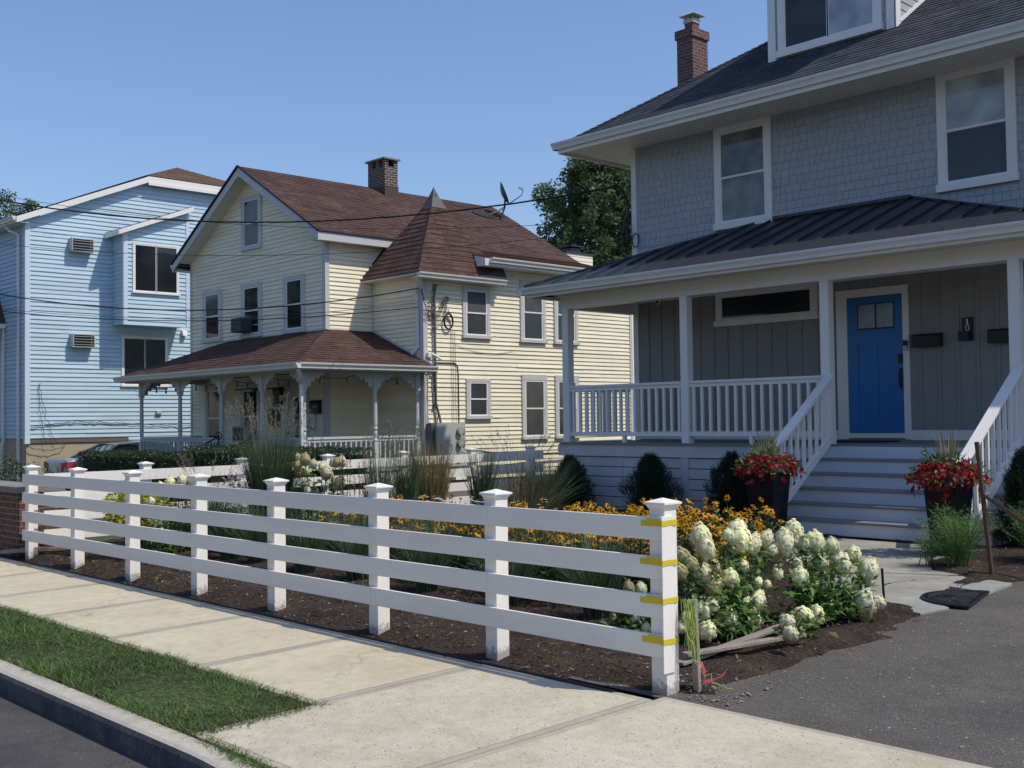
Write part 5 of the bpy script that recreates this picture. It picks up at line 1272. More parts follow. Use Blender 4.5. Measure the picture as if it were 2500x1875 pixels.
# ================================================================== BRICK PIER, PLANKS, STAKES
bp = thing('brick_pier', 'red brick pier with a stone cap at the left edge beside the white fence', 'brick pier', (-15.2, 5.7, 0))
m = MB(); m.box(-15.62, -14.86, 5.33, 5.85, -.2, .80); m.box(-18.2, -15.62, 5.42, 5.75, -.2, .80); m.build('brickwork', BRICKP, bp)
m = MB(); m.box(-15.66, -14.80, 5.28, 5.90, .80, .88); m.box(-18.2, -15.66, 5.37, 5.80, .80, .88); m.build('cap', STONE, bp, bevel=.006)
def plank(p, q, w_, h_, mat, label, group=None):
    m = MB(); m.bar(p, q, w_, h_); return tag(m.build('wooden_board', mat, loc=p, bevel=.004), label, 'board', group)
plank((-14.98, 5.16, .06), (-14.16, 5.80, .12), .10, .045, WOOD, 'pale lumber offcut lying under the fence next to the brick pier')
plank((-4.66, 5.86, .05), (-4.66, 7.25, .15), .075, .022, WOODW, 'upper weathered board crossing the other beside the driveway', 'weathered boards beside the driveway')
plank((-4.66, 5.92, .10), (-4.42, 6.95, .12), .07, .024, WOODW, 'lower weathered board crossing the other beside the driveway', 'weathered boards beside the driveway')
t = thing('wooden_stake', 'wooden survey stake draped with green string next to the near fence post', 'stake', (-4.24, 5.50, 0))
m = MB(); m.bar((-4.235, 5.50, -.1), (-4.27, 5.52, .55), .042, .028, up=(0, 1, 0)); m.build('stick', WOODW, t, bevel=.002)
STR = paint('green_string', (.40, .50, .12), .6, .1, 0)
m = MB()
for k in range(15):
    a = V((-4.27+rnd.uniform(-.02, .02), 5.50+rnd.uniform(-.02, .02), .555)); b = V((-4.25+rnd.uniform(-.035, .05), 5.49+rnd.uniform(-.04, .03), rnd.uniform(.12, .38))); c = a+V((rnd.uniform(-.03, .03), rnd.uniform(-.03, .02), 0))
    P = [];
    for i in range(9): f = i/8; P.append(a.lerp(b, f)+V((rnd.uniform(-.007, .007)+.02*math.sin(f*3+k), rnd.uniform(-.01, 0)-.015, 0)))
    for i in range(7): f = (i+1)/7; P.append(b.lerp(c, f)+V((.015*math.sin(f*4+k*2)+rnd.uniform(-.006, .006), -.02-.015*math.sin(f*3), 0)))
    m.tube(P, .0017, 4, cap=False)
m.tube(squig((-4.25, 5.47, .2), (-4.05, 5.60, .03), .03, 0, 12, .015), .0022, 4)
m.build('string', STR, t)
PINK = paint('pink_ribbon', (.78, .16, .18), .5, .05, 0)
m = MB(); P = [(-4.25, 5.53, .19), (-4.225, 5.53, .16), (-4.215, 5.55, .11), (-4.235, 5.56, .05), (-4.20, 5.60, .06), (-4.18, 5.66, .075), (-4.16, 5.68, .10)]
for i in range(len(P)-1):
    a, b = V(P[i]), V(P[i+1]); wv = V((.0, .0, .008+.004*(i % 2)))+V((.004, .004, 0)); m.poly([a-wv, b-wv, b+wv, a+wv])
m.build('ribbon', PINK, t)
t = thing('metal_stake', 'tall brown metal stake with a slanting brace at the driveway edge', 'stake', (-4.80, 10.86, 0))
m = MB(); m.bar((-4.795, 10.86, 0), (-4.935, 10.90, 1.38), .035, .035, up=(0, 1, 0)); m.build('post', paint('brown_metal', (.11, .062, .04), .55, .1, .3, metallic=.2), t)
m = MB(); m.bar((-4.87, 10.88, .86), (-4.15, 11.25, .26), .035, .03); m.build('brace', paint('brown_metal2', (.11, .062, .04), .55, .1, .3, metallic=.2), t)
m = MB(); m.tube([(-4.90, 8.97, 0), (-4.915, 8.97, .34)], .011, 6); small('rebar_stake', m, BLACK, 'short black rebar stake beside the white hydrangea', 'stake')
m = MB(); m.hexa([(-4.86, 11.75, .05), (-4.72, 11.70, .05), (-4.70, 11.85, .05), (-4.84, 11.9, .05), (-4.83, 11.78, .24), (-4.75, 11.75, .26), (-4.74, 11.82, .26), (-4.82, 11.86, .22)]); small('white_rock', m, WHITE2, 'small white rock half hidden behind the feathery plant', 'rock', bevel=.02)
# half-round mat
t = thing('rubber_mat', 'black half-round rubber mat with a curling relief on the driveway edge', 'mat', (-4.5, 9.5, .04))
ce = V((-4.335, 9.555, 0)); dl = V((.23, -.91, 0)).normalized(); dn = V((-.91, -.23, 0)).normalized(); L = .47; Dp = .48
zm = hgt(-4.5, 9.5)+.014
def mp_(a, r): return ce+dl*(L*r*math.cos(a))+dn*(Dp*r*math.sin(a))+V((0, 0, zm))
m = MB(); m.prism([mp_(k*math.pi/28, 1) for k in range(29)], (0, 0, .010)); m.build('base', paint('rubber', (.018, .018, .02), .5, .1), t)
m = MB(); up = V((0, 0, .014))
for r, w_ in ((.97, .010), (.86, .007), (.80, .007)):
    P = [mp_(k*math.pi/28, r)+up for k in range(29)]
    for a, b in zip(P, P[1:]): m.bar(a, b, w_, .008)
for k in range(36):
    a = (k+.5)*math.pi/36; p = mp_(a, .915)+up; q = mp_(a+.05, .94)+up; m.bar(mp_(a, .87)+up, mp_(a+.04, .955)+up, .006, .006)
for k in range(9):
    a = math.pi*(k+.5)/9; P = [mp_(math.pi/2+(a-math.pi/2)*(f/8), .12+.66*f/8)+up+V((.02*math.sin(f*1.1+k), .02*math.cos(f+k), 0)) for f in range(9)]
    for p, q in zip(P, P[1:]): m.bar(p, q, .008, .007)
for k in range(30):
    f = -.95+1.9*k/29; m.bar(ce+dl*(L*f)+dn*.01+V((0, 0, zm))+up, ce+dl*(L*f)+dn*.045+V((0, 0, zm))+up, .005, .006)
m.build('relief', paint('rubber_relief', (.05, .05, .053), .35, .1), t)

# ================================================================== CAR
SILV = paint('silver_paint', (.34, .355, .37), .28, .02, .0, spec=.6, bumps=0, metallic=.5)
car = thing('parked_car', 'silver sedan parked nose-in beside the blue house behind the hedge', 'car', (-30.6, 13.9, -.3))
zc = -.30; cy = 11.9; xl, xr = -31.45, -29.70; cxm = (xl+xr)/2; hw = (xr-xl)/2
def ring(y, zb_, zt, w_, wt, r=.10):
    return [(cxm-w_*.94, y, zc+zb_), (cxm-w_, y, zc+zb_+.18), (cxm-w_, y, zc+zb_+(zt-zb_)*.6), (cxm-wt, y, zc+zt-.03), (cxm-wt+.12, y, zc+zt), (cxm+wt-.12, y, zc+zt), (cxm+wt, y, zc+zt-.03), (cxm+w_, y, zc+zb_+(zt-zb_)*.6), (cxm+w_, y, zc+zb_+.18), (cxm+w_*.94, y, zc+zb_)]
secs = [ring(cy, .42, .98, hw*.86, hw*.78), ring(cy+.05, .28, 1.05, hw*.95, hw*.86), ring(cy+.25, .22, 1.08, hw*.99, hw*.90), ring(cy+.9, .2, 1.06, hw, hw*.92), ring(cy+2.2, .2, .98, hw, hw*.93), ring(cy+3.4, .2, .96, hw, hw*.92), ring(cy+4.2, .22, .86, hw*.97, hw*.86), ring(cy+4.6, .3, .70, hw*.85, hw*.75)]
m = MB()
i0 = 0
for s_ in secs: m.v += s_
for i in range(len(secs)-1):
    for j in range(10): j2 = (j+1) % 10; m.f.append((i*10+j, i*10+j2, (i+1)*10+j2, (i+1)*10+j)); m.m.append(0)
m.f.append(tuple(range(9, -1, -1))); m.m.append(0); m.f.append(tuple((len(secs)-1)*10+j for j in range(10))); m.m.append(0)
m.build('body', SILV, car, smooth=True, bevel=.01)
rf = [(cy+.75, 1.06), (cy+1.5, 1.42), (cy+2.4, 1.47), (cy+2.9, 1.40), (cy+3.7, .97)]
m = MB()
for (ya, za), (yb_, zb_) in zip(rf, rf[1:]):
    wa = hw*.90 if za < 1.1 else hw*.70; wb = hw*.90 if zb_ < 1.1 else hw*.70
    P = [(cxm-wa, ya, zc+za), (cxm+wa, ya, zc+za), (cxm+wb, yb_, zc+zb_), (cxm-wb, yb_, zc+zb_)]
    if not (za < 1.1 or zb_ < 1.1): m.poly([tuple(V(p)+V((0, 0, .015))) for p in P])
for sx in (-1, 1):
    base = [(cy+.75, 1.06), (cy+3.7, .97)]
    for (ya, za), (yb_, zb_) in zip(rf, rf[1:]):
        wa = hw*.90 if za < 1.1 else hw*.70; wb = hw*.90 if zb_ < 1.1 else hw*.70
        m.bar((cxm+sx*wa, ya, zc+za), (cxm+sx*wb, yb_, zc+zb_), .07, .05)
    m.bar((cxm+sx*hw*.70, cy+2.35, zc+1.45), (cxm+sx*hw*.91, cy+2.25, zc+1.02), .06, .05)
m.build('roof', SILV, car, smooth=True)
m = MB()
for sx in (-1, 1):
    m.poly([(cxm+sx*hw*.895, cy+.80, zc+1.05), (cxm+sx*hw*.895, cy+3.65, zc+.98), (cxm+sx*hw*.69, cy+2.9, zc+1.38), (cxm+sx*hw*.69, cy+1.5, zc+1.40)])
m.poly([(cxm-hw*.88, cy+.78, zc+1.07), (cxm+hw*.88, cy+.78, zc+1.07), (cxm+hw*.68, cy+1.5, zc+1.41), (cxm-hw*.68, cy+1.5, zc+1.41)]); m.poly([(cxm-hw*.88, cy+3.7, zc+.99), (cxm+hw*.88, cy+3.7, zc+.99), (cxm+hw*.68, cy+2.9, zc+1.39), (cxm-hw*.68, cy+2.9, zc+1.39)])
m.build('window', glass('car_glass', (.02, .025, .028), .02), car)
RED = paint('tail_red', (.35, .01, .015), .15, .05, 0, spec=.6)
for sx in (-1, 1):
    m = MB(); m.hexa([(cxm+sx*hw*.52, cy-.008, zc+.72), (cxm+sx*hw*.93, cy+.02, zc+.70), (cxm+sx*(hw*1.005), cy+.34, zc+.78), (cxm+sx*hw*.9, cy+.3, zc+.75), (cxm+sx*hw*.50, cy-.005, zc+.96), (cxm+sx*hw*.88, cy+.0, zc+.99), (cxm+sx*(hw*.955), cy+.20, zc+1.0), (cxm+sx*hw*.8, cy+.25, zc+1.0)]); m.build('tail_light', RED, car)
m = MB(); m.box(cxm-.16, cxm+.16, cy-.012, cy+.02, zc+.70, zc+.86); m.build('licence_plate', WHITE2, car)
m = MB(); m.box(cxm-hw*.93, cxm+hw*.93, cy-.06, cy+.15, zc+.38, zc+.62); m.build('bumper', SILV, car, bevel=.03)
for yw in (cy+.95, cy+3.65):
    for sx in (-1, 1):
        m = MB(); n = 20; m.prism([(cxm+sx*(hw-.16), yw+.32*math.cos(2*math.pi*i/n), zc+.32+.32*math.sin(2*math.pi*i/n)) for i in range(n)], (sx*.2, 0, 0)); wh = m.build('wheel', BLACK, car)
        m = MB(); m.prism([(cxm+sx*(hw+.041), yw+.2*math.cos(2*math.pi*i/n), zc+.32+.2*math.sin(2*math.pi*i/n)) for i in range(n)], (sx*.012, 0, 0)); m.build('rim', METG, wh)

# ================================================================== OVERHEAD CABLES
def cable(B, zA, sag, r, label, A=(-42, 1.5), mat=None, twist=0):
    m = MB(); B = V(B); A = V((A[0], A[1], zA)); P = []
    n = 60
    for i in range(n+1):
        f = i/n; p = B.lerp(A, f); p.z -= sag*4*f*(1-f); P.append(p)
    if twist:
        for k in range(3): m.tube([p+V((.3, .7, 0))*(twist*math.sin(i*1.3+k*2.1))+V((0, 0, twist*math.cos(i*1.3+k*2.1))) for i, p in enumerate(P)], r*.62, 4)
    else: m.tube(P, r, 5)
    return tag(m.build('overhead_cable', mat or CABLE, loc=tuple(B)), label, 'cable', 'overhead cables across the houses')
cable((-13.97, 15.95, 6.02), 13.82, 2.76, .016, 'thick twisted overhead cable running to the grey house corner', twist=.010)
cable((-19.7, 15.73, 4.62), 11.53, 2.62, .014, 'twisted overhead cable ending at the yellow house corner by the turret eave', twist=.007)
cable((-19.7, 15.73, 4.20), 8.76, 1.62, .010, 'lowest overhead cable bundle ending at the yellow house corner', twist=.005)
cable((-19.7, 15.73, 4.30), 8.95, 1.70, .006, 'thin overhead cable just above the lowest bundle')
cable((-13.9, 16.25, 5.26), 10.29, 1.74, .0055, 'thin overhead cable crossing the gable below its window')
cable((-13.9, 16.26, 5.43), 13.01, 1.97, .0055, 'thin overhead cable just beneath the thick twisted one')
m = MB()
P = [(-13.97, 15.95, 6.02), (-13.9, 16.05, 5.98), (-13.84, 16.17, 5.7), (-13.86, 16.16, 5.25)]
for k in range(4): m.tube([V(p)+V((rnd.uniform(-.03, .0), rnd.uniform(-.04, 0), rnd.uniform(-.03, .03))) for p in P], .010, 5)
for k in range(9):
    c = V((-13.86+rnd.uniform(-.05, .02), 16.12+rnd.uniform(-.03, .02), 5.05+rnd.uniform(-.08, .08))); r = rnd.uniform(.08, .16)
    m.tube([c+V((r*.6*math.cos(a), 0, r*1.3*math.sin(a))) for a in [j*2*math.pi/14 for j in range(15)]], .008, 4)
c = V((-13.70, 16.15, 4.99)); m.tube([c+V((.085*math.cos(a), 0, .13*math.sin(a))) for a in [j*2*math.pi/14 for j in range(15)]], .010, 4)
m.box(-13.95, -13.87, 16.08, 16.14, 5.30, 5.42)
tag(m.build('wire_tangle', CABLE, loc=(-13.9, 16.1, 5.2)), 'coils of black service cable hanging at the grey house corner', 'wires')
# ================================================================== PLANTS
LG = leaf_mat('blade_bluegreen', [(.045, .08, .042), (.07, .115, .06), (.10, .15, .075), (.15, .18, .10), (.055, .09, .05)], .5, .25)
LGT = leaf_mat('blade_green', [(.035, .075, .03), (.06, .11, .045), (.10, .15, .07), (.05, .09, .04)], .55, .3)
LGD = leaf_mat('blade_gold', [(.30, .21, .09), (.38, .29, .14), (.22, .18, .08), (.14, .16, .07)], .6, .3)
LBR = leaf_mat('blade_brown', [(.12, .10, .06), (.20, .16, .10), (.09, .10, .06), (.26, .21, .14)], .7, .2)
PLUME = leaf_mat('plume', [(.22, .20, .14), (.32, .28, .20), (.16, .17, .11)], .8, .4)
YEW = leaf_mat('yew', [(.014, .030, .013), (.024, .048, .02), (.038, .068, .027), (.016, .034, .015)], .5, .1)
HEDGE = leaf_mat('hedge', [(.022, .045, .018), (.035, .065, .024), (.055, .09, .032), (.028, .055, .02), (.09, .115, .04)], .4, .2, .5)
HYL = leaf_mat('hydrangea_leaf', [(.055, .12, .024), (.09, .17, .036), (.13, .22, .05), (.065, .13, .03), (.17, .25, .07)], .42, .25, .45)
HYF = leaf_mat('hydrangea_flower', [(.88, .84, .54), (.92, .90, .64), (.93, .91, .76), (.84, .86, .42), (.92, .89, .68)], .7, .30, .2)
HYO = leaf_mat('hydrangea_flower_old', [(.66, .54, .28), (.76, .68, .40), (.54, .46, .20), (.70, .68, .34), (.80, .76, .54)], .7, .35, .2)
RUD = leaf_mat('rudbeckia_petal', [(.88, .44, .02), (.92, .54, .03), (.82, .36, .012), (.92, .50, .04)], .5, .4, .3)
RUC = leaf_mat('rudbeckia_centre', [(.020, .010, .006), (.035, .018, .01)], .8, 0)
RUL = leaf_mat('rudbeckia_leaf', [(.025, .05, .018), (.04, .075, .025), (.06, .095, .035)], .6, .2)
GOLDL = leaf_mat('gold_leaf', [(.50, .48, .05), (.62, .58, .08), (.34, .38, .04), (.16, .24, .03)], .5, .35)
REDF = leaf_mat('red_flower', [(.24, .004, .010), (.33, .005, .016), (.15, .002, .005), (.40, .009, .028)], .5, .25, .3)
PINKF = leaf_mat('pink_flower', [(.55, .32, .40), (.66, .45, .52), (.60, .50, .50)], .6, .3)
WHF = leaf_mat('white_flower', [(.75, .74, .66), (.68, .67, .58)], .6, .3)
FERN = leaf_mat('feathery_leaf', [(.09, .17, .05), (.13, .23, .07), (.17, .27, .09), (.07, .14, .04)], .55, .3)
SPIKE = leaf_mat('spike_leaf', [(.20, .20, .10), (.28, .26, .14), (.14, .16, .07), (.36, .33, .2)], .5, .2)
POTM = paint('planter_black', (.004, .005, .009), .35, .2, .0, spec=.35)
def gz(x, y): return bedz(x, y) if (-14.8 < x < xb(y) and 5.1 < y < 14.4) else hgt(x, y)-.1
def grass_mesh(n, h0, h1, spread, lean, w_, seg=3, base=.09, curve=1.8):
    a = RN.uniform(0, 2*np.pi, n); r = base*np.sqrt(RN.uniform(0, 1, n)); P = np.stack([r*np.cos(a), r*np.sin(a), np.zeros(n)-.02], 1)
    az = a+RN.normal(0, .5, n)
    h = RN.uniform(h0, h1, n); ln = np.abs(RN.normal(0, lean, n))+spread*r/base
    return blades(P, az, h, ln, w_*RN.uniform(.7, 1.3, n), seg, curve)
def grassthing(name, label, x, y, n, h0, h1, spread, lean, w_, mat, seg=3, base=.09, group=None, plume=0, curve=1.8, plumemat=None):
    Vv, F = grass_mesh(n, h0, h1, spread, lean, w_, seg, base, curve)
    z = gz(x, y)
    if not plume:
        o = npmesh(name, Vv, F, mat, loc=(x, y, z)); return tag(o, label, 'grass', group)
    t = thing(name, label, 'grass', (x, y, z), group)
    npmesh('blades', Vv, F, mat, t, (x, y, z))
    a = RN.uniform(0, 2*np.pi, plume); r = base*np.sqrt(RN.uniform(0, 1, plume)); P = np.stack([r*np.cos(a), r*np.sin(a), np.zeros(plume)], 1)
    hh = RN.uniform(h1*.98, h1*1.22, plume); ll = np.abs(RN.normal(0, lean*1.1, plume))+spread*.8
    V1, F1 = blades(P, a, hh, ll, .006, 5, 2.0)
    k = V1.reshape(plume, -1, 3); tips = (k[:, -1]+k[:, -2])/2; pre = (k[:, -3]+k[:, -4])/2; d = unit(tips-pre)
    m_ = 14; tt = RN.uniform(-.5, .12, (plume, m_)); Q = (tips[:, None]+(tips-pre)[:, None]*tt[..., None]).reshape(-1, 3)
    D = unit(np.repeat(d, m_, 0)+RN.normal(0, .35, (plume*m_, 3)))
    V2, F2 = leaves(Q, D, rdir(len(Q)), RN.uniform(.03, .07, len(Q)), .006)
    Vp, Fp = merge([(V1, F1), (V2, F2)]); npmesh('plumes', Vp, Fp, plumemat or PLUME, t, (x, y, z))
    return t
# front row of blue-green clumps: three meshes shared by eight clumps
G1 = 'blue-green grass clumps behind the front fence'
protos = []
for k, x in enumerate([-13.24, -12.08, -11.42, -10.46, -9.49, -8.32, -7.19, -6.17]):
    y = 6.75+rnd.uniform(-.05, .05)
    lb = 'blue-green clump of spiky ornamental grass growing in the mulch close behind the front fence'
    if k < 3: protos.append(grassthing('ornamental_grass', lb, x, y, 420, .48, .86, .30, .13, .011, LG, group=G1))
    else:
        c = protos[k % 3].copy(); COL.objects.link(c); c.location = (x, y, gz(x, y)); c.rotation_euler = (0, 0, k*1.3); s = rnd.uniform(.9, 1.06); c.scale = (s, s, s*rnd.uniform(.95, 1.05))
for k, (x, y) in enumerate(((-13.7, 7.5), (-12.75, 7.55), (-11.9, 7.25), (-11.0, 7.45), (-9.85, 7.5), (-8.75, 7.3), (-13.2, 8.2), (-11.2, 8.6))):
    c = protos[k % 3].copy(); COL.objects.link(c); c.location = (x, y, gz(x, y)); c.rotation_euler = (0, 0, k*2.1); s = rnd.uniform(.8, .95); c.scale = (s, s, s*.92); c['label'] = 'blue-green grass clump in the second row, farther from the front fence'; c['group'] = 'second row of blue-green grass clumps'
# tall grass
grassthing('tall_feather_grass', 'tallest green feathery grass with pale plumes, in front of the side fence', -12.41, 7.53, 1900, .95, 1.62, .13, .14, .0085, LGT, 4, .20, plume=120, curve=2.2)
grassthing('feather_grass', 'slim green-grey upright grass before the fourth post of the side fence', -12.64, 9.35, 420, .8, 1.30, .10, .06, .008, LGT, 3, .12, plume=30)
grassthing('feather_grass', 'pale upright grass in front of the sunlit fifth fence post', -12.68, 9.87, 460, .9, 1.35, .10, .06, .008, LGT, 3, .12, plume=40)
grassthing('gold_grass', 'golden-brown upright grass in front of the side fence', -12.81, 10.45, 900, .9, 1.38, .15, .09, .010, LGD, 3, .17)
grassthing('dark_grass', 'dark green narrow grass just right of the golden grass', -12.6, 11.25, 420, .8, 1.28, .13, .09, .010, LG, 3, .12)
grassthing('wispy_grass', 'wispy brown grass with airy stalks before the shaded part of the side fence', -12.35, 11.75, 380, .5, 1.25, .25, .22, .008, LBR, 3, .16, plume=45, plumemat=LBR)
grassthing('wispy_grass', 'low pale airy grass beside the dark fountain grass', -11.9, 11.5, 420, .4, .85, .30, .22, .008, LBR, 3, .2)
grassthing('fountain_grass', 'dark arching fountain grass by the last shaded fence post', -12.25, 12.2, 700, .6, 1.15, .28, .26, .011, LG, 4, .14)
grassthing('feather_grass', 'short olive grass left of the tall feathery grass', -13.1, 7.05, 420, .6, 1.15, .18, .14, .008, LGT, 3, .16, plume=26)
grassthing('feather_grass', 'sparse grass with thin stalks beside the first post of the side fence', -13.75, 6.5, 120, .6, 1.12, .12, .12, .007, LGT, 3, .12)
grassthing('feather_grass', 'thin upright grass right of the far white hydrangea', -11.6, 8.6, 260, .7, 1.15, .1, .07, .008, LGT, 3, .14, plume=20)
grassthing('feather_grass', 'thin upright grass left of the far white hydrangea', -12.0, 7.55, 300, .6, 1.1, .1, .08, .008, LGT, 3, .14)
for x, y, lb in ((-9.0, 7.6, 'leafy green grass among yellow daisies left of the second-nearest fence post'), (-7.45, 7.4, 'green grass tuft standing up among the yellow daisies near the end fence post'), (-10.4, 7.7, 'green grass tuft beside the yellow daisies behind the middle of the fence')):
    grassthing('ornamental_grass', lb, x, y, 380, .5, .88, .28, .12, .011, LGT)
# --- yews
def yew(x, y, h, r, label, n=3600, cone=1.0):
    z0 = gz(x, y)
    t = RN.uniform(0, 1, n)**.85; a = RN.uniform(0, 2*np.pi, n)
    prof = np.sin(np.pi*np.clip(t*.70+.30, 0, 1))**.75
    if cone > 1: prof = (1-t)**.75*1.05+.05
    lump = np.array([noise.noise((math.cos(q)*1.8+x, math.sin(q)*1.8, w_*4.5+y)) for q, w_ in zip(a, t)])
    rr = r*prof*RN.uniform(.45, 1.0, n)*(1+.6*lump)
    P = np.stack([rr*np.cos(a), rr*np.sin(a), t*h*.93], 1)
    D = np.stack([np.cos(a)*.55, np.sin(a)*.55, .75+.9*t], 1)+RN.normal(0, .25, (n, 3)); D = unit(D)
    sp = RN.uniform(.06, .16, n); parts = []
    for q in range(7):
        f = (q/7.)*sp[:, None]; side = unit(np.cross(D, rdir(n))); dd = unit(D*.9+side*.75)
        parts.append(leaves(P+D*f, dd, rdir(n), RN.uniform(.018, .032, n), .0055))
    V1, F1 = merge(parts); V2, F2 = leaves(P, D, rdir(n), sp, .006); V3, F3 = leaves(P+D*.01, D, rdir(n), sp*.9, .008)
    t_ = thing('yew_shrub' if cone <= 1 else 'conical_evergreen', label, 'shrub', (x, y, z0))
    Vv, F = merge([(V1, F1), (V2, F2), (V3, F3)]); npmesh('foliage', Vv, F, YEW, t_, (x, y, z0))
    m = MB(); m.tube([(x, y, z0-.05), (x+.01, y, z0+h*.5), (x, y, z0+h*.85)], [.03, .02, .006], 6)
    for k in range(7):
        a0 = k*.9; m.tube([(x, y, z0+.1), (x+math.cos(a0)*r*.6, y+math.sin(a0)*r*.6, z0+h*(.35+.07*k))], [.012, .005], 4)
    m.build('stem', paint('bark', (.06, .045, .035), .9), t_)
    m = MB(); m.lathe([(r*.45, h*.05), (r*.6, h*.25), (r*.5, h*.5), (r*.28, h*.72), (.02, h*.82)], (x, y, z0), 10); m.build('inner_shade', paint('yew_core', (.010, .014, .008), .95, .1), t_)  # near-black solid core stands in for the shade inside the shrub
yew(-13.28, 13.85, .86, .36, 'dark green yew, leftmost of the three before the porch skirt')
yew(-11.50, 13.82, .92, .38, 'dark green yew, middle one of the three before the porch skirt')
yew(-9.86, 13.72, .98, .37, 'dark green yew half hidden behind the left black planter')
yew(-5.42, 13.15, 1.10, .33, 'dark conical evergreen at the right edge beside the stairs', cone=2)
# --- daisies
def rud_plant():
    t = thing('black_eyed_susan', 'yellow black-eyed daisies with dark centres growing in a drift behind the white fence', 'flowers', (0, 0, 0), 'yellow daisies in the flower bed')
    nf = 30; a = RN.uniform(0, 6.28, nf); r = .30*np.sqrt(RN.uniform(0, 1, nf)); z = RN.uniform(.50, .66, nf)-.25*(r/.30)**2*RN.uniform(.2, 1, nf)
    C0 = np.stack([r*np.cos(a), r*np.sin(a), z], 1); Nn = unit(np.stack([r*np.cos(a)*1.2, r*np.sin(a)*1.2, np.full(nf, .55)], 1)+RN.normal(0, .28, (nf, 3)))
    A = unit(np.cross(Nn, rdir(nf))); B = np.cross(Nn, A); parts = []
    for k in range(11):
        th = 2*math.pi*k/11+RN.normal(0, .08, nf)[:, None]; D = A*np.cos(th)+B*np.sin(th)-Nn*RN.uniform(.12, .55, nf)[:, None]
        parts.append(leaves(C0+D*.006, D, Nn, RN.uniform(.030, .042, nf), .0125))
    Vv, F = merge(parts); npmesh('petals', Vv, F, RUD, t)
    m = MB()
    for c, n_ in zip(C0, Nn): m.lathe([(.010, 0), (.012, .006), (.008, .013), (.0, .015)], tuple(c), 6)
    npm = m.build('centres', RUC, t, loc=(0, 0, 0))
    st = np.stack([C0[:, 0]*.35, C0[:, 1]*.35, np.zeros(nf)], 1); ms = MB()
    for s_, c in zip(st, C0): ms.tube([tuple(s_), tuple((s_+c)/2+np.array([0, 0, .05])), tuple(c)], .003, 3, cap=False)
    n = 420; a = RN.uniform(0, 6.28, n); r = .32*np.sqrt(RN.uniform(0, 1, n)); z = RN.uniform(.05, .55, n)*(1-.35*(r/.32)); P = np.stack([r*np.cos(a), r*np.sin(a), z], 1)
    D = np.stack([np.cos(a), np.sin(a), RN.normal(.3, .5, n)], 1)+RN.normal(0, .4, (n, 3)); nn = rdir(n); nn[:, 2] = abs(nn[:, 2])+.5
    Vl, Fl = leaves(P, D, nn, RN.uniform(.05, .11, n), RN.uniform(.014, .028, n), .1); npmesh('leaves', Vl, Fl, RUL, t)
    ms.build('stems', RUL, t, loc=(0, 0, 0))
    return t
RP = [(-11.6, 7.25), (-11.2, 8.1), (-9.7, 9.4), (-8.3, 10.6), (-7.2, 10.5), (-6.3, 9.2), (-5.55, 8.15), (-5.75, 7.4), (-6.6, 7.15)]
spots = []
y = 7.2
while y < 10.6:
    x = -11.7+(.2 if int((y-7.2)/.42) % 2 else 0)
    while x < -5.5:
        px_, py_ = x+rnd.uniform(-.1, .1), y+rnd.uniform(-.1, .1)
        if inpoly(px_, py_, RP) and rnd.random() < .93: spots.append((px_, py_))
        x += .44
    y += .42
rp = [rud_plant() for _ in range(3)]
regch(None)
for i, (x, y) in enumerate(spots):
    s = rnd.uniform(.88, 1.12)
    if i < 3: o = rp[i]; o.location = (x, y, gz(x, y)); o.rotation_euler = (0, 0, rnd.uniform(0, 6)); o.scale = (s, s, s)
    else: copytree(rp[i % 3], (x, y, gz(x, y)), rnd.uniform(0, 6), sc=s)
# --- hydrangeas
def head_mesh(name, rx, rz, n, mat):
    u = rdir(n); u[:, 2] = u[:, 2]*.8+.25; u = unit(u)
    k = 1+.10*np.sin(u[:, 0]*9+1)+.09*np.sin(u[:, 1]*8+u[:, 2]*7)
    taper = 1-.28*np.clip(u[:, 2], 0, 1)
    P = np.stack([u[:, 0]*rx*k*taper, u[:, 1]*rx*k*taper, u[:, 2]*rz*k], 1)*RN.uniform(.88, 1.03, n)[:, None]
    Nn = unit(u+RN.normal(0, .12, (n, 3))); A = unit(np.cross(Nn, rdir(n))); B = np.cross(Nn, A); parts = []
    s = RN.uniform(.009, .0145, n)
    for D in (A, B):
        S = B if D is A else A; w_ = .62
        a = P-D*s[:, None]; c = P+D*s[:, None]; b = P+S*(s*w_)[:, None]-Nn*.003; d = P-S*(s*w_)[:, None]-Nn*.003
        a = a+Nn*.004; c = c+Nn*.004
        parts.append((np.stack([a, b, c, d], 1).reshape(-1, 3), np.arange(4*n).reshape(n, 4)))
    # core
    t = np.linspace(0, np.pi, 7); q = np.linspace(0, 2*np.pi, 13)[:-1]; T, Q = np.meshgrid(t, q, indexing='ij')
    core = np.stack([np.sin(T)*np.cos(Q)*rx*.93, np.sin(T)*np.sin(Q)*rx*.93, np.cos(T)*rz*.93], -1).reshape(-1, 3)
    idx = np.arange(7*12).reshape(7, 12); F = np.stack([idx[:-1], np.roll(idx, -1, 1)[:-1], np.roll(idx, -1, 1)[1:], idx[1:]], -1).reshape(-1, 4)
    parts.append((core, F))
    Vv, F = merge(parts); o = npmesh(name, Vv, F, mat); return o
HM = [head_mesh('flower_head', .070, .080, 620, HYF), head_mesh('flower_head', .070, .095, 700, HYF), head_mesh('flower_head', .072, .072, 600, HYF), head_mesh('flower_head', .070, .085, 560, HYO)]
meshes = [o.data for o in HM]
for o in HM: bpy.data.objects.remove(o)
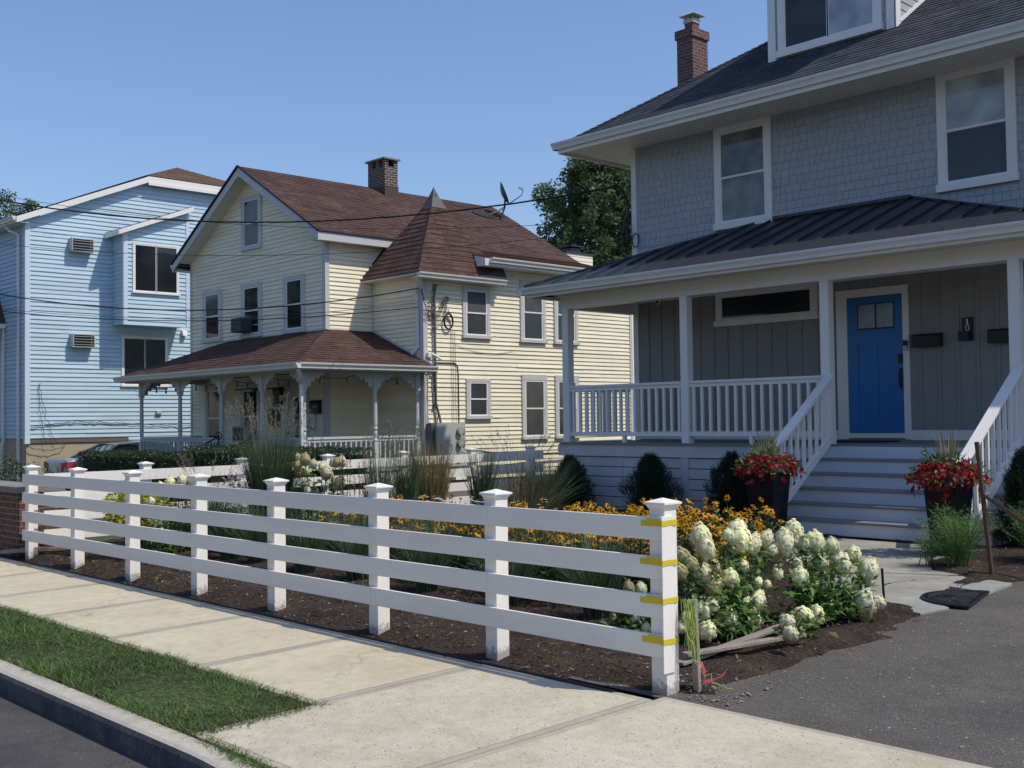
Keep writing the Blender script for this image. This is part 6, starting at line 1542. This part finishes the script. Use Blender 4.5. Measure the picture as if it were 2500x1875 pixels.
def leafy(P, D, L, W):
    """two-quad folded leaves"""
    D = unit(D); n = len(P); up = np.tile([0, 0, 1.], (n, 1))+RN.normal(0, .35, (n, 3)); S = unit(np.cross(D, up)); Nn = np.cross(S, D)
    L = L[:, None]; W = W[:, None]
    a = P; t = P+D*L-Nn*L*.18; mid = P+D*L*.5; l1 = mid+S*W*.5+Nn*W*.16; r1 = mid-S*W*.5+Nn*W*.16; md = mid-Nn*0
    Vv = np.stack([a, l1, t, md, r1], 1).reshape(-1, 3); b = np.arange(n)*5
    F = np.concatenate([np.stack([b, b+3, b+2, b+1], 1), np.stack([b, b+4, b+2, b+3], 1)]); return Vv, F
def unproj(px, py, d):
    v = FX+RX*((px-1250)/2756.5)-UX*((py-937.5)/2756.5); return V((0, 0, 1.65))+v*d
def hydrangea(label, heads, base, nleaf, name='hydrangea'):
    """heads: (position, radius, kind)"""
    t = thing(name, label, 'flowering shrub', base)
    ms = MB(); LP = []; LD = []
    for i, (p, r, kd) in enumerate(heads):
        me = meshes[3 if kd else i % 3]; o = bpy.data.objects.new('flower_head', me); COL.objects.link(o); o.parent = t; o.location = p-V(base); s = r/.074
        out = V((p.x-base[0], p.y-base[1], 0)); k = min(1.1, out.length*1.3)
        o.scale = (s, s, s*rnd.uniform(.95, 1.15)); o.rotation_euler = V((out.x*.8+rnd.uniform(-.3, .3), out.y*.8+rnd.uniform(-.3, .3), 1)).to_track_quat('Z', 'Y').to_euler()
        b = V(base)+V((out.x*.25, out.y*.25, 0)); mid = b.lerp(p, .55)+V((0, 0, .10)); ms.tube([b, mid, p-V((0, 0, r*.5))], [.007, .005, .004], 4, cap=False)
        for k in range(16):
            f = rnd.uniform(.12, .97); q = b.lerp(mid, f/.55) if f < .55 else mid.lerp(p, (f-.55)/.45); LP.append(tuple(q)); a = rnd.uniform(0, 6.28); LD.append((math.cos(a), math.sin(a), rnd.uniform(-.35, .5)))
    hp = np.array([tuple(p) for p, r, k in heads]); 
    j = RN.integers(0, len(hp), nleaf); f = RN.uniform(.0, .84, nleaf)[:, None]
    Q = np.array([base])*(1-f)+hp[j]*f+RN.normal(0, .085, (nleaf, 3)); Q[:, 2] = np.maximum(Q[:, 2], base[2]+.05+RN.uniform(0, .2, nleaf)); Q[:, 2] = np.minimum(Q[:, 2], hp[j][:, 2]-.02)
    P = np.concatenate([np.array(LP), Q]); D = np.concatenate([np.array(LD), np.stack([RN.normal(0, 1, nleaf), RN.normal(0, 1, nleaf), RN.normal(.1, .4, nleaf)], 1)]); n = len(P)
    Vv, F = leafy(P-np.array([base]), D, RN.uniform(.055, .105, n), RN.uniform(.028, .048, n))
    npmesh('leaves', Vv, F, HYL, t, base)
    ms.build('stems', paint('hyd_stem', (.10, .085, .04), .8), t)
    return t
HL = [(665, 190, 80), (700, 285, 75), (950, 140, 75), (975, 230, 95), (1070, 250, 60), (880, 180, 45), (520, 350, 66, 1), (505, 460, 60, 1), (590, 400, 55, 1), (755, 430, 60, 1), (680, 480, 55), (745, 560, 88, 1), (890, 510, 68), (1170, 210, 55), (1380, 150, 78), (1310, 250, 88), (1440, 230, 60), (1550, 240, 75), (1680, 270, 55), (1510, 190, 32), (1845, 325, 60), (1590, 400, 58), (1745, 400, 78), (1410, 400, 40), (1960, 450, 80), (1970, 530, 42), (1430, 505, 70), (1570, 595, 80), (1515, 690, 48), (1660, 730, 60), (1925, 720, 85), (2030, 700, 58), (1455, 820, 85), (1560, 800, 60), (1330, 850, 62), (1355, 940, 62), (1065, 830, 75), (1020, 720, 68), (1100, 690, 65), (805, 670, 55), (750, 720, 52), (680, 765, 60), (870, 820, 75), (910, 880, 58), (715, 920, 68), (515, 890, 45), (560, 810, 42), (790, 870, 48), (1215, 300, 42), (1180, 560, 34), (1260, 470, 40), (1000, 420, 36), (1110, 540, 34)]
HL2 = [(110, 590, 45, 1), (205, 600, 45), (190, 840, 62), (245, 900, 38), (160, 800, 40)]
def hd(L, d0=7.35):
    out = []
    for e in L:
        x, y, r = e[:3]; px, py = 1500+x/3.16, 1250+y/3.16
        low = y/900.
        d = d0+(x/2100.)*1.75+(1-low)*.55+rnd.uniform(-.1, .1)
        p = unproj(px, py, d); g = gz(p.x, p.y)+.07
        if p.z < g+r/3.16/2756*d: d = (1.65-(g+.04))/(1.65-p.z)*d; p = unproj(px, py, d)
        out.append((p, r/3.16/2756.5*d*1.02, len(e) > 3))
    return out
H1 = hd(HL); left = [h for i, h in enumerate(H1) if HL[i][0] < 1230]; right = [h for i, h in enumerate(H1) if HL[i][0] >= 1230]
def cen(H): c = sum((h[0] for h in H), V((0, 0, 0)))/len(H); return (c.x, c.y, gz(c.x, c.y))
hydrangea('large white hydrangea in bloom right beside the near end post of the fence', left, cen(left), 1500)
hydrangea('white hydrangea spreading toward the stone path and the black rebar stake', right, cen(right), 1700)
H2 = hd(HL2, 8.3); hydrangea('small hydrangea seen between the lower rails beside the end post', H2, cen(H2), 420)
# leafy shoot above the right hydrangea
# far hydrangeas
fh = [(unproj(800+rnd.uniform(-78, 62), 1160+rnd.uniform(-42, 55), 14.0+rnd.uniform(-.3, .3)), rnd.uniform(.045, .07), rnd.random() < .25) for _ in range(20)]
hydrangea('far cream hydrangea in front of the sunlit side fence', fh, cen(fh), 700)
fh = [(unproj(px, py, 13.3), r, False) for px, py, r in ((415, 1178, .06), (445, 1174, .062), (470, 1176, .062), (430, 1192, .05), (395, 1190, .05), (395, 1300, .06), (415, 1320, .06), (385, 1270, .06), (372, 1225, .055))]
hydrangea('cream hydrangea low behind the third and fourth front fence posts', fh, cen(fh), 300)
def phlox():
    p = unproj(572, 1170, 13.5); b = (p.x, p.y, gz(p.x, p.y)); t = thing('phlox', 'pale pink phlox in bloom before the second post of the side fence', 'flowers', b)
    n = 90; Q = RN.normal(0, 1, (n, 3))*np.array([.07, .07, .07])+np.array([0, 0, p.z-b[2]]); Vv, F = leaves(Q, rdir(n), rdir(n), .035, .025); npmesh('petals', Vv, F, PINKF, t, b)
    n = 300; Q = np.stack([RN.normal(0, .08, n), RN.normal(0, .08, n), RN.uniform(.1, p.z-b[2]-.05, n)], 1); Vv, F = leaves(Q, rdir(n), rdir(n), .08, .02); npmesh('leaves', Vv, F, RUL, t, b)
phlox()
for px, py, d, lb in ((1060, 1217, 13.0, 'white coneflowers in front of the golden grass'), (1141, 1222, 13.2, 'white coneflowers right of the golden grass'), (1285, 1228, 13.6, 'pale yellow coneflowers behind the second-nearest fence post')):
    p = unproj(px, py, d); b = (p.x, p.y, gz(p.x, p.y)); t = thing('coneflower', lb, 'flowers', b)
    nf = 16; C0 = np.stack([RN.normal(0, .16, nf), RN.normal(0, .16, nf), RN.uniform(-.07, .05, nf)+p.z-b[2]], 1); parts = []
    for k in range(9):
        th = 2*math.pi*k/9; D = np.tile([math.cos(th), math.sin(th), -.35], (nf, 1)); parts.append(leaves(C0, D, np.tile([0, 0, 1.], (nf, 1)), .042, .016))
    Vv, F = merge(parts); npmesh('petals', Vv, F, WHF if px < 1200 else HYO, t, b)
    m = MB()
    for c in C0: m.lathe([(.014, 0), (.012, .016), (0, .02)], (b[0]+c[0], b[1]+c[1], b[2]+c[2]), 6); m.tube([(b[0]+c[0]*.3, b[1]+c[1]*.3, b[2]), (b[0]+c[0], b[1]+c[1], b[2]+c[2])], .004, 3)
    m.build('centres', RUL, t)
# salvia spikes
t0 = unproj(848, 1165, 13.5); b = (t0.x, t0.y, gz(t0.x, t0.y)); t = thing('seed_spike_plant', 'dark upright seed spikes right of the far cream hydrangea', 'plant', b); m = MB(); Qs = []
for k in range(13):
    x, y = b[0]+rnd.gauss(0, .13), b[1]+rnd.gauss(0, .18); h_ = rnd.uniform(.85, 1.25); tx = x+rnd.gauss(0, .03); m.tube([(x, y, b[2]), (tx, y, b[2]+h_)], [.005, .003], 4)
    for j in range(60): f = rnd.uniform(.45, 1); Qs.append((x+(tx-x)*f-b[0]+rnd.gauss(0, .012), y-b[1]+rnd.gauss(0, .012), h_*f))
m.build('stems', RUL, t); n = len(Qs); Vv, F = leaves(np.array(Qs), rdir(n), rdir(n), .025, .012); npmesh('spikes', Vv, F, leaf_mat('salvia', [(.05, .06, .035), (.09, .09, .05), (.07, .05, .05)], .8, .1), t, b)
# gold shrub
def blobshrub(name, label, c, rad, n, mat, L=(.04, .07), W=(.025, .04), stems=8, cat='shrub', hollow=.55):
    b = (c[0], c[1], gz(c[0], c[1])); t = thing(name, label, cat, b)
    u = rdir(n); k = 1+.16*np.sin(u[:, 0]*5+u[:, 2]*4)+.12*np.sin(u[:, 1]*7+2); rr = RN.uniform(hollow, 1, n)**.6
    P = u*np.array(rad)*(k*rr)[:, None]+np.array([0, 0, c[2]-b[2]]); P[:, 2] = np.maximum(P[:, 2], .03)
    D = u+RN.normal(0, .6, (n, 3)); Vv, F = leafy(P, D, RN.uniform(*L, n), RN.uniform(*W, n)); npmesh('leaves', Vv, F, mat, t, b)
    m = MB()
    for k in range(stems): a = k*6.28/stems; m.tube([b, (b[0]+math.cos(a)*rad[0]*.4, b[1]+math.sin(a)*rad[1]*.4, c[2]), (b[0]+math.cos(a)*rad[0]*.75, b[1]+math.sin(a)*rad[1]*.75, c[2]+rad[2]*.4)], [.012, .007, .003], 4, cap=False)
    m.build('stems', paint('shrub_stem', (.07, .05, .03), .9), t); return t
blobshrub('golden_shrub', 'bright yellow-green leafed shrub behind the second front fence post', (-13.2, 6.15, .60), (.40, .34, .30), 1900, GOLDL, (.05, .08), (.035, .055))
blobshrub('low_shrub', 'dark green leafy plant under the golden shrub', (-12.95, 6.2, .22), (.35, .3, .18), 500, HYL)
blobshrub('boxwood_bush', 'dark green bush behind the brick pier at the left edge', (-19.7, 6.9, .5), (.75, .7, .62), 5200, HEDGE, (.03, .055), (.018, .03))
# hedges
def hedge(label, x0, x1, y0, y1, zt, n):
    b = ((x0+x1)/2, (y0+y1)/2, hgt((x0+x1)/2, y0)-.1); t = thing('clipped_hedge', label, 'hedge', b, 'clipped hedges before the yellow porch')
    zb_ = b[2]
    f = RN.uniform(0, 1, n); P = np.empty((n, 3)); D = np.empty((n, 3))
    A = [(x1-x0)*(y1-y0), (x1-x0)*(zt-zb_), (x1-x0)*(zt-zb_)*.3, (y1-y0)*(zt-zb_), (y1-y0)*(zt-zb_)]; cs = np.cumsum(A)/sum(A); k = np.searchsorted(cs, f)
    X = RN.uniform(x0, x1, n); Y = RN.uniform(y0, y1, n); Z = zb_+(zt-zb_)*RN.uniform(0, 1, n)**.8
    for i, (ax, val, dd) in enumerate(((2, zt, (0, 0, 1)), (1, y0, (0, -1, 0)), (1, y1, (0, 1, 0)), (0, x0, (-1, 0, 0)), (0, x1, (1, 0, 0)))):
        s = k == i; Q = np.stack([X, Y, Z], 1)[s]; Q[:, ax] = val; Q -= np.array(dd)*np.abs(RN.normal(0, .035, s.sum()))[:, None]; P[s] = Q; D[s] = dd
    bmp = np.array([noise.noise((p[0]*2.2, p[1]*2.2, p[2]*2.2)) for p in P])*.07; P += D*bmp[:, None]
    D = D*.8+RN.normal(0, .6, (n, 3)); D[:, 2] += .3
    Vv, F = leaves(P-np.array([b]), D, rdir(n), RN.uniform(.03, .055, n), RN.uniform(.018, .030, n)); npmesh('leaves', Vv, F, HEDGE, t, b)
    m = MB(); m.box(x0+.10, x1-.10, y0+.10, y1-.10, zb_, zt-.10); m.build('shade_core', paint('hedge_core', (.012, .016, .008), .95, .1), t)  # near-black box behind the leaves, painted as the hedge's inner shade
hedge('clipped dark hedge in front of the silver car and the left porch bay', -27.0, -21.95, 11.05, 11.85, 1.02, 20000)
hedge('clipped dark hedge behind the tall feathery grass, right of the porch steps', -21.75, -16.3, 11.1, 12.0, 1.17, 20000)
# --- planters
def planter(x, y, label, s=1., side=1):
    z0 = hgt(x, y)+.012; t = thing('tall_planter', label, 'planter', (x, y, z0), 'tall black planters beside the stairs')
    H = .80*s; a, b_ = .15*s, .205*s
    m = MB(); m.hexa([(x-a, y-a, z0), (x+a, y-a, z0), (x+a, y+a, z0), (x-a, y+a, z0), (x-b_, y-b_, z0+H), (x+b_, y-b_, z0+H), (x+b_, y+b_, z0+H), (x-b_, y+b_, z0+H)]); m.box(x-b_-.008, x+b_+.008, y-b_-.008, y+b_+.008, z0+H-.0, z0+H+.022)
    m.build('pot', POTM, t, bevel=.012)
    p = thing('red_flowers', 'red trailing flowers with a spiky centre plant in the %s black planter' % ('left' if side < 0 else 'right'), 'flowers', (x, y, z0+H))
    cz = z0+H; n = 620; u = rdir(n); u[:, 2] = np.abs(u[:, 2]); rr = RN.uniform(.55, 1., n)
    P = np.stack([u[:, 0]*.45*rr, u[:, 1]*.45*rr, u[:, 2]*.30*rr+.02], 1); D = u+RN.normal(0, .5, (n, 3)); Vv, F = leafy(P, D, RN.uniform(.05, .09, n), RN.uniform(.02, .035, n)); npmesh('leaves', Vv, F, HYL, p, (x, y, cz))
    nf = 270; a0 = RN.uniform(0, 6.28, nf); el = RN.uniform(-.15, 1.0, nf); R0 = RN.uniform(.32, .46, nf)
    C0 = np.stack([np.cos(a0)*np.cos(el)*R0, np.sin(a0)*np.cos(el)*R0, np.sin(el)*.24+.03+RN.uniform(-.03, .03, nf)-.12*(RN.uniform(0, 1, nf) > .85)*(el < .4)], 1); Nn = unit(C0*np.array([1, 1, .8])+RN.normal(0, .15, (nf, 3))); A = unit(np.cross(Nn, rdir(nf))); B = np.cross(Nn, A); parts = []
    for k in range(5):
        th = 2*math.pi*k/5; D = A*math.cos(th)+B*math.sin(th)+Nn*.25; parts.append(leaves(C0, D, Nn, RN.uniform(.034, .046, nf), .034))
    Vv, F = merge(parts); npmesh('blossoms', Vv, F, REDF, p, (x, y, cz))
    Vv, F = grass_mesh(60, .42, .66, .10, .10, .020, 3, .03, 1.4); npmesh('spiky_leaves', Vv+np.array([0, 0, .05]), F, SPIKE, p, (x, y, cz))
    q = V((-.28*1, -.02, .12)); n = 60; f = RN.uniform(0, 1, n); P = np.stack([-.16-.14*f, .04*f, .12+.28*f], 1)+RN.normal(0, .018, (n, 3)); Vv, F = leafy(P, rdir(n), RN.uniform(.03, .05, n), RN.uniform(.02, .03, n)); npmesh('vine', Vv, F, HYL, p, (x, y, cz))
planter(-8.55, 12.70, 'tall square black planter left of the stairs', 1., -1)
planter(-5.86, 12.20, 'tall square black planter right of the stairs', .97, 1)
# --- feathery plants
def feathery(x, y, h, r, label, n=34):
    z0 = hgt(x, y); t = thing('feathery_plant', label, 'plant', (x, y, z0)); Q = []; D = []; m = MB()
    for k in range(n):
        a = rnd.uniform(0, 6.28); e = r*math.sqrt(rnd.random())*.9; hh = h*rnd.uniform(.6, 1.0)*(1-.25*(e/r)**2); b0 = V((rnd.gauss(0, .05), rnd.gauss(0, .05), 0)); tp = V((math.cos(a)*e, math.sin(a)*e, hh)); m.tube([V((x, y, z0))+b0, V((x, y, z0))+b0.lerp(tp, .6)+V((0, 0, .05)), V((x, y, z0))+tp], [.005, .004, .002], 4, cap=False)
        for j in range(120):
            f = rnd.uniform(.15, 1.02); p = b0.lerp(tp, f)+V((0, 0, .05*math.sin(f*3))); aa = rnd.uniform(0, 6.28); off = V((math.cos(aa), math.sin(aa), .45)); s_ = rnd.uniform(0, .09); Q.append(tuple(p+off*s_)); dd = off+V((rnd.gauss(0, .45), rnd.gauss(0, .45), rnd.gauss(.15, .35))); D.append(tuple(dd))
    nn = len(Q); Vv, F = leaves(np.array(Q), np.array(D), rdir(nn), RN.uniform(.035, .07, nn), .005); npmesh('foliage', Vv, F, FERN, t, (x, y, z0)); m.build('stems', FERN, t)
feathery(-5.34, 11.30, .66, .46, 'feathery light green plant before the right planter', 46)
feathery(-4.86, 12.1, .66, .42, 'feathery green plant at the right edge behind the brown stake', 40)
feathery(-5.62, 11.2, .26, .2, 'low leafy seedling at the foot of the feathery plant by the path', 10)
# little weeds by the boards
# ================================================================== TREES
LEAFT = leaf_mat('tree_leaf', [(.075, .12, .05), (.11, .165, .07), (.15, .21, .095), (.085, .135, .055), (.20, .26, .14)], .45, .5, .5)
BARK = ground_mat('tree_bark', (.07, .055, .045), (.12, .10, .08), .3, s1=3, s2=20)
def tree(label, x, y, z0, H, R, n, ncl, crown0=.3, leafL=(.10, .19), seed=1):
    rr = random.Random(seed); t = thing('leafy_tree', label, 'tree', (x, y, z0)); m = MB()
    m.tube([(x, y, z0), (x+.1, y, z0+H*.2), (x-.05, y+.1, z0+H*.45), (x, y, z0+H*.8)], [.32, .25, .17, .06], 9)
    C0 = []
    for k in range(ncl):
        f = (k+.5)/ncl; zz = crown0+(1-crown0)*f; e = R*math.sin(math.pi*min(1, (zz-crown0)/(1-crown0)*.80+.14))**.7*rr.uniform(.55, 1.0); a = k*2.4+rr.uniform(-.4, .4)
        c = V((x+math.cos(a)*e, y+math.sin(a)*e, z0+H*zz*rr.uniform(.95, 1.0))); C0.append((c, rr.uniform(.16, .30)*R))
        st = V((x, y, z0+H*max(.18, zz*.7-.1))); m.tube([st, st.lerp(c, .55)+V((0, 0, -.1)), c], [.09, .05, .02], 5, cap=False)
    m.build('trunk', BARK, t)
    cc = np.array([tuple(c) for c, r in C0]); cr = np.array([r for c, r in C0]); j = RN.integers(0, ncl, n); u = rdir(n); s = RN.uniform(.25, 1.0, n)**.5
    # each cluster is itself lumpy: sprays
    sub = rdir(ncl*14).reshape(ncl, 14, 3); q = RN.integers(0, 14, n); ctr = cc[j]+sub[j, q]*(cr[j]*.75)[:, None]
    P = ctr+u*(cr[j]*.42*s)[:, None]*np.array([1, 1, .7])
    D = u+RN.normal(0, .6, (n, 3)); D[:, 2] -= .2; L = RN.uniform(*leafL, n)
    nn = rdir(n); nn[:, 2] = np.abs(nn[:, 2])+.4
    Vv, F = leaves(P-np.array([(x, y, z0)]), D, nn, L, L*.62, .1); npmesh('crown', Vv, F, LEAFT, t, (x, y, z0))
p = unproj(1492, 700, 48); tree('large leafy green tree rising between the yellow and grey houses', p.x, p.y, 0, 13.0, 3.9, 120000, 90, .12, seed=4)
p = unproj(1560, 700, 52); tree('leafy green tree farther back behind the grey house corner', p.x, p.y, 0, 13.8, 4.6, 50000, 50, .2, seed=9)
p = unproj(20, 700, 62); tree('dark leafy tree behind the blue house roof at the left edge', p.x, p.y, 0, 14.3, 3.4, 26000, 40, .35, seed=6)

lab = 'leafy tree across the street, seen only as a reflection in the house windows'
tt = None
for k, (x, y, s_) in enumerate(((-30, -17, .8), (-44, -15, .95), (-60, -20, 1.1), (-17, -21, .9), (-4, -24, .9), (9, -22, .85), (24, -24, .95), (-52, -18, 1.15), (-70, -14, 1.2))):
    if tt is None:
        before = set(bpy.data.objects); tree(lab, x, y, 0, 11., 4.6, 14000, 36, .2, (.3, .55), seed=21)
        tt = [o for o in bpy.data.objects if o not in before and o.parent is None][0]; tt['group'] = 'trees across the street'; kids = [o for o in bpy.data.objects if o.parent is tt]; tt.scale = (s_, s_, s_)
    else:
        c = tt.copy(); COL.objects.link(c); c.location = (x, y, 0); c.rotation_euler = (0, 0, k); c.scale = (s_, s_, s_)
        for o in kids: q = o.copy(); COL.objects.link(q); q.parent = c
